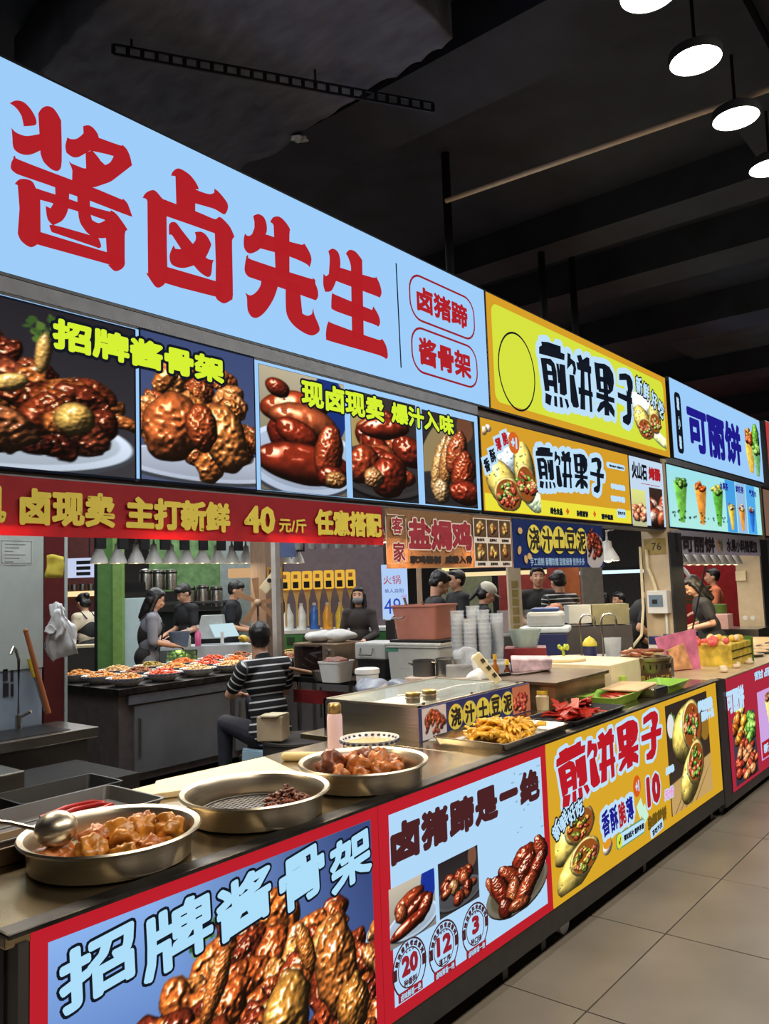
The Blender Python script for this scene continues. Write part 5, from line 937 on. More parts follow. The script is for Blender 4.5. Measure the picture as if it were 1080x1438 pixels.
for q in range(3):
    b = MB(); 
    for k in range(60):
        a, e = rr.uniform(0, 6.28), math.sqrt(rr.random()); R3 = Matrix.Rotation(rr.uniform(0, 3), 3, 'Z') @ Matrix.Rotation(rr.uniform(-.7, .7), 3, 'X')
        b.ball((.125 * e * math.cos(a), .125 * e * math.sin(a), .045 + .05 * (1 - e * e)), (rr.uniform(.018, .03), rr.uniform(.008, .016), rr.uniform(.007, .013)), rot=R3, sub=1)
    b.ball((0, 0, .035), (.13, .13, .035), sub=3); o = b.noise(.006, 40, q).make('food_heap', None, smooth='all'); hp.append(o.data); bpy.data.objects.remove(o)
mk = {}
for i in range(3):
    for j in range(8):
        bx_, by_ = BX1 - .21 - i * .36 + rr.uniform(-.01, .01), BY0 + .2 + j * .37
        if i == 2 and j == 7: continue
        lab = 'patterned white bowl, %s of the %s on the back counter, from the left' % (ordn[j], wh[i])
        if 'b' not in first: o = china('food_bowl', lab, bx_, by_, .85, .165, .07, grp='bowls on the back counter'); first['b'] = o
        else: copy_thing(first['b'], (bx_, by_, .85), rr.uniform(0, 3), lab)
        k = (i * 3 + j * 2 + (j > 3)) % 6 if i or j > 3 else (1, 3, 2, 2)[j]; k = k if (i, j) not in ((0, 0), (1, 0), (2, 0)) else 1
        key = (k, (i + j) % 3)
        if key not in mk: m_ = hp[key[1]].copy(); m_.materials.clear(); m_.materials.append(FM[k]); mk[key] = m_
        o = bpy.data.objects.new('food_heap', mk[key]); COL.objects.link(o); o.location = (bx_, by_, .855); o.rotation_euler = (0, 0, rr.uniform(0, 6)); tag(o, '%s food heaped in the %s bowl of the %s on the back counter' % (foods[k][0], ordn[j], wh[i]), 'food', 'food in the bowls', 'stuff')
# pendant heat lamps over the back counter
lamps_px = [126, 154, 176, 191, 212, 229, 246, 261, 278, 296, 313, 331, 349, 362]
lm = mat('lamp_shade_grey', (205, 205, 200), rough=.4, var=.04); bulb = LIT('warm_bulb', (255, 222, 160), 5.0)
def heat_lamp(x, y, z, label, r=.075, first_=[None], grp='heat lamps over the back counter'):
    t = thing('heat_lamp', label, 'lamp', (x, y, z), grp)
    _b = MB().lathe([(r, 0), (r * .92, .03), (r * .42, .12), (r * .36, .17), (0, .18), (0, .175), (r * .33, .165), (r * .39, .118), (r * .88, .03), (r * .97, 0)], (x, y, z), 20); sh_ = _b.make('shade', lm, t, smooth=True); MB().ball((x, y, z + .035), r * .5, sub=2).make('bulb', bulb, sh_, smooth='all')
    MB().tube([(x, y, z + .17), (x, y, z + .26), (x + .06, y, z + .27), (x + .06, y, z + .34)], .012, 6).make('bracket_arm', lm, t)
    return t
h0 = None
lz = 1.865
for k, y in enumerate(np.linspace(3.72, 6.05, 14)):
    lab = 'cone shaped grey heat lamp over the back counter, ' + (ordn[k] + ' from the left' if k < 8 else ordn[13 - k] + ' from the right end')
    if k == 13: lab = 'cone shaped grey heat lamp at the right end of the row over the back counter'
    if h0 is None: h0 = heat_lamp(-6.15, y, lz, lab)
    else: copy_thing(h0, (-6.15, y, lz), 0, lab)
for y in (4.1, 4.9, 5.7): area('heat_light', (-6.15, y, 1.86), .7, 7, (1, .8, .55), sy=.15)
t = thing('lamp_rail', 'black hanging rail carrying the row of cone heat lamps', 'rail', (-6.1, 4.9, 2.1)); MB().box(-6.3, 3.4, 2.1, -6.02, 6.3, 2.32).make('rail_box', blackm, t); MB().cyl((-6.16, 3.8, 2.3), (-6.16, 3.8, 4.45), .012, n=8).cyl((-6.16, 5.9, 2.3), (-6.16, 5.9, 4.45), .012, n=8).make('hanger', blackm, t)
for k in range(12): MB().box(-6.02, 3.6 + k * .21, 1.98, -5.99, 3.69 + k * .21, 2.13).make('rail_plug', blackm, t)
# posts and brown wooden column
pm = mat('grey_white_post', (190, 184, 176), rough=.5)
p0 = (-4.801,4.482,1.813); tag(center(MB().box(p0[0] - .03, p0[1] - .03, 0, p0[0] + .02, p0[1] + .02, 2.6).make('stall_post', pm)), 'thin grey white post beside the wooden column', 'post')
p0 = (-5.710,5.208,1.449); t = thing('wooden_column', 'light brown column with small yellow plaque behind the white post', 'column', (p0[0], p0[1], 0)); wc = mat('brown_column', (134, 110, 90), rough=.55, var=.15, stretch=(6, 6, .5)); MB().box(p0[0] - .11, p0[1] - .11, 0, p0[0] + .1, p0[1] + .11, 2.6).make('column_body', wc, t); zz = 1.6 + (-5.685,5.194,1.744)[2] - 1.6; MB().box(p0[0] + .1, p0[1] - .09, zz - .05, p0[0] + .106, p0[1] + .09, zz + .06).make('plaque', mat('amber_plaque', (190, 140, 60), rough=.5), t); words(t, p0[0] + .107, '170', p0[1] - .07, zz - .03, p0[1] + .07, zz + .04, BM, bold=.003)
# wall fan of folded wooden blades
c = Vector((-5.476,4.876,1.486)); t = thing('blade_fan', 'small fan with brown wooden blades by the wooden column', 'fan', c); ORG[t] = c
MB().ball(c, .035, sub=2).make('hub', mat('fan_hub', (180, 150, 120), rough=.4), t, smooth='all')
wb = mat('fan_blade_wood', (150, 112, 78), rough=.5)
rv = Vector((.772, .634, 0)); up = Vector((0, 0, 1))
for a in (155, 235, 5, 320, 95):
    dr = rv * math.cos(math.radians(a)) + up * math.sin(math.radians(a)); sd = dr.cross(Vector((.63, -.77, 0))).normalized()
    MB().prism([c + dr * .03 - sd * .015, c + dr * .03 + sd * .015, c + dr * .22 + sd * .032, c + dr * .22 - sd * .032], Vector((.63, -.77, 0)) * .008).make('blade', wb, t)
MB().tube([c, c + Vector((-.02, .02, -.12)), c + Vector((-.02, .02, -c.z + .0))], .01).make('stand', steel, t)
c2 = c + rv * .12 + up * .16; t = thing('handset_device', 'cream tilted device hanging right above the blade fan', 'device', c2); ORG[t] = c2
MB().bar(c2 - rv * .07 - up * .06, c2 + rv * .05 + up * .08, .05, .09).make('device_body', cream, t, bevel=.008); MB().cyl(c2 + Vector((.03, -.04, .03)), c2 + Vector((.045, -.058, .03)), .02).make('lens', black, t)

# ================================================================ PEOPLE
def remesh(b, voxel, sm=4, name='body'):
    me = bpy.data.meshes.new('tmp'); bmesh.ops.recalc_face_normals(b.bm, faces=b.bm.faces[:]); b.bm.to_mesh(me); b.bm.free()
    o = bpy.data.objects.new('tmp', me); COL.objects.link(o)
    r = o.modifiers.new('r', 'REMESH'); r.mode = 'VOXEL'; r.voxel_size = voxel
    s = o.modifiers.new('s', 'SMOOTH'); s.iterations = sm; s.factor = .5
    dg = bpy.context.evaluated_depsgraph_get(); m2 = bpy.data.meshes.new_from_object(o.evaluated_get(dg)); bpy.data.objects.remove(o); m2.name = name; return m2
def person(label, loc, face, hair='short', shirt=(30, 30, 32), sleeve='short', trousers=(28, 30, 38), pose=None, H=1.70, skinm=skin, vox=.011, apron=None, mask=None, cap=None, stripes=None, lean=0.0, headpitch=0.0, headyaw=0.0, female=False, strap=None):
    """joints in metres for a 1.70 m figure facing +Y; face = heading angle"""
    t = thing('person', label, 'person', (0, 0, 0)); s = H / 1.70; V = Vector
    J = dict(pel=(0, 0, .92), wai=(0, .0, 1.08), che=(0, .0, 1.27), nec=(0, -.005, 1.42), hea=(0, .02, 1.575),
             sl=(-.175, 0, 1.37), sr=(.175, 0, 1.37), el=(-.23, .02, 1.10), er=(.23, .02, 1.10), wl=(-.20, .16, .90), wr=(.20, .16, .90),
             hl=(-.085, 0, .90), hr=(.085, 0, .90), kl=(-.10, .02, .49), kr=(.10, .02, .49), al=(-.10, -.02, .085), ar=(.10, -.02, .085))
    if female: J.update(sl=(-.155, 0, 1.36), sr=(.155, 0, 1.36), el=(-.2, .02, 1.10), er=(.2, .02, 1.10))
    J = {k: V(v) for k, v in J.items()}
    if pose: J.update({k: V(v) for k, v in pose.items()})
    if lean:
        R3 = Matrix.Rotation(-lean, 3, 'X')
        for k in ('wai', 'che', 'nec', 'hea', 'sl', 'sr', 'el', 'er', 'wl', 'wr'):
            if pose and k in pose: continue
            J[k] = J['pel'] + R3 @ (J[k] - J['pel'])
    HR = Matrix.Rotation(headyaw, 3, 'Z') @ Matrix.Rotation(-headpitch - lean * .5, 3, 'X')
    hc = J['hea']
    def hp_(v): return hc + HR @ V(v)
    tw = .86 if female else 1.0
    tor = (J['che'] - J['pel']).normalized(); side = (J['sr'] - J['sl']).normalized(); fwd = tor.cross(side) * -1; TR = Matrix((side, fwd, tor)).transposed()
    def torso(b, g=0.0):
        b.ball(J['pel'] + tor * .0, (.165 * tw + .01 * female + g, .115 + g, .12 + g), TR, 3); b.ball(J['wai'], (.145 * tw + g, .105 + g, .13 + g), TR, 3)
        b.ball(J['che'], (.158 * tw + g, .112 + g, .15 + g), TR, 3); b.cap(J['sl'] * .92 + J['nec'] * .08, .055 + g, J['sr'] * .92 + J['nec'] * .08, .055 + g); b.ball(J['sl'], .058 + g); b.ball(J['sr'], .058 + g)
        b.cap(J['nec'] - tor * .06, .075 + g, J['nec'], .058 + g * .3)
    def arm(b, a, e, w, g=0.0, f=1.0):
        A, E, W = J[a], J[e], J[w]
        if f <= .6: b.cap(A, .052 + g, A.lerp(E, f / .6), .046 + g)
        else: b.cap(A, .048 + g, E, .038 + g); b.cap(E, .038 + g, E.lerp(W, (f - .6) / .4), .030 + g)
    b = MB(); torso(b)
    for q in 'lr':
        arm(b, 's' + q, 'e' + q, 'w' + q); b.cap(J['h' + q], .085, J['k' + q], .055); b.cap(J['k' + q], .053, J['a' + q], .037)
        A = J['a' + q]; ft = (V((0, .17, -.045)) if 'foot' not in (pose or {}) else V(pose['foot'])); b.cap(A + V((0, -.03, -.04)), .036, A + ft, .03)
        # hand: palm, four fingers of different length, thumb
        W = J['w' + q]; d = (W - J['e' + q]).normalized(); sg = -1 if q == 'l' else 1
        lat = d.cross(V((0, 0, 1))); lat = lat.normalized() if lat.length > .2 else V((1, 0, 0)); nn = lat.cross(d).normalized()
        b.ball(W + d * .045, (.038, .045, .016), Matrix((lat, d, nn)).transposed(), 2)
        for k, ln in enumerate((.062, .074, .070, .054)):
            o_ = W + d * .075 + lat * (-.030 + k * .020); m_ = o_ + d * ln * .55 - nn * .006; b.cap(o_, .0085, m_, .008, 8); b.cap(m_, .008, m_ + d * ln * .4 - nn * ln * .35, .007, 8)
        tb = W + d * .02 - lat * .03 * sg * -1; b.cap(tb, .011, tb + d * .04 + lat * .025 * sg, .009, 8)
    b.cap(J['nec'] - tor * .03, .052, hp_((0, -.015, -.06)), .05)
    b.ball(hp_((0, -.012, .02)), (.076, .096, .098), HR, 3); b.ball(hp_((0, .018, -.045)), (.058, .072, .065), HR, 3); b.ball(hp_((0, .05, -.085)), (.032, .03, .026), HR, 2)
    b.cap(hp_((0, .088, .005)), .010, hp_((0, .106, -.028)), .014, 8)
    for sg in (-1, 1): b.ball(hp_((sg * .078, -.005, -.015)), (.010, .022, .032), HR, 2); b.ball(hp_((sg * .033, .075, -.02)), (.022, .018, .018), HR, 2)
    b.cap(hp_((-.02, .093, -.058)), .007, hp_((.02, .093, -.058)), .007, 8)
    me = remesh(b, vox, 3); body = link('body', me, skinm, t, smooth='all')
    b = MB()
    for sg in (-1, 1): b.ball(hp_((sg * .031, .086, .010)), (.011, .005, .006), HR, 1); b.cap(hp_((sg * .045, .082, .032)), .004, hp_((sg * .018, .089, .034)), .0045, 6)
    b.make('eyes_and_brows', hairm, t, smooth='all')
    MB().ball(hp_((0, .101, -.058)), (.022, .006, .007), HR, 1).make('lips', mat('lip', (150, 80, 72), rough=.5), t, smooth='all')
    # clothes
    b = MB(); torso(b, .014)
    if sleeve != 'none':
        for q in 'lr': arm(b, 's' + q, 'e' + q, 'w' + q, .012, {'short': .42, 'long': .97, 'half': .6}[sleeve])
    if pose and 'hem' in pose: b.ball(V(pose['hem']), (.17, .13, .1), None, 3)
    me = remesh(b, vox * 1.15, 5, 'shirt'); sm_ = mat('shirt_%d_%d_%d' % shirt, shirt, rough=.8, var=.12, scale=8, bump=.1)
    if stripes:
        A = me.attributes.new('along', 'FLOAT', 'POINT'); vals = []
        segs = [(J['pel'], J['nec'], 0.0, .17)] + [(J['s' + q], J['e' + q], .11, .055) for q in 'lr']
        for v in me.vertices:
            best = 1e9; val = 0
            for a, e, off, rr_ in segs:
                d = e - a; L_ = d.length; u = (v.co - a).dot(d) / L_; u2 = max(0, min(L_, u)); dist = (v.co - a - d / L_ * u2).length / rr_
                if dist < best: best = dist; val = u + off
            vals.append(val)
        A.data.foreach_set('value', vals)
        m_ = bpy.data.materials.new('striped_knit'); m_.use_nodes = True; nt = m_.node_tree; N = nt.nodes; L = nt.links; bs = N['Principled BSDF']; bs.inputs['Roughness'].default_value = .85
        at = N.new('ShaderNodeAttribute'); at.attribute_name = 'along'; mu = N.new('ShaderNodeMath'); mu.operation = 'MULTIPLY'; mu.inputs[1].default_value = 1 / stripes; fr = N.new('ShaderNodeMath'); fr.operation = 'FRACT'; lt_ = N.new('ShaderNodeMath'); lt_.operation = 'LESS_THAN'; lt_.inputs[1].default_value = .22
        mx = N.new('ShaderNodeMix'); mx.data_type = 'RGBA'; mx.inputs[6].default_value = (*lin(shirt), 1); mx.inputs[7].default_value = (*lin((205, 205, 205)), 1)
        L.new(at.outputs['Fac'], mu.inputs[0]); L.new(mu.outputs[0], fr.inputs[0]); L.new(fr.outputs[0], lt_.inputs[0]); L.new(lt_.outputs[0], mx.inputs[0]); L.new(mx.outputs[2], bs.inputs['Base Color']); sm_ = m_
    link('shirt', me, sm_, t, smooth='all')
    b = MB(); b.ball(J['pel'] - tor * .03, (.168 * tw + .01, .120, .11), TR, 3)
    for q in 'lr': b.cap(J['h' + q], .098, J['k' + q], .066); b.cap(J['k' + q], .066, J['a' + q], .05)
    link('trousers', remesh(b, vox * 1.3, 5, 'trousers'), mat('cloth_%d_%d_%d' % trousers, trousers, rough=.85, var=.15), t, smooth='all')
    b = MB()
    for q in 'lr':
        A = J['a' + q]; ft = (V((0, .18, -.045)) if 'foot' not in (pose or {}) else V(pose['foot'])); b.cap(A + V((0, -.03, -.043)), .043, A + ft, .037)
    link('shoes', remesh(b, .012, 2, 'shoes'), black, t, smooth='all')
    # hair
    b = MB(); b.ball(hp_((0, -.026, .034)), (.086, .098, .096), HR, 3)
    if hair == 'short': b.ball(hp_((0, -.045, -.02)), (.074, .062, .06), HR, 3); b.ball(hp_((0, .035, .085)), (.062, .045, .032), HR, 3)
    if hair == 'fringe': b.ball(hp_((0, -.045, -.02)), (.08, .062, .06), HR, 3); b.ball(hp_((0, .05, .072)), (.072, .045, .04), HR, 3)
    if hair in ('long', 'bun', 'tail'):
        b.ball(hp_((0, -.05, -.03)), (.088, .066, .08), HR, 3); b.ball(hp_((0, .03, .082)), (.066, .05, .034), HR, 3)
    if hair == 'long':
        b.cap(hp_((0, -.04, -.02)), .078, hp_((0, -.06, -.13)) , .062); b.cap(hp_((0, -.06, -.13)), .062, hp_((0, -.075, -.24)), .035)
        for sg in (-1, 1): b.cap(hp_((sg * .07, -.005, .02)), .028, hp_((sg * .085, .0, -.17)), .026)
    if hair == 'bun': b.ball(hp_((0, -.12, .05)), .045)
    if hair == 'tail': b.cap(hp_((0, -.11, .03)), .035, hp_((0, -.15, -.16)), .025)
    me = remesh(b, .009, 3, 'hair')
    for v in me.vertices: v.co += noise.noise_vector(v.co * 40) * .004
    link('hair', me, hairm, t, smooth='all')
    if mask:
        MB().ball(hp_((0, .056, -.052)), (.064, .066, .052), HR, 3).make('face_mask', mat('grey_mask', mask, rough=.9), t, smooth='all')
    if cap:
        cm = mat('pale_cap', cap, rough=.8); MB().ball(hp_((0, -.02, .055)), (.098, .112, .085), HR, 3).make('cap', cm, t, smooth='all'); MB().ball(hp_((0, .10, .035)), (.075, .075, .012), HR, 2).make('brim', cm, t, smooth='all')
    if apron:
        am = mat('apron_%d_%d_%d' % apron, apron, rough=.8); b = MB(); b.ball(J['che'].lerp(J['wai'], .5) + fwd * .018, (.13, .125, .2), TR, 3); b.ball(J['pel'] + fwd * .02, (.175, .13, .14), TR, 3); b.cap(J['pel'] + fwd * .035 - V((.09, 0, .1)), .09, J['pel'] + fwd * .05 - V((.09, 0, .42)), .08); b.cap(J['pel'] + fwd * .035 - V((-.09, 0, .1)), .09, J['pel'] + fwd * .05 - V((-.09, 0, .42)), .08)
        link('apron', remesh(b, .014, 4, 'apron'), am, t, smooth='all')
        b = MB()
        for sg in (-1, 1): b.tube([J['che'] + side * sg * .08 + fwd * .13 + tor * .05, J['che'] + side * sg * .085 + tor * .165 + fwd * .03, J['che'] + side * sg * .06 - fwd * .135 + tor * .02, J['wai'] - side * sg * .03 - fwd * .13, J['wai'] - side * sg * .12 - fwd * .08 - tor * .05], .009, 6)
        b.make('apron_straps', am, t)
    if strap: MB().tube([J['nec'] + side * .06 + fwd * .05, J['che'] + fwd * .135 + side * .03, J['wai'] + fwd * .125, J['che'] + fwd * .135 - side * .03, J['nec'] - side * .06 + fwd * .05], .004, 6).make('lanyard', mat('pink_cord', strap, rough=.6), t)
    t.location = loc if len(loc) == 3 else (loc[0], loc[1], 0); t.rotation_euler = (0, 0, face); t.scale = (s, s, s); return t
# heading helpers: camera looks along (-.63,.77). heading 0 faces +Y
work = dict(el=(-.22, .06, 1.10), er=(.22, .06, 1.10), wl=(-.11, .29, 1.04), wr=(.11, .29, 1.04))
# seated man seen from behind, striped shirt
sx_, sy_ = (-4.663,4.250,0.881)[:2]
seat = dict(pel=(0, 0, .53), wai=(0, .02, .69), che=(0, .05, .89), nec=(0, .08, 1.06), hea=(.0, .13, 1.215), sl=(-.185, .05, .99), sr=(.185, .05, .99), el=(-.24, .15, .73), er=(.25, .16, .73), wl=(-.17, .40, .62), wr=(.16, .40, .60),
            hl=(-.09, .04, .50), hr=(.09, .04, .50), kl=(-.20, .45, .56), kr=(.13, .44, .50), al=(-.22, .42, .10), ar=(.14, .40, .085), hem=(0, -.02, .50))
seat.update(kl=(-.12, .46, .55), al=(-.15, .42, .09), kr=(.10, .40, .70), ar=(.13, .45, .26), wl=(-.04, .40, .77), el=(-.23, .19, .80), wr=(.12, .36, .76), er=(.25, .15, .78))
person('seated man seen from behind in a black shirt with thin white stripes, hand on knee', (sx_, sy_), math.radians(80), shirt=(22, 22, 26), trousers=(30, 32, 44), pose=seat, H=1.72, vox=.009, stripes=.052, headyaw=math.radians(-18))
t = thing('plastic_stool', 'pale blue plastic stool under the seated man', 'stool', (sx_, sy_, 0)); sb = mat('pale_blue_plastic', (165, 195, 210), rough=.4, var=.05)
MB().box(sx_ - .15, sy_ - .15, .385, sx_ + .15, sy_ + .15, .41).make('seat', sb, t, bevel=.01)
for a in (0, 1, 2, 3):
    b = MB(); th = a * PI / 2; c_, s_ = math.cos(th), math.sin(th)
    def rr2(u, v, z): return (sx_ + u * c_ - v * s_, sy_ + u * s_ + v * c_, z)
    P = [rr2(.155, -.165, 0), rr2(.15, -.14, .39), rr2(.15, .14, .39), rr2(.155, .165, 0), rr2(.155, .12, 0)] + [rr2(.153, .10 * math.cos(k * PI / 8), .02 + .26 * math.sin(k * PI / 8) ** .6 if k not in (0, 8) else .0) for k in range(9)] + [rr2(.155, -.12, 0)]
    b.prism(P, (c_ * .008, s_ * .008, 0)).tri().make('leg_panel', sb, t)
xy = (-4.573,4.114,0.460)[:2]
t = thing('brown_box', 'brown cardboard box standing beside the stool', 'box', (*xy, 0)); MB().box(xy[0] - .3, xy[1] - .12, 0, xy[0] - .06, xy[1] + .12, .28).make('box_body', mat('cardboard_brown', (120, 96, 74), rough=.8), t, bevel=.004)
c_ = (-4.127,4.026,0.445); t = thing('steel_drum', 'round steel stock drum between the stool and the worktop', 'drum', (c_[0], c_[1], 0)); MB().lathe([(0, 0), (.25, 0), (.25, .54), (.262, .55), (.262, .565), (.24, .565), (.235, .55), (0, .55)], (c_[0], c_[1], 0), 40).make('drum_body', steel_dark, t, smooth=True)
c_ = (-4.212,3.870,0.637); zq = .57; t = thing('carton', 'small beige carton with torn flap standing on the steel drum', 'box', (c_[0], c_[1], zq)); MB().box(c_[0] - .09, c_[1] - .09, zq, c_[0] + .09, c_[1] + .09, zq + .165, .5).make('carton_body', mat('beige_carton', (168, 152, 128), rough=.7, var=.1), t, bevel=.008); MB().box(c_[0] - .03, c_[1] - .1, zq + .166, c_[0] + .1, c_[1] + .06, zq + .176, .3).noise(.008, 12).make('torn_flap', mat('pale_carton', (200, 190, 160), rough=.7), t)

# ---------------------------------------------------------------- work bench in the middle with appliances
t = thing('work_bench', 'steel work bench carrying the oven, bins and pots', 'bench', (-3.8, 4.9, 0)); MB().box(-4.75, 4.55, .86, -2.85, 5.3, .90).make('worktop', steel_edge, t, bevel=.003); MB().box(-4.7, 4.6, .32, -2.9, 5.25, .36).make('lower_shelf', steel, t)
MB().box(-4.72, 4.56, .70, -2.9, 4.60, .80).make('red_apron_rail', mat('dark_red_panel', (120, 28, 32), rough=.4), t)
for x in (-4.7, -3.8, -2.92):
    for y in (4.6, 5.22): MB().cyl((x, y, 0), (x, y, .86), .02).make('leg', steel, t)
a0 = Vector((-4.592,4.365,0.953)); RV = Vector((.772, .634, 0))
t = thing('toaster_oven', 'brown fronted toaster oven with two round knobs on the bench', 'oven', (-4.55, 4.72, .90))
MB().box(-4.75, 4.60, .915, -4.30, 4.95, 1.16).make('oven_body', mat('brushed_bronze', (150, 130, 110), rough=.35, metal=.7), t, bevel=.006)
MB().box(-4.73, 4.592, .935, -4.43, 4.602, 1.145).make('glass_door', mat('dark_oven_glass', (34, 22, 20), rough=.08), t); MB().bar((-4.72, 4.58, 1.145), (-4.44, 4.58, 1.145), .014).make('door_handle', steel, t)
for z in (1.10, 1.03, .96): MB().cyl((-4.365, 4.585, z), (-4.365, 4.602, z), .022).make('knob', steel, t, smooth=True)
for x in (-4.7, -4.35): MB().box(x, 4.62, .90, x + .03, 4.9, .915).make('foot', black, t)
t = thing('bag_of_supplies', 'white cloth bundle lying on top of the toaster oven', 'bundle', (-4.5, 4.78, 1.16)); MB().ball((-4.6, 4.75, 1.205), (.12, .12, .045), sub=3).ball((-4.43, 4.82, 1.21), (.14, .12, .05), sub=3).noise(.02, 9).make('cloth', mat('white_cloth', (196, 194, 190), rough=.8, bump=.2), t, smooth='all')
def tub(name, label, cat, cx, cy, z, wx, wy, h, m, lid=None, lidh=.02, flare=1.1, rimm=None, rot=.1):
    t = thing(name, label, cat, (cx, cy, z)); b = MB(); cr, sr = math.cos(rot), math.sin(rot)
    def ring(k, zz, q=.03):
        a, c = wx / 2 * k, wy / 2 * k; P = []
        for sx, sy, st in ((1, 1, 0), (-1, 1, 1), (-1, -1, 2), (1, -1, 3)):
            for j in range(4): th = (st + j / 3) * PI / 2; u, v = sx * (a - q) + q * math.cos(th), sy * (c - q) + q * math.sin(th); P.append(b.bm.verts.new((cx + u * cr - v * sr, cy + u * sr + v * cr, zz)))
        return P
    R = [ring(1, z), ring(flare, z + h), ring(flare + .05, z + h), ring(flare + .05, z + h + .012), ring(flare - .02, z + h + .012), ring(.96, z + .01)]
    for a, c in zip(R, R[1:]):
        for k in range(16): b.bm.faces.new((a[k], a[(k + 1) % 16], c[(k + 1) % 16], c[k]))
    b.bm.faces.new(R[0][::-1]); b.bm.faces.new(R[-1]); b.make('tub_body', m, t, smooth=True)
    if lid: b = MB(); MB().box(cx - wx / 2 * (flare + .06), cy - wy / 2 * (flare + .06), z + h + .013, cx + wx / 2 * (flare + .06), cy + wy / 2 * (flare + .06), z + h + .013 + lidh, rot).make('lid', lid, t, bevel=.006)
    return t
grb = mat('grey_bin', (176, 178, 174), rough=.5, var=.05)
c_ = (-3.596,4.779,1.028); BZ = .90
t = tub('storage_bin', 'pale grey storage bin with lid on the bench, pink tub standing on it', 'bin', c_[0], c_[1] + .05, BZ, .42, .34, .245, grb, lid=mat('light_grey_lid', (200, 200, 194), rough=.5), flare=1.08)
MB().box(c_[0] - .21, c_[1] - .15, BZ + .215, c_[0] - .1, c_[1] - .125, BZ + .24, .1).make('green_clip', mat('sea_green', (70, 130, 110), rough=.4), t); MB().box(c_[0] - .1, c_[1] - .132, BZ + .09, c_[0] - .02, c_[1] - .128, BZ + .15, .1).make('paper_label', mat('label_grey', (90, 88, 86), rough=.7), t)
t = tub('pink_tub', 'dusty pink plastic tub full of utensils on top of the grey bin', 'tub', c_[0] + .0, c_[1] + .06, BZ + .30, .34, .27, .235, mat('dusty_pink_plastic', (196, 128, 110), rough=.45, var=.05), flare=1.16)
tag(center(MB().box(c_[0] - .2, c_[1] - .12, BZ + .278, c_[0] + .24, c_[1] + .24, BZ + .298, .1).make('black_tray', black, bevel=.004)), 'thin black tray between the grey bin and the pink tub', 'tray')
MB().tube([(c_[0] - .14, c_[1] - .125, BZ + .47), (c_[0] - .14, c_[1] - .155, BZ + .455), (c_[0] - .05, c_[1] - .145, BZ + .455), (c_[0] - .05, c_[1] - .115, BZ + .47)], .006).make('wire_handle', steel, t, smooth=True)
for k, (dx, dy) in enumerate(((-.05, .0), (.03, .05), (.08, .08))):
    tag(center(MB().bar((c_[0] + dx, c_[1] + dy, BZ + .34), (c_[0] + dx - .09 + .05 * k, c_[1] + dy, BZ + .60 - .03 * k), .022, .008).make('wooden_spatula', mat('old_wood', (140, 112, 84), rough=.6))), ('tallest brown wooden spatula sticking out of the pink tub', 'middle wooden spatula in the pink tub', 'shortest wooden spatula at the right of the pink tub')[k], 'spatula')
c1 = (-4.013,4.758,1.070); t = tub('cool_box', 'two tone cool box, grey above black, left of the storage bin', 'cool box', c1[0], c1[1] + .05, BZ, .26, .26, .13, black, flare=1.02); MB().box(c1[0] - .14, c1[1] - .09, BZ + .145, c1[0] + .14, c1[1] + .19, BZ + .27, .1).make('upper_half', grb, t, bevel=.015); MB().tube([(c1[0] - .07, c1[1] - .10, BZ + .23), (c1[0] - .07, c1[1] - .12, BZ + .18), (c1[0] + .05, c1[1] - .115, BZ + .18), (c1[0] + .05, c1[1] - .095, BZ + .23)], .006).make('handle', steel, t, smooth=True)
c2 = (-4.148,4.455,1.067); t = tub('white_basin', 'white plastic basin of dark meat between oven and cool box', 'basin', c2[0], c2[1], BZ, .17, .17, .14, white, flare=1.2); tag(center(MB().ball((c2[0], c2[1], BZ + .15), (.10, .09, .025), sub=3).noise(.02, 30).make('meat_pile', meat_m, smooth='all')), 'dark meat pile filling the white basin on the bench', 'meat', kind='stuff')
def pot(name, label, x, y, z, r, h, m=steel, lid=False, cat='pot'):
    t = thing(name, label, cat, (x, y, z)); MB().lathe([(0, 0), (r, 0), (r, h), (r + .006, h + .004), (r - .004, h + .004), (r - .004, .006), (0, .006)], (x, y, z), 36).make('pot_body', m, t, smooth=True)
    for s in (-1, 1): MB().tube([(x + s * r * .77, y + s * r * .63 , z + h * .8), (x + s * (r + .03) * .77, y + s * (r + .03) * .63, z + h * .85), (x + s * (r + .03) * .7, y + s * (r + .03) * .5, z + h * .8), (x + s * r * .8, y + s * r * .58, z + h * .7)], .005).make('handle', m, t, smooth=True)
    if lid: MB().lathe([(r, h + .005), (r * .6, h + .02), (0, h + .024)], (x, y, z), 30).make('lid', m, t, smooth=True)
    return t
c3 = (-3.166,4.412,1.077); t = thing('fruit_carton', 'flat printed carton under the steel pots', 'box', (c3[0], c3[1], 0.0)); MB().box(c3[0] - .22, c3[1] - .12, .90, c3[0] + .2, c3[1] + .16, .985, .3).make('carton_body', mat('printed_carton', (176, 160, 148), rough=.7, var=.2, scale=20), t, bevel=.003)
t.location.z = 0
pot('stock_pot', 'larger steel pot standing on the printed carton', c3[0] + .05, c3[1] + .05, .987, .10, .11); pot('stock_pot', 'smaller darker steel pot left of the larger one on the carton', c3[0] - .12, c3[1] - .02, .987, .075, .1, steel_dark)
tag(center(MB().box(c3[0] - .33, c3[1] - .1, .0, c3[0] + .22, c3[1] + .18, .885).make('prep_cabinet', steel_dark)), 'dark steel cabinet under the carton and steel pots', 'cabinet')
c4 = (-3.647,4.225,0.982); t = thing('bucket', 'white plastic bucket with lid standing in front of the cool box', 'bucket', (c4[0], c4[1], .87)); MB().lathe([(0, 0), (.07, 0), (.078, .13), (.086, .135), (.086, .15), (.084, .165), (.07, .17), (0, .17)], (c4[0], c4[1], .87), 32).make('bucket_body', white, t, smooth=True)
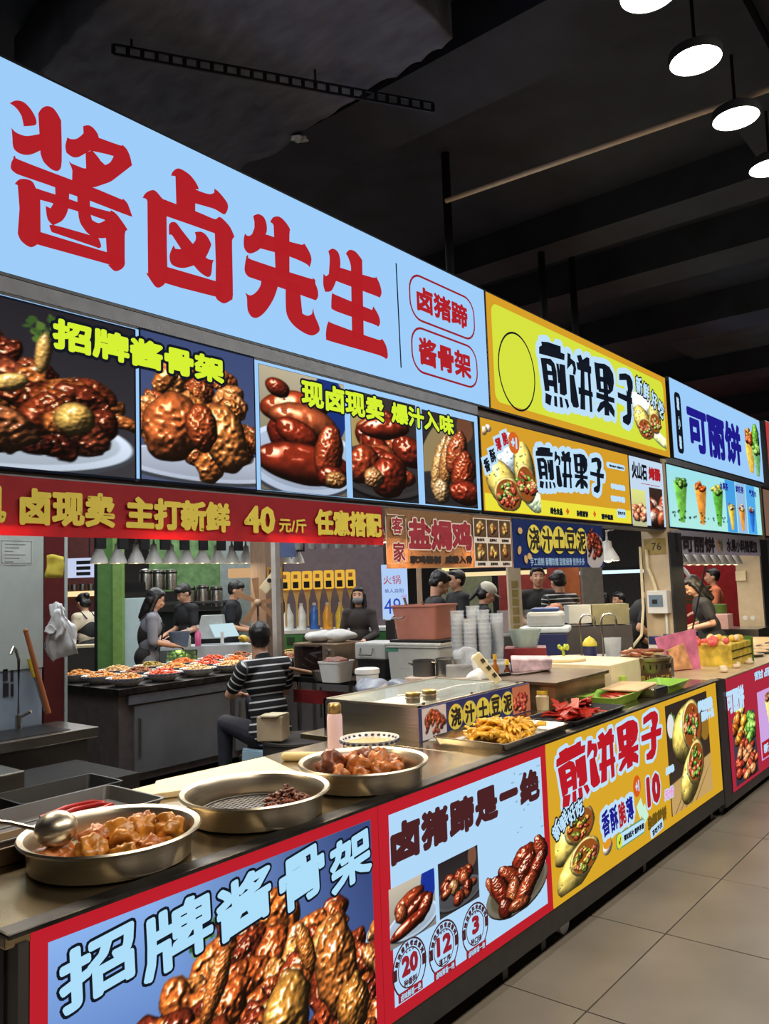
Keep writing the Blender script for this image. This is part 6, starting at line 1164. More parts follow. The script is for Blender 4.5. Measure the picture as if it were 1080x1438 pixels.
tag(center(MB().ball((c4[0] + .12, c4[1] - .08, .92), (.14, .1, .07), sub=3).ball((c4[0] + .3, c4[1] + .0, .92), (.1, .08, .06), sub=3).noise(.03, 9).make('plastic_sack', mat('bluish_film', (118, 126, 142), rough=.3, var=.2, scale=30, bump=.3), smooth='all')), 'bluish translucent plastic sack in front of the white bucket', 'sack', kind='stuff')
c5 = (-4.297,4.476,0.953); t = thing('frying_pan', 'deep steel pan with wooden handle in front of the oven', 'pan', (c5[0], c5[1], .90)); MB().lathe([(0, 0), (.07, 0), (.095, .07), (.09, .07), (.066, .006), (0, .006)], (c5[0], c5[1], .901), 32).make('pan_body', steel, t, smooth=True); MB().cyl((c5[0] - .09, c5[1] - .03, .955), (c5[0] - .27, c5[1] - .1, .99), .012).make('handle', mat('brown_wood_handle', (140, 96, 60), rough=.5), t)
# stacks of clear cups
c6 = (-2.992,4.594,1.278); cups = [(-.12, 0, 9, .0), (-.03, .03, 10, 0), (.05, .0, 9, 0), (.12, .04, 8, 0), (.0, -.07, 7, 0), (.09, -.06, 6, 0)]
cuplab = ['leftmost tall stack of clear plastic cups', 'tallest stack of clear plastic cups, second from the left', 'clear cup stack in the middle of the group', 'clear cup stack at the right end of the group', 'front left shorter stack of clear plastic cups', 'front right shortest stack of clear plastic cups']
cm_ = None
for k, (dx, dy, n, _) in enumerate(cups):
    x, y = c6[0] + dx * .8, c6[1] + dy + dx * .6; t = thing('cup_stack', cuplab[k], 'cups', (x, y, 1.07), 'stacks of clear cups')
    for j in range(n):
        if cm_ is None: o = MB().lathe([(.036, 0), (.046, .11), (.050, .112), (.050, .118), (.045, .116), (.034, .003), (0, .003)], (x, y, 1.07), 20).make('cup', clearp, t, smooth=True); cm_ = o.data
        else: o = bpy.data.objects.new('cup', cm_); COL.objects.link(o); o.parent = t
        o.location = (0, 0, j * .028)
t = thing('cup_crate', 'low grey crate carrying the stacks of clear cups', 'crate', (c6[0], c6[1], .88)); MB().box(c6[0] - .2, c6[1] - .15, 0, c6[0] + .2, c6[1] + .16, .85, .6).make('cabinet', steel_dark, t); MB().box(c6[0] - .21, c6[1] - .16, .85, c6[0] + .21, c6[1] + .17, 1.068, .6).make('crate_body', mat('greyish_box', (140, 142, 146), rough=.5), t, bevel=.01)
tag(center(MB().ball((c6[0] + .02, c6[1] - .18, 1.12), (.09, .04, .06), sub=3).noise(.03, 12).make('cup_wrap', mat('clear_film', (190, 198, 210), rough=.2, alpha=.3), smooth='all')), 'clear crumpled wrap around the foot of the cup stacks', 'wrap', kind='stuff')
# table behind the glass case with bottles, bags
t = thing('riser_box', 'black riser box behind the griddle carrying the sauce bottles', 'box', (-2.79, 4.28, T)); MB().box(-2.97, 3.975, T, -2.62, 4.6, .975).make('box_body', black, t, bevel=.004)
for k, (D_, a, c, col_, r_, h_, cp, lab) in enumerate(((4.9, 695, 925, (150, 90, 30), .022, .15, (200, 160, 40), 'amber sauce bottle with yellow cap behind the power strip'), (4.95, 712, 930, (90, 40, 24), .022, .11, (225, 190, 50), 'dark sauce bottle with yellow cap right of the amber one'), (4.9, 683, 925, (170, 180, 130), .018, .12, (180, 200, 120), 'pale green topped slim bottle left of the amber one'))):
    v = (-2.639,4.251,1.131) if k == 0 else ((-2.611,4.343,1.101) if k == 1 else (-2.679,4.218,1.145)); t = thing('sauce_bottle', lab, 'bottle', (v[0], v[1], .976), 'sauce bottles'); MB().lathe([(0, 0), (r_, 0), (r_, h_ * .65), (r_ * .45, h_ * .85), (r_ * .45, h_), (0, h_)], (v[0], v[1], .976), 18).make('bottle_body', mat('sauce_%d' % k, col_, rough=.15), t, smooth=True); MB().cyl((v[0], v[1], .976 + h_), (v[0], v[1], .976 + h_ + .03), r_ * .55).make('cap', mat('cap_%d' % k, cp, rough=.4), t)
v = (-2.665,4.105,1.101); tag(center(MB().ball((v[0], v[1], 1.03), (.07, .06, .06), sub=3).ball((v[0] - .02, v[1], 1.12), (.025, .02, .06), sub=2).noise(.02, 14).make('plastic_bag', bagm, smooth='all')), 'small knotted white plastic bag behind the glass case', 'bag')
v = (-2.524,4.480,1.091); tag(center(MB().box(v[0] - .12, v[1] - .08, v[2] - .05, v[0] + .12, v[1] + .08, v[2] + .03, .6).noise(.02, 9).make('wrapper_bags', mat('pinkish_film', (186, 160, 170), rough=.3, var=.4, scale=20), bevel=.01)), 'stack of clear pinkish food bags behind the griddle', 'bags')
# insulated boxes blue white
v = (-3.071,5.702,1.233); t = thing('insulated_box', 'navy insulated box with pale grey lid and blue handle top', 'cool box', (v[0], v[1], 0)); MB().box(v[0] - .2, v[1] - .1, 0, v[0] + .2, v[1] + .2, .93, .4).make('stand', steel_dark, t); MB().box(v[0] - .12, v[1] - .1, .93, v[0] + .16, v[1] + .16, 1.19, .4).make('box_body', mat('navy_plastic', (34, 42, 84), rough=.4), t, bevel=.015); MB().box(v[0] - .2, v[1] - .12, 1.19, v[0] + .18, v[1] + .18, 1.235, .4).make('white_tray_lid', mat('icy_white', (205, 214, 216), rough=.4), t, bevel=.015); MB().box(v[0] - .14, v[1] - .09, 1.236, v[0] + .14, v[1] + .15, 1.35, .4).make('grey_upper_box', grb, t, bevel=.03); MB().box(v[0] - .11, v[1] - .06, 1.35, v[0] + .11, v[1] + .12, 1.38, .4).make('blue_cover', mat('blue_cover', (44, 66, 120), rough=.4), t, bevel=.02)
v = (-2.841,4.983,1.229); t = thing('glass_bowl', 'clear glass bowl on red crate left of the navy box', 'bowl', (v[0], v[1], 1.14)); MB().lathe([(0, 0), (.08, 0), (.115, .12), (.11, .12), (.076, .006), (0, .006)], (v[0], v[1], 1.14), 28).make('bowl_body', mat('smoky_glass', (150, 165, 160), rough=.1, alpha=.55), t, smooth=True); t2 = thing('red_crate', 'dark red and navy crate under the clear glass bowl', 'crate', (v[0], v[1], .9)); MB().box(v[0] - .14, v[1] - .12, 1.06, v[0] + .14, v[1] + .12, 1.138, .5).make('red_part', mat('wine_red', (110, 28, 34), rough=.4), t2); MB().box(v[0] - .13, v[1] - .11, 0, v[0] + .13, v[1] + .11, 1.058, .5).make('navy_part', mat('navy_plastic'), t2)
# tap pair, jug and sink unit of the second stall
v = (-2.622,5.560,1.140); t = thing('rear_cabinet', 'pale steel sink cabinet behind the griddle stall', 'cabinet', (v[0], v[1], 0)); MB().box(v[0] - .45, v[1] - .12, 0, v[0] + .5, v[1] + .3, 1.02, .55).make('cabinet_body', mat('pale_steel', (120, 120, 120), rough=.4, metal=.6), t, bevel=.004)
for k in range(2):
    v = ((-2.676,5.507,1.221), (-2.555,5.606,1.215))[k]; b = MB(); b.tube([Vector((v[0], v[1], 1.02)), Vector((v[0], v[1], 1.28))] + [Vector((v[0], v[1], 1.28)) + RV * (.055 - .055 * math.cos(a)) + Vector((0, 0, .055 * math.sin(a))) for a in [PI * i / 6 for i in range(1, 7)]] + [Vector((v[0], v[1], 1.24)) + RV * .11], .008); tag(center(b.make('hooked_tap', steel, smooth=True)), ('left hooked steel tap behind the griddle', 'right hooked steel tap next to the jug')[k], 'tap')
v = (-2.414,5.466,1.176); tag(center(MB().lathe([(0, 0), (.05, 0), (.06, .15), (.056, .15), (.047, .005), (0, .005)], (v[0], v[1], 1.022), 24).make('measuring_jug', mat('milky_plastic', (205, 210, 215), rough=.3, alpha=.6), smooth=True)), 'milky plastic jug under the right hooked tap', 'jug')
v = (-2.541,5.365,1.156); t = thing('pump_flask', 'navy flask with yellow lid between the hooked taps', 'flask', (v[0], v[1], 1.022)); MB().lathe([(0, 0), (.045, 0), (.045, .1), (0, .1)], (v[0], v[1], 1.022), 24).make('flask_body', mat('navy_plastic'), t, smooth=True); MB().lathe([(.05, .1), (.05, .12), (.03, .15), (.012, .16), (0, .17)], (v[0], v[1], 1.022), 24).make('lid', mat('lemon_lid', (205, 190, 60), rough=.4), t, smooth=True)
# columns with numbers, breaker box, cable
for k, (x0, yy, w_, lab) in enumerate(((-2.7, 7.50, .26, 'beige square column with grey breaker box and painted number, by the skewer cooker'), (-2.7, 10.60, .30, 'beige column with two round sockets at the far end of the crepe stall'))):
    t = thing('square_column', lab, 'column', (x0 - w_ / 2, yy + .15, 0)); MB().box(x0 - w_, yy, 0, x0 - .01, yy + .32, 2.7).make('column_body', mat('beige_column_paint', (196, 176, 144), rough=.6, var=.06), t); MB().box(x0 - .008, yy + .0, 0, x0 + .006, yy + .33, 2.0).make('shaded_face', mat('graphite_post_and_shade'), t)  # front slab darker: the column's unlit side put into its colour
    if k == 0:
        MB().box(x0 - w_ + .02, yy - .004, 1.80, x0 - .03, yy - .0005, 1.95).make('number_plate', mat('ochre_plate', (150, 130, 70), rough=.6), t)
        V_, F_ = text_mesh('76'); me = bpy.data.meshes.new('lettering'); me.from_pydata([(x0 - .17 + a * .1 - ORG[t].x, yy - .006 - ORG[t].y, 1.84 + c * .1 - ORG[t].z) for a, c in V_], [], F_); link('lettering', me, BM, t)
        e = thing('breaker_box', 'white breaker box with clear window on the beige column', 'electrical box', (x0 - .12, yy - .05, 1.24)); MB().box(x0 - .21, yy - .09, 1.25, x0 - .02, yy - .005, 1.46).make('box_body', white, e, bevel=.006); MB().box(x0 - .19, yy - .094, 1.31, x0 - .06, yy - .089, 1.42).make('window', mat('breaker_window', (110, 130, 150), rough=.2), e); MB().box(x0 - .16, yy - .098, 1.34, x0 - .11, yy - .093, 1.38).make('switch', black, e)
        MB().tube([(x0 - .21, yy - .02, 1.85), (x0 - .21, yy - .03, 1.68), (x0 - .17, yy - .03, 1.58), (x0 - .14, yy - .03, 1.46)], .016, 8).make('upper_cable', cream, e, smooth=True); MB().tube([(x0 - .06, yy - .03, 1.25), (x0 - .06, yy - .03, .9)], .012, 8).make('conduit', white, e, smooth=True)
        tag(center(MB().tube([(x0 - .27, yy - .02, 1.88), (x0 - .265, yy - .05, 1.3), (x0 - .26, yy - .15, 1.05), (x0 - .22, yy - .5, .96), (x0 - .1, yy - 1.0, .93), (x0 + .1, yy - 1.6, .91)], .013, 8).make('hanging_cable', cream, smooth=True)), 'cream cable running down the beige column to the skewer cooker', 'cable')
    else:
        for dx in (.07, .16): MB().cyl((x0 - w_ + dx, yy - .006, 1.04), (x0 - w_ + dx, yy, 1.04), .028).make('round_socket', white, t)
        MB().box(x0 - w_ + .0, yy - .03, 1.5, x0 - w_ + .12, yy - .0, 1.62).make('switch_box', cream, t)
for k, (x, y, z, lab) in enumerate(((-2.92, 6.62, 1.74, 'grey heat lamp with lit rim left of the beige column'), (-2.95, 5.7, 1.80, 'grey heat lamp behind the end of the blue banner'))):
    heat_lamp(x, y, z, lab, r=.1, grp='heat lamps of the pancake stall'); area('lamp_spot', (x, y, z + .01), .14, 9, (1, .8, .5))
for k in range(9):
    y = 7.95 + k * .27; lab = 'grey heat lamp under the crepe banner, %s from the left' % (ordn[k] if k < 8 else 'last')
    if k == 0: hh0 = heat_lamp(-2.86, y, 1.70, lab, r=.085, grp='heat lamps of the crepe stall')
    else: copy_thing(hh0, (-2.86, y, 1.70), 0, lab)
area('lamp_strip', (-2.86, 9.0, 1.69), 2.0, 22, (1, .8, .5), sy=.12)
# warm lamps behind the red banner that light the basins
for y in (1.25, 1.95, 2.65, 3.4, 4.2):
    heat_lamp(-2.86, y, 1.835, 'grey heat lamp hidden behind the banners above the steel counter', r=.085, grp='heat lamps behind the banners')
    l = area('basin_light', (-2.86, y, 1.834), .14, 9, (1, .80, .52), rot=(0, math.radians(-30), 0))
for k in range(6):
    o = None; y = 5.9 + k * .26; lab = 'clear glass pendant under the dark shelf behind the tan banner, %s from the left' % ordn[k]
v0 = (-5.100,4.866,1.981); 
for k in range(8):
    q = Vector((-5.008,4.947,1.933)) + RV * (k * .115); t = thing('glass_lamp', 'small clear glass lamp with black top, %s from the left behind the white post' % ordn[k], 'lamp', q, 'small glass lamps'); ORG[t] = q
    MB().lathe([(.035, 0), (.04, .05), (.03, .09), (.028, .09), (.036, .05), (.031, 0)], q, 14).make('glass_shade', mat('grey_glass', (150, 150, 145), rough=.1, alpha=.6), t, smooth=True); MB().cyl(q + Vector((0, 0, .09)), q + Vector((0, 0, .17)), .02, n=10).make('socket', black, t); MB().cyl(q + Vector((0, 0, .17)), q + Vector((0, 0, 2.5)), .004, n=6).make('cord', black, t)
# ================================================================ CREPE STALL TOP
v = (-2.219,6.412); T2 = .885
t = thing('flyer_stand', 'pink printed flyer stand leaning on the crepe counter, round flowers of cream behind', 'stand', (-2.1, 6.15, T2))
q0 = Vector((-2.24, 5.98, T2)); MB().prism([q0, q0 + Vector((.16, .30, 0)), q0 + Vector((.13, .32, .30)), q0 + Vector((-.06, .0, .25))], Vector((-.008, .004, 0))).make('flyer', mat('pink_print', (214, 120, 150), rough=.4, var=.35, scale=9), t)
MB().prism([q0 + Vector((.04, .06, .01)), q0 + Vector((.12, .22, .01)), q0 + Vector((.07, .2, .2)), q0 + Vector((.0, .05, .16))], Vector((.006, -.002, 0))).make('printed_crepe', mat('orange_print', (226, 160, 110), rough=.4, var=.4, scale=16), t)
t = thing('topping_box', 'yellow fruit patterned display box filled with toppings on the crepe counter', 'box', (-2.05, 6.65, T2))
MB().box(-2.24, 6.45, T2, -1.90, 6.98, T2 + .17).make('box_body', mat('fruit_print_box', (214, 186, 70), rough=.4, var=.4, scale=14), t, bevel=.004); MB().box(-2.25, 6.98, T2, -1.89, 7.0, T2 + .2).make('green_end', mat('green_card', (70, 110, 40), rough=.5), t)
for z in (.06, .12): MB().box(-1.9, 6.45, T2 + z, -1.896, 6.98, T2 + z + .006).make('dark_line', blackm, t)
rt_ = random.Random(8); tb = [((226, 100, 90), 'round pink topping ball in the yellow display box'), ((236, 190, 80), 'yellow topping ball in the yellow display box'), ((235, 215, 190), 'cream topping ball in the yellow display box')]; tbo = []
for k in range(30):
    j = 0 if k < 12 else (1 if k < 24 else 2)
    if len(tbo) <= j: o = MB().ball((0, 0, 0), .026, sub=2).make('topping', mat('topping_%d' % j, tb[j][0], rough=.4), smooth='all'); tbo.append(o)
    else: o = tbo[j].copy(); COL.objects.link(o)
    o.location = (-2.07 + rt_.uniform(-.13, .13), (6.52 if j == 0 else 6.8) + rt_.uniform(-.1, .12), T2 + .175 + rt_.uniform(0, .035)); tag(o, tb[j][1], 'topping', 'toppings in the display box')
t = thing('tin', 'navy labelled tin', 'tin', (-2.5, 6.5, T2)); t['label'] = 'leftmost navy and white tin behind the pink flyer stand'; t['group'] = 'tins behind the flyer'
MB().cyl((-2.5, 6.5, T2), (-2.5, 6.5, T2 + .22), .055, n=24).make('tin_body', mat('white_tin', (205, 200, 200), rough=.4), t, smooth=True); MB().cyl((-2.5, 6.5, T2 + .16), (-2.5, 6.5, T2 + .225), .0565, n=24).make('navy_top', mat('navy_plastic'), t, smooth=True)
for k in range(3): copy_thing(t, (-2.46 + k * .02, 6.72 + k * .2, T2), k, ('second navy topped tin from the left behind the flyer stand', 'third navy topped tin from the left behind the flyer stand', 'rightmost navy topped tin behind the yellow display box')[k])
tag(center(MB().cyl((-2.42, 6.95, T2), (-2.62, 8.25, 1.68), .008, n=8).make('thin_black_rod', blackm)), 'thin black rod slanting up across the crepe stall opening', 'rod')
for k in range(5):
    y = 7.35 + k * .3; t = thing('crepe_plate', ['dark pan of crepes nearest the yellow box', 'second dark pan along the crepe counter', 'third dark pan along the crepe counter', 'fourth dark pan along the crepe counter', 'farthest dark pan on the crepe counter'][k], 'pan', (-2.05, y, T2), 'pans on the crepe counter'); MB().lathe([(0, 0), (.13, 0), (.15, .02), (.145, .022), (.125, .006), (0, .006)], (-2.05, y, T2), 28).make('pan_body', steel_dark, t, smooth=True); MB().ball((-2.05, y, T2 + .018), (.11, .11, .018), sub=3).noise(.006, 30).make('crepe', mat('crepe_tan', (210, 170, 120), rough=.5, var=.3), t, smooth='all')
# small cream cakes in front of the yellow box
for k in range(6):
    o = MB().ball((0, 0, .016), (.035, .03, .018), sub=2).noise(.006, 40, k).make('pastry', mat('pale_pastry', (226, 205, 170), rough=.5), smooth='all'); o.location = (-1.86 - .05 * (k % 2), 6.1 + k * .16, T2); tag(o, ['first', 'second', 'third', 'fourth', 'fifth', 'sixth'][k] + ' pale pastry from the left in the row before the display box', 'pastry', 'row of pale pastries')

# ================================================================ BACKGROUND STALLS
# juice shop on the left: green pillar, fridge, counter, kettles
dg_ = mat('moss_green_paint', (86, 128, 66), rough=.5)
v = (-8.812,5.527,1.471); t = thing('green_pillar', 'wide moss green pillar with two faces behind the red column', 'pillar', (v[0], v[1], 0)); v = Vector(v); v.z = 0; NB = Vector((-.634, .772, 0)); MB().prism([v - RV * .20, v, v + NB * .1, v - RV * .20 + NB * .1], (0, 0, 2.8)).make('left_face', dg_, t); MB().prism([v - NB * .04, v + RV * .10, v + RV * .10 + NB * .1, v + NB * .1 - NB * .04], (0, 0, 2.8)).make('right_face', mat('lit_green_side', (110, 146, 70), rough=.5), t); MB().prism([v - RV * .24, v - RV * .2, v - RV * .2 + NB * .12, v - RV * .24 + NB * .12], (0, 0, 2.8)).make('black_edge', blackm, t)  # right face paler: the brighter side of the same green, put into colour
v = (-8.859,5.835,1.282); t = thing('white_fridge', 'tall white fridge with black menu label above, right of the green pillar', 'fridge', (v[0], v[1], 0)); MB().box(v[0] - .1, v[1] - .14, 0, v[0] + .06, v[1] + .14, 1.55, -.4).make('fridge_body', mat('pale_fridge', (176, 196, 200), rough=.35, var=.04), t, bevel=.01); MB().box(v[0] - .1, v[1] - .14, 1.62, v[0] + .07, v[1] + .14, 1.74, -.4).make('black_menu_label', blackm, t)
v = (-7.991,6.272,0.827); wcm = mat('white_counter_laminate', (190, 196, 200), rough=.4, var=.03); t = thing('juice_counter', 'white juice shop counter behind the bowls of food', 'counter', (v[0], v[1], 0))
d2 = RV; c0 = Vector((-8.416,5.908,0.977)); c1 = Vector((-7.496,6.661,0.952)); c0.z = c1.z = .93; nb = Vector((-.634, .772, 0))
def slab(P0, P1, z0, z1, dep): return [Vector((P0.x, P0.y, z0)), Vector((P1.x, P1.y, z0)), Vector((P1.x, P1.y, z0)) + nb * dep, Vector((P0.x, P0.y, z0)) + nb * dep], Vector((0, 0, z1 - z0))
MB().prism(*slab(c0, c1, .9, .94, .42)).make('worktop', wcm, t); MB().prism(*slab(c0.lerp(c1, .38), c1, 0, .9, .4)).make('front_panel', wcm, t); MB().prism(*slab(c0, c0.lerp(c1, .38), 0, .72, .4)).make('lower_front', steel, t)
t = thing('lime_display', 'glass fronted compartment of the white counter holding green limes', 'display case', c0); ORG[t] = c0.copy(); t.location = c0
MB().prism(*slab(c0 - nb * .02, c0.lerp(c1, .37) - nb * .02, .74, .9, .008)).make('glass_front', glass_thin, t); MB().prism(*slab(c0 + nb * .3, c0.lerp(c1, .37) + nb * .3, .72, .9, .01)).make('pale_green_back', mat('pale_green', (190, 214, 150), rough=.5), t)
lime_m = [mat('lime_green', (96, 150, 50), rough=.4), mat('lime_yellow', (190, 205, 90), rough=.4), mat('lime_pale', (150, 190, 80), rough=.4)]; lo = [MB().ball((0, 0, 0), .033, sub=2).ball((.03, 0, 0), .008, sub=1).make('lime', m_, smooth='all') for m_ in lime_m]
for k in range(42):
    o = lo[k] if k < 3 else lo[k % 3].copy()
    if k >= 3: COL.objects.link(o)
    q = c0.lerp(c1, .08 + .03 * (k % 10) + rt_.uniform(-.01, .01)); row = k // 10; o.location = q + nb * (.035 + .06 * rt_.random()) + Vector((0, 0, -.165 + row * .045 + rt_.uniform(0, .012))); o.rotation_euler = (k, 0, k * 2)
    tag(o, ('dark green', 'yellowish', 'pale green')[k % 3] + ' lime in the pile behind the counter glass', 'lime', 'limes in the glass compartment')
v = Vector((-7.899,6.444,1.101)); area('case_light', tuple(c0.lerp(c1, .19) + nb * .12 + Vector((0, 0, -.035))), .2, 1.2, (.95, 1, .85))
t = thing('order_screen', 'tilted bright order tablet standing on the white juice counter', 'screen', v); ORG[t] = v
P_0 = v - RV * .16 + Vector((0, 0, .06)); P_1 = v + RV * .13 + Vector((0, 0, .06)); MB().prism([P_0 + Vector((0, 0, .03)), P_1 + Vector((0, 0, .04)), P_1 + RV * .08 + Vector((0, 0, -.12)), P_0 + RV * .07 + Vector((0, 0, -.13))], nb * .02).make('screen_face', LIT('tablet_screen', (196, 226, 232)), t); MB().bar(v - Vector((0, 0, .15)), v, .03).make('stand', white, t)
v = Vector((-8.104,6.400,1.163)); t = thing('receipt_machine', 'pale counter machine behind the tilted order tablet', 'machine', v); ORG[t] = v; MB().prism([v - RV * .16 + Vector((0, 0, -.15)), v + RV * .2 + Vector((0, 0, -.15)), v + RV * .17 + Vector((0, 0, .14)), v - RV * .09 + Vector((0, 0, .14))], nb * .15).make('machine_body', mat('pale_machine', (176, 182, 180), rough=.4), t, bevel=.006)
v = Vector((-7.548,6.482,1.016)); tag(center(MB().ball(v, (.08, .05, .05), sub=2).noise(.02, 20).make('yellow_snack_box', mat('yellow_plastic'))), 'small yellow tray of snacks at the right of the tablet', 'tray')
for k, (px_, cl_, lb) in enumerate((((-7.982,5.994,1.045), (170, 180, 170), 'clear pump bottle on the white juice counter'), ((-7.887,6.068,1.075), (205, 90, 140), 'pink bottle on the white juice counter'))):
    v = Vector(px_); t = thing('syrup_bottle', lb, 'bottle', v); ORG[t] = v; MB().lathe([(0, -.12), (.035, -.12), (.035, .03), (.012, .06), (.012, .09), (0, .09)], v, 16).make('bottle_body', mat('syrup_%d' % k, cl_, rough=.3), t, smooth=True); MB().cyl(v + Vector((0, 0, .09)), v + Vector((0, 0, .13)), .014, n=10).make('pump', white, t)
v = Vector((-7.557,5.559,1.083)); tag(center(MB().lathe([(0, -.09), (.09, -.09), (.12, .08), (.115, .08), (.085, -.08), (0, -.08)], v, 24).make('blue_bucket', mat('slate_blue', (90, 108, 132), rough=.5), smooth=True)), 'slate blue bucket on the counter before the woman in grey', 'bucket')
for k, px_ in enumerate(((-9.165,6.916,1.535), (-9.019,7.033,1.548), (-8.877,7.153,1.522), (-9.523,6.466,1.780), (-9.395,6.571,1.774), (-9.260,6.682,1.768))):
    v = Vector(px_); r_ = .085; t = thing('steel_urn', ('left steel urn with lid on the middle shelf', 'central tallest steel urn on the middle shelf', 'right steel urn on the middle shelf', 'left steel canister on the upper shelf of the juice shop', 'middle steel canister on the upper shelf of the juice shop', 'right steel canister on the upper shelf of the juice shop')[k], 'urn', v, 'steel urns of the juice shop'); ORG[t] = v
    MB().lathe([(0, -.13), (r_, -.13), (r_, .10), (r_ * .95, .12), (r_ * .95, .14), (r_ * .3, .16), (0, .16)], v, 24).make('urn_body', steel, t, smooth=True); MB().lathe([(r_ * 1.01, .09), (r_ * 1.02, .09), (r_ * 1.02, .115), (r_ * 1.01, .115)], v, 24).make('black_band', blackm, t)
v = Vector((-9.404,7.018,1.217)); t = thing('back_shelving', 'dark grey shelving unit behind the juice shop staff', 'shelf', (v.x, v.y, 0))
a0_, a1_ = Vector((-9.890,6.596,1.439)), Vector((-8.923,7.389,1.396)); MB().prism(*slab(a0_, a1_, 0, 1.33, .3)).make('dark_board', mat('charcoal_board', (48, 50, 52), rough=.5), t); MB().prism(*slab(a0_ - nb * .3, a1_ - nb * .6, 1.44, 1.47, .8)).make('middle_shelf', steel_dark, t)
MB().prism(*slab(a0_ - nb * .3, a0_.lerp(a1_, .5) - nb * .3, 1.66, 1.69, .6)).make('upper_shelf', steel_dark, t); MB().prism(*slab(a0_ + nb * .5, a1_ + nb * .5 + RV * .7, 1.62, 2.9, .1)).make('green_wall_panel', mat('leaf_green_panel', (96, 130, 78), rough=.5, var=.4, scale=8), t)
MB().prism(*slab(a1_ - RV * .1, a1_ + RV * .75, 0, 2.9, .1)).make('grey_wall_panel', mat('grey_green_panel', (128, 140, 136), rough=.5), t)
v = Vector((-8.384,7.259,1.827))
t = thing('lit_notice', 'warm lit notice panel behind the right lamps of the row', 'sign', v); ORG[t] = v; MB().prism([v + RV * -.24 + Vector((0, 0, -.06)), v + RV * .22 + Vector((0, 0, -.06)), v + RV * .22 + Vector((0, 0, .07)), v + RV * -.24 + Vector((0, 0, .07))], nb * .03).make('notice_face', LIT('warm_panel', (226, 180, 130), .8), t)
v = Vector((-10.571,6.235,1.989)); t = thing('lit_menu', 'pale lit menu screen high behind the yellow cloth', 'screen', v); ORG[t] = v; MB().prism([v + RV * -.5 + Vector((0, 0, -.13)), v + RV * .2 + Vector((0, 0, -.13)), v + RV * .2 + Vector((0, 0, .15)), v + RV * -.5 + Vector((0, 0, .15))], nb * .04).make('screen_face', LIT('menu_screen', (196, 206, 235)), t); MB().cyl(v + nb * .02 + Vector((0, 0, .15)), Vector((v.x + nb.x * .02, v.y + nb.y * .02, 4.45)), .01, n=8).make('hanger', blackm, t)
for j in range(3): MB().prism([v + RV * (-.18) + Vector((0, 0, -.1 + j * .08)), v + RV * .02 + Vector((0, 0, -.1 + j * .08)), v + RV * .02 + Vector((0, 0, -.05 + j * .08)), v + RV * -.18 + Vector((0, 0, -.05 + j * .08))], nb * -.004).make('menu_picture', blackm, t)
v = Vector((-11.634,6.704,1.642)); t = thing('lit_shelf', 'warm lit shelf of pots behind the woman at the far left', 'shelf', v); ORG[t] = v; MB().prism([v + RV * -.5 + Vector((0, 0, -.05)), v + RV * .4 + Vector((0, 0, -.05)), v + RV * .4 + Vector((0, 0, .03)), v + RV * -.5 + Vector((0, 0, .03))], nb * .04).make('warm_strip', LIT('shelf_glow', (250, 214, 160), 1.2), t)
for k in range(6): MB().cyl(v + RV * (-.35 + k * .13) + Vector((0, 0, .04)), v + RV * (-.35 + k * .13) + Vector((0, 0, .14)), .05, n=14).make('hung_pot', steel, t, smooth=True)
MB().prism([v + RV * -.6 + nb * .1 + Vector((0, 0, -1.6)), v + RV * .5 + nb * .1 + Vector((0, 0, -1.6)), v + RV * .5 + nb * .1 + Vector((0, 0, .9)), v + RV * -.6 + nb * .1 + Vector((0, 0, .9))], nb * .1).make('back_board', mat('maroon_board', (88, 44, 40), rough=.5), t)
v = Vector((-9.708,5.654,0.789)); t = thing('far_counter', 'grey counter with pale top before the woman at the far left', 'counter', (v.x, v.y, 0)); MB().prism(*slab(v - RV * .5, v + RV * .25, 0, .93, .3)).make('counter_body', steel, t); MB().prism(*slab(v - RV * .5 - nb * .02, v + RV * .25 - nb * .02, .93, .96, .3)).make('pale_top', cream, t)
# juice dispensers stall
v = Vector((-6.985,7.256,1.643)); t = thing('dispenser_row', 'lit yellow row of seven juice dispensers with black name labels', 'dispenser', v); ORG[t] = v
e0, e1 = Vector((-7.380,6.929,1.679)), Vector((-6.638,7.534,1.681)); yl = LIT('warm_yellow_tank', (236, 182, 66), .95)
for k in range(7):
    a = e0.lerp(e1, k / 7 + .01); c = e0.lerp(e1, (k + 1) / 7 - .01)
    MB().prism([a + Vector((0, 0, -.10)), c + Vector((0, 0, -.10)), c + Vector((0, 0, .13)), a + Vector((0, 0, .13))], nb * .15).make('tank', yl, t, bevel=.02)
    MB().prism([a.lerp(c, .2) + Vector((0, 0, -.08)), a.lerp(c, .8) + Vector((0, 0, -.08)), a.lerp(c, .8) + Vector((0, 0, -.0)), a.lerp(c, .2) + Vector((0, 0, -.0))], -nb * .006).make('name_label', blackm, t)
    MB().prism([a.lerp(c, .1) + nb * .05 + Vector((0, 0, -.1)), a.lerp(c, .9) + nb * .05 + Vector((0, 0, -.1)), a.lerp(c, .62) + nb * .05 + Vector((0, 0, -.26)), a.lerp(c, .62) + nb * .05 + Vector((0, 0, -.55)), a.lerp(c, .42) + nb * .05 + Vector((0, 0, -.55)), a.lerp(c, .42) + nb * .05 + Vector((0, 0, -.26))], nb * .05).make('funnel', mat('tan_funnel', (190, 150, 84), rough=.35), t)
    MB().prism([a.lerp(c, .3) + Vector((0, 0, .04)), a.lerp(c, .7) + Vector((0, 0, .04)), a.lerp(c, .7) + Vector((0, 0, .09)), a.lerp(c, .3) + Vector((0, 0, .09))], -nb * .006).make('small_badge', mat('brown_badge', (150, 90, 30), rough=.5), t)
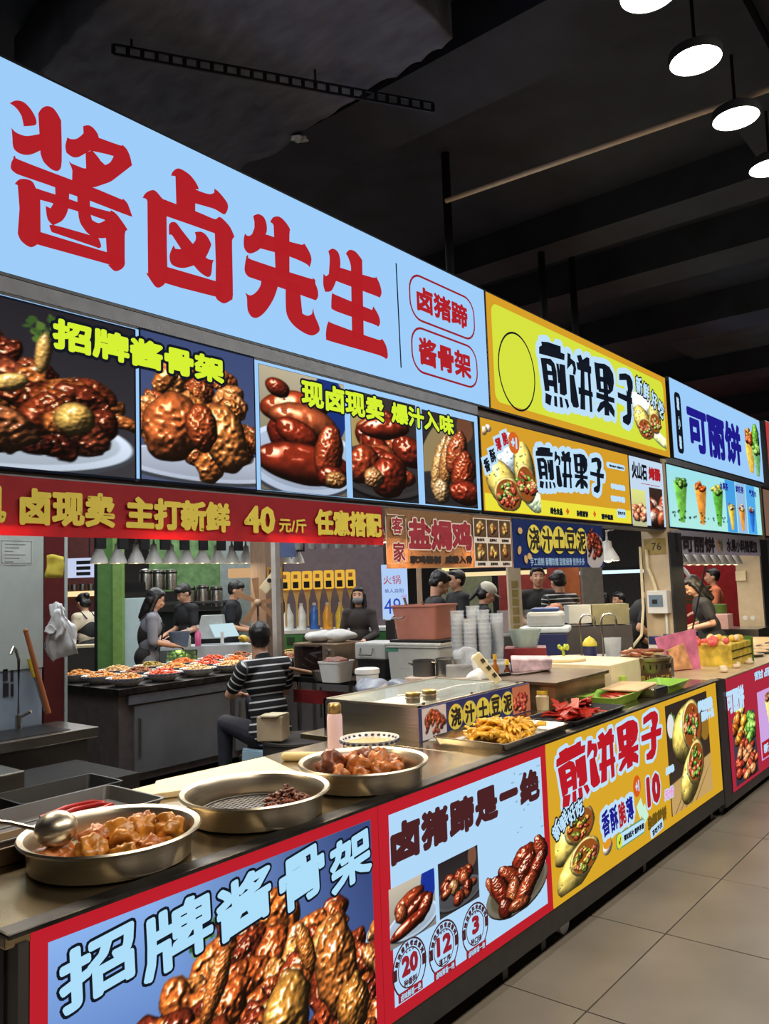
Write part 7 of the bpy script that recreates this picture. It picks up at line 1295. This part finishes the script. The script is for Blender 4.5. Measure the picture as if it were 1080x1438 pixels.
f0_, f1_ = e0 + Vector((0, 0, -.65)), e1 + RV * .35 + Vector((0, 0, -.65)); t = thing('dispenser_counter', 'pale counter with green band under the juice dispensers', 'counter', (f0_.x, f0_.y, 0)); MB().prism(*slab(f0_, f1_, 1.04, 1.08, .5)).make('worktop', white, t); MB().prism(*slab(f0_, f1_, .0, 1.03, .4)).make('green_front', mat('deep_green', (60, 120, 60), rough=.5), t)
for k in range(6): P = f0_.lerp(f1_, .06 + k * .15); MB().prism([Vector((P.x, P.y, .90)), Vector((P.x, P.y, .90)) + RV * .1, Vector((P.x, P.y, 1.0)) + RV * .1, Vector((P.x, P.y, 1.0))], -nb * .004).make('dark_niche', mat('dark_green', (24, 60, 30), rough=.5), t)
MB().prism(*slab(f0_ + nb * .5, f1_ + nb * .5, .0, 2.6, .08)).make('back_panel', mat('grey_mauve_panel', (96, 84, 92), rough=.6), t)
bc = [((225, 235, 230), 'white leaf printed bottle, leftmost under the dispensers'), ((232, 238, 232), 'second white bottle under the dispensers'), ((60, 110, 190), 'blue bottle under the dispensers'), ((226, 160, 60), 'orange juice bottle in the middle under the dispensers'), ((220, 190, 70), 'yellow juice bottle under the dispensers'), ((40, 80, 150), 'dark blue bottle at the right under the dispensers')]
for k, (cl_, lb) in enumerate(bc):
    P = f0_.lerp(f1_, .07 + k * .125) + nb * .12; P.z = 1.081; t = thing('juice_bottle', lb, 'bottle', P, 'bottles under the dispensers'); ORG[t] = P; MB().lathe([(0, 0), (.065, 0), (.065, .18), (.03, .26), (.02, .3), (0, .3)], P, 18).make('bottle_body', mat('juice_%d' % k, cl_, rough=.2), t, smooth=True); MB().cyl(P + Vector((0, 0, .3)), P + Vector((0, 0, .33)), .022, n=10).make('cap', white, t)
v = Vector((-6.811,8.211,1.338)); t = thing('drink_poster', 'white poster with a leaf drink picture right of the masked woman', 'poster', v); ORG[t] = v; MB().prism([v + RV * -.13 + Vector((0, 0, -.2)), v + RV * .12 + Vector((0, 0, -.2)), v + RV * .12 + Vector((0, 0, .2)), v + RV * -.13 + Vector((0, 0, .2))], nb * .02).make('poster_face', LIT('poster_white', (190, 205, 190), .7), t); MB().lathe([(0, -.1), (.03, -.1), (.045, .06), (0, .06)], v - nb * .03, 14).make('printed_cup', mat('lime_pale'), t)
def upright_words(t, s, P, right, h, w_, m):
    V_, F_ = text_mesh(s); a0 = min(q[0] for q in V_); a1 = max(q[0] for q in V_); b0 = min(q[1] for q in V_); b1 = max(q[1] for q in V_)
    me = bpy.data.meshes.new('lettering'); O = ORG[t]; me.from_pydata([tuple(P + right * ((a - a0) / (a1 - a0) * w_) + Vector((0, 0, (c - b0) / (b1 - b0) * h)) - O) for a, c in V_], [], F_); return link('lettering', me, m, t)
v = Vector((-5.832,7.308,1.487)); t = thing('hotpot_led_sign', 'pale blue backlit hotpot price sign with red characters and blue 49', 'sign', v); ORG[t] = v; MB().prism([v + RV * -.16 + Vector((0, 0, -.28)), v + RV * .14 + Vector((0, 0, -.28)), v + RV * .14 + Vector((0, 0, .35)), v + RV * -.16 + Vector((0, 0, .35))], nb * .05).make('sign_face', LIT('led_blue', (176, 205, 245), 1.0), t)
upright_words(t, '火锅', v - nb * .01 + RV * -.14 + Vector((0, 0, .12)), RV, .1, .2, redl); upright_words(t, '49', v - nb * .01 + RV * -.14 + Vector((0, 0, -.22)), RV, .18, .19, LIT('royal_blue', (40, 70, 180))); upright_words(t, '单人自助', v - nb * .01 + RV * -.13 + Vector((0, 0, .02)), RV, .05, .22, navy); upright_words(t, '任吃', v - nb * .01 + RV * .06 + Vector((0, 0, -.05)), RV, .05, .07, LIT('lilac_ink', (190, 90, 180)))
t = thing('small_blue_sign', 'small dull blue box sign above the glass lamps', 'sign', (-5.085,4.885,1.924)); v = Vector(t.location); ORG[t] = v; MB().prism([v + RV * -.07 + Vector((0, 0, -.05)), v + RV * .07 + Vector((0, 0, -.05)), v + RV * .07 + Vector((0, 0, .08)), v + RV * -.07 + Vector((0, 0, .08))], nb * .05).make('box_body', mat('dull_blue', (76, 92, 128), rough=.5), t)
# hall columns and dim partitions
for k, (P, w_, m_, lab) in enumerate((((-7.001,8.587,1.228), .5, mat('dark_partition', (54, 48, 48), rough=.7), 'dark partition behind the masked woman'), ((-4.209,7.230,1.277), .13, mat('beige_column_paint'), 'narrow beige column with vertical print behind the cup stacks'), ((-5.196,6.924,1.448), .05, mat('tan_post', (170, 146, 118), rough=.6), 'thin tan post left of the man in the black shirt'), ((-7.566,11.367,1.216), .9, mat('olive_wall', (122, 128, 100), rough=.6), 'olive wall panel behind the cups'), ((-4.818,10.378,1.129), .28, mat('grey_column', (104, 98, 90), rough=.6), 'grey square column behind the black shirted man'), ((-5.986,10.710,1.225), .9, mat('crimson_wall', (130, 38, 36), rough=.6), 'crimson wall panel behind the man at the food display'), ((-5.668,11.355,1.249), .35, mat('orange_wall', (176, 96, 50), rough=.6), 'orange wall panel right of the crimson one'), ((-4.168,13.437,1.664), 1.2, mat('red_hall_sign', (150, 30, 34), rough=.5), 'red wall panel with a white arc behind the crepe stall'))):
    P = Vector(P); t = thing('wall_panel' if w_ > .3 else 'square_post', lab, 'panel' if w_ > .3 else 'column', (P.x, P.y, 0)); MB().prism([Vector((P.x, P.y, 0)) - RV * w_ / 2, Vector((P.x, P.y, 0)) + RV * w_ / 2, Vector((P.x, P.y, 0)) + RV * w_ / 2 + nb * .12, Vector((P.x, P.y, 0)) - RV * w_ / 2 + nb * .12], (0, 0, 3.6)).make('panel_body', m_, t)
    if k == 1:
        for j in range(9): MB().prism([P - RV * .035 - nb * .002 + Vector((0, 0, .25 - j * .09)), P + RV * .03 - nb * .002 + Vector((0, 0, .25 - j * .09)), P + RV * .03 - nb * .002 + Vector((0, 0, .32 - j * .09)), P - RV * .035 - nb * .002 + Vector((0, 0, .32 - j * .09))], -nb * .003).make('print_block', mat('ochre_plate'), t)
    if k == 7: MB().tube([P - nb * .03 + RV * (-.75 + .42 * math.cos(a)) + Vector((0, 0, -.35 + .5 * math.sin(a))) for a in [i * .16 for i in range(10)]], .035, 8).make('white_arc', white, t, smooth=True)
for k, (P, w_, col_, e_, lab) in enumerate((((-6.107,10.040,1.683), 1.4, (250, 226, 170), 1.0, 'row of warm strip lights glowing behind the cups'), ((-5.932,13.295,1.660), 2.6, (190, 220, 240), 1.6, 'cool white strip light over the seated diners'), ((-7.193,10.955,1.790), .9, (250, 226, 150), 1.2, 'yellow strip lights above the man in the cap'))):
    P = Vector(P); t = thing('strip_light', lab, 'strip light', P); ORG[t] = P; MB().prism([P - RV * w_ / 2, P + RV * w_ / 2, P + RV * w_ / 2 + Vector((0, 0, .06)), P - RV * w_ / 2 + Vector((0, 0, .06))], nb * .08).make('tube', LIT('strip_%d' % k, col_, e_), t); MB().prism([P - RV * w_ / 2 + Vector((0, 0, .062)), P + RV * w_ / 2 + Vector((0, 0, .062)), P + RV * w_ / 2 + Vector((0, 0, .12)), P - RV * w_ / 2 + Vector((0, 0, .12))], nb * .1).make('fixture', blackm, t); MB().cyl(P + nb * .05 + Vector((0, 0, .12)), Vector((P.x + nb.x * .05, P.y + nb.y * .05, 4.45)), .01, n=8).make('hanger', blackm, t)
# second hall food display, seated tables
v = Vector((-3.859,7.294,0.955)); t = thing('food_display', 'dark steel display counter in front of the two men', 'counter', (v.x, v.y, 0)); MB().prism(*slab(v - RV * .8, v + RV * .42, 0, 1.05, .5)).make('counter_body', steel_dark, t); MB().prism(*slab(v - RV * .5 + nb * .2, v + RV * .1 + nb * .2, 1.05, 1.3, .03)).make('glass_screen', glass, t)
v = Vector((-3.133,6.816,1.240)); t = thing('khaki_tray_box', 'khaki tray box with grey end on the dark display counter', 'box', (v.x, v.y, 0)); MB().prism(*slab(v - RV * .05, v + RV * .28, 1.18, 1.36, .2)).make('box_body', mat('khaki', (118, 114, 84), rough=.7), t); MB().prism(*slab(v - RV * .26, v - RV * .06, 1.2, 1.36, .2)).make('grey_end', grb, t); MB().prism(*slab(v - RV * .4, v + RV * .3, 0, 1.17, .3)).make('stand', steel_dark, t)
v = Vector((-3.955,7.437,1.280)); tag(center(MB().ball(v, (.10, .06, .05), sub=3).ball(v + RV * .1 + Vector((0, 0, .03)), (.06, .05, .05), sub=3).noise(.03, 20).make('raw_meat_pile', mat('pink_meat', (226, 150, 110), rough=.4, var=.3, scale=30), smooth='all')), 'pile of pink meat before the two men', 'meat', kind='stuff')
v = Vector((-4.911,6.925,1.207)); t = thing('red_pot', 'bright red box on the counter behind the pink tub', 'box', v); ORG[t] = v; MB().prism(*slab(v - RV * .12, v + RV * .14, v.z - .05, v.z + .06, .15)).make('box_body', red, t, bevel=.01); MB().prism(*slab(v - RV * .5, v + RV * .6, 0, v.z - .055, .2)).make('counter', steel_dark, t)
v = Vector((-3.433,10.891,0.865)); t = thing('green_bin', 'green bin under stacked dark plates behind the crepe stall', 'bin', (v.x, v.y, 0)); MB().lathe([(0, 0), (.16, 0), (.2, 1.2), (0, 1.2)], (v.x, v.y, 0), 24).make('bin_body', mat('olive_green_bin', (110, 140, 70), rough=.5), t, smooth=True)
for k in range(4): MB().lathe([(0, 1.22 + k * .06), (.17, 1.22 + k * .06), (.2, 1.26 + k * .06), (0, 1.26 + k * .06)], (v.x - .15, v.y - .05, 0), 20).make('plate', mat('olive_dark', (86, 84, 50), rough=.5), t, smooth=True)
v = Vector((-3.014,9.937,0.864)); t = thing('pink_box', 'pale pink carton behind the yellow display box', 'box', (v.x, v.y, 0)); MB().box(v.x - .15, v.y - .1, .95, v.x + .1, v.y + .1, 1.12).make('carton_body', mat('pale_pink', (214, 170, 165), rough=.6), t); MB().box(v.x - .5, v.y, 0, v.x + .4, v.y + .5, .945).make('counter', steel, t)
for k, (px_, lb) in enumerate((((-5.658,12.439,0.919), 'pale dining table of the seated diners'),)): v = Vector(px_); t = thing('dining_table', lb, 'table', (v.x, v.y, 0)); MB().prism(*slab(v - RV * 1.0, v + RV * .9, .74, .78, .3)).make('table_top', cream, t); MB().prism(*slab(v - RV * .1, v + RV * .1, 0, .74, .2)).make('pedestal', steel_dark, t)

# ---------------------------------------------------------------- standing staff and customers
def at2(P): return (P[0], P[1])
F_R = math.radians(-50); F_L = math.radians(130)   # facing image right / image left
person('woman in grey print shirt with dark apron working at the white juice counter', at2((-7.749,5.274,1.078)), math.radians(-35), hair='long', shirt=(128, 130, 142), sleeve='half', trousers=(120, 128, 140), pose=work, H=1.66, apron=(30, 28, 28), lean=.12, headpitch=.35, female=True)
person('young man in black bending his head behind the juice counter, left of the tablet', at2((-8.869,6.686,1.141)), math.radians(175), hair='fringe', shirt=(24, 24, 28), pose=work, H=1.72, lean=.1, headpitch=.5, vox=.012)
person('young man in black in profile behind the tablet, facing right', at2((-8.459,7.022,1.123)), F_R, hair='fringe', shirt=(20, 22, 30), pose=work, H=1.74, lean=.12, headpitch=.25, vox=.012)
person('woman with long hair, grey face mask and pink cord near the dispensers', at2((-6.320,7.211,1.123)), math.radians(210), hair='long', shirt=(48, 42, 40), sleeve='long', pose=work, H=1.60, mask=(116, 120, 124), female=True, strap=(220, 130, 150), vox=.012)
person('man with short hair in a black shirt looking down behind the pink tub', at2((-4.786,6.513,1.174)), math.radians(-40), hair='short', shirt=(26, 26, 30), pose=work, H=1.74, lean=.16, headpitch=.55)
person('man in black with an orange scarf behind the red box, facing left', at2((-5.467,8.041,1.076)), math.radians(150), hair='short', shirt=(24, 24, 26), pose=work, H=1.76, vox=.012)
person('worker in a pale cap bending forward behind the cup stacks', at2((-4.984,7.655,1.102)), math.radians(-45), hair='tail', shirt=(30, 30, 34), pose=work, H=1.60, lean=.22, headpitch=.45, cap=(200, 196, 180), female=True, vox=.012)
person('standing man in a black shirt behind the meat pile, facing us', at2((-4.669,8.556,1.132)), math.radians(215), hair='short', shirt=(22, 22, 24), pose=work, H=1.76, vox=.012)
person('man in a striped black and white shirt beside the man in black', at2((-4.214,8.278,1.147)), math.radians(60), hair='fringe', shirt=(26, 26, 30), pose=work, H=1.70, lean=.1, headpitch=.3, stripes=.05, vox=.012)
person('woman in cream shirt with black apron straps at the far left counter', at2((-10.194,6.001,1.080)), math.radians(100), hair='bun', shirt=(205, 190, 165), sleeve='long', pose=work, H=1.64, lean=.15, headpitch=.4, apron=(26, 26, 26), female=True, vox=.012)
reach = dict(work); reach.update(el=(-.26, .05, 1.12), wl=(-.22, .26, .95), er=(.25, .06, 1.12), wr=(.16, .30, .98))
person('worker in a black shirt reaching down, half hidden by the beige column', at2((-3.311,7.854,1.099)), math.radians(-52), hair='short', shirt=(20, 20, 22), pose=reach, H=1.66, lean=.45, headpitch=.4)
person('person with long black hair in a black shirt bending behind the crepe counter', at2((-2.953,9.452,1.002)), math.radians(120), hair='long', shirt=(36, 36, 40), pose=work, H=1.62, lean=.3, headpitch=.5, female=True)
person('woman in an orange top standing far behind the crepe stall', at2((-3.861,12.479,0.917)), math.radians(120), hair='short', shirt=(214, 120, 80), pose=work, H=1.68, vox=.013, female=True)
sit = {k: (v[0], v[1], v[2]) for k, v in seat.items()}; sit.update(kl=(-.1, .44, .52), al=(-.1, .42, .09), kr=(.1, .44, .52), ar=(.1, .42, .09), el=(-.22, .2, .78), wl=(-.1, .38, .8), er=(.22, .2, .78), wr=(.1, .38, .8))
for P, f_, sh, hr, lb in (((-6.200,13.414,0.991), 200, (190, 186, 190), 'long', 'seated diner with dark hair in a pale top, leftmost of the group'), ((-5.940,13.366,0.992), 160, (200, 196, 200), 'long', 'seated diner in a white top, second of the group'), ((-5.607,13.111,1.062), 180, (210, 208, 212), 'short', 'seated diner in white with raised head behind the blue shirt'), ((-5.140,12.212,0.932), 150, (40, 60, 130), 'short', 'seated diner in a royal blue shirt by the beige column')):
    person(lb, at2(P), math.radians(f_), hair=hr, shirt=sh, pose=sit, H=1.72, vox=.014)
for k, P in enumerate(((-6.200,13.414,0.991), (-5.940,13.366,0.992), (-5.607,13.111,1.062), (-5.140,12.212,0.932))):
    t = thing('dining_stool', ('stool under the leftmost seated diner', 'stool under the second seated diner', 'stool under the diner in white with raised head', 'stool under the diner in the royal blue shirt')[k], 'stool', (P[0], P[1], 0), 'diner stools'); MB().cyl((P[0], P[1], .38), (P[0], P[1], .41), .17, n=20).make('seat', red, t, smooth=True)
    for j in range(4): MB().cyl((P[0] + .12 * math.cos(j * 1.57), P[1] + .12 * math.sin(j * 1.57), .38), (P[0] + .15 * math.cos(j * 1.57), P[1] + .15 * math.sin(j * 1.57), 0), .012, n=8).make('leg', steel, t)
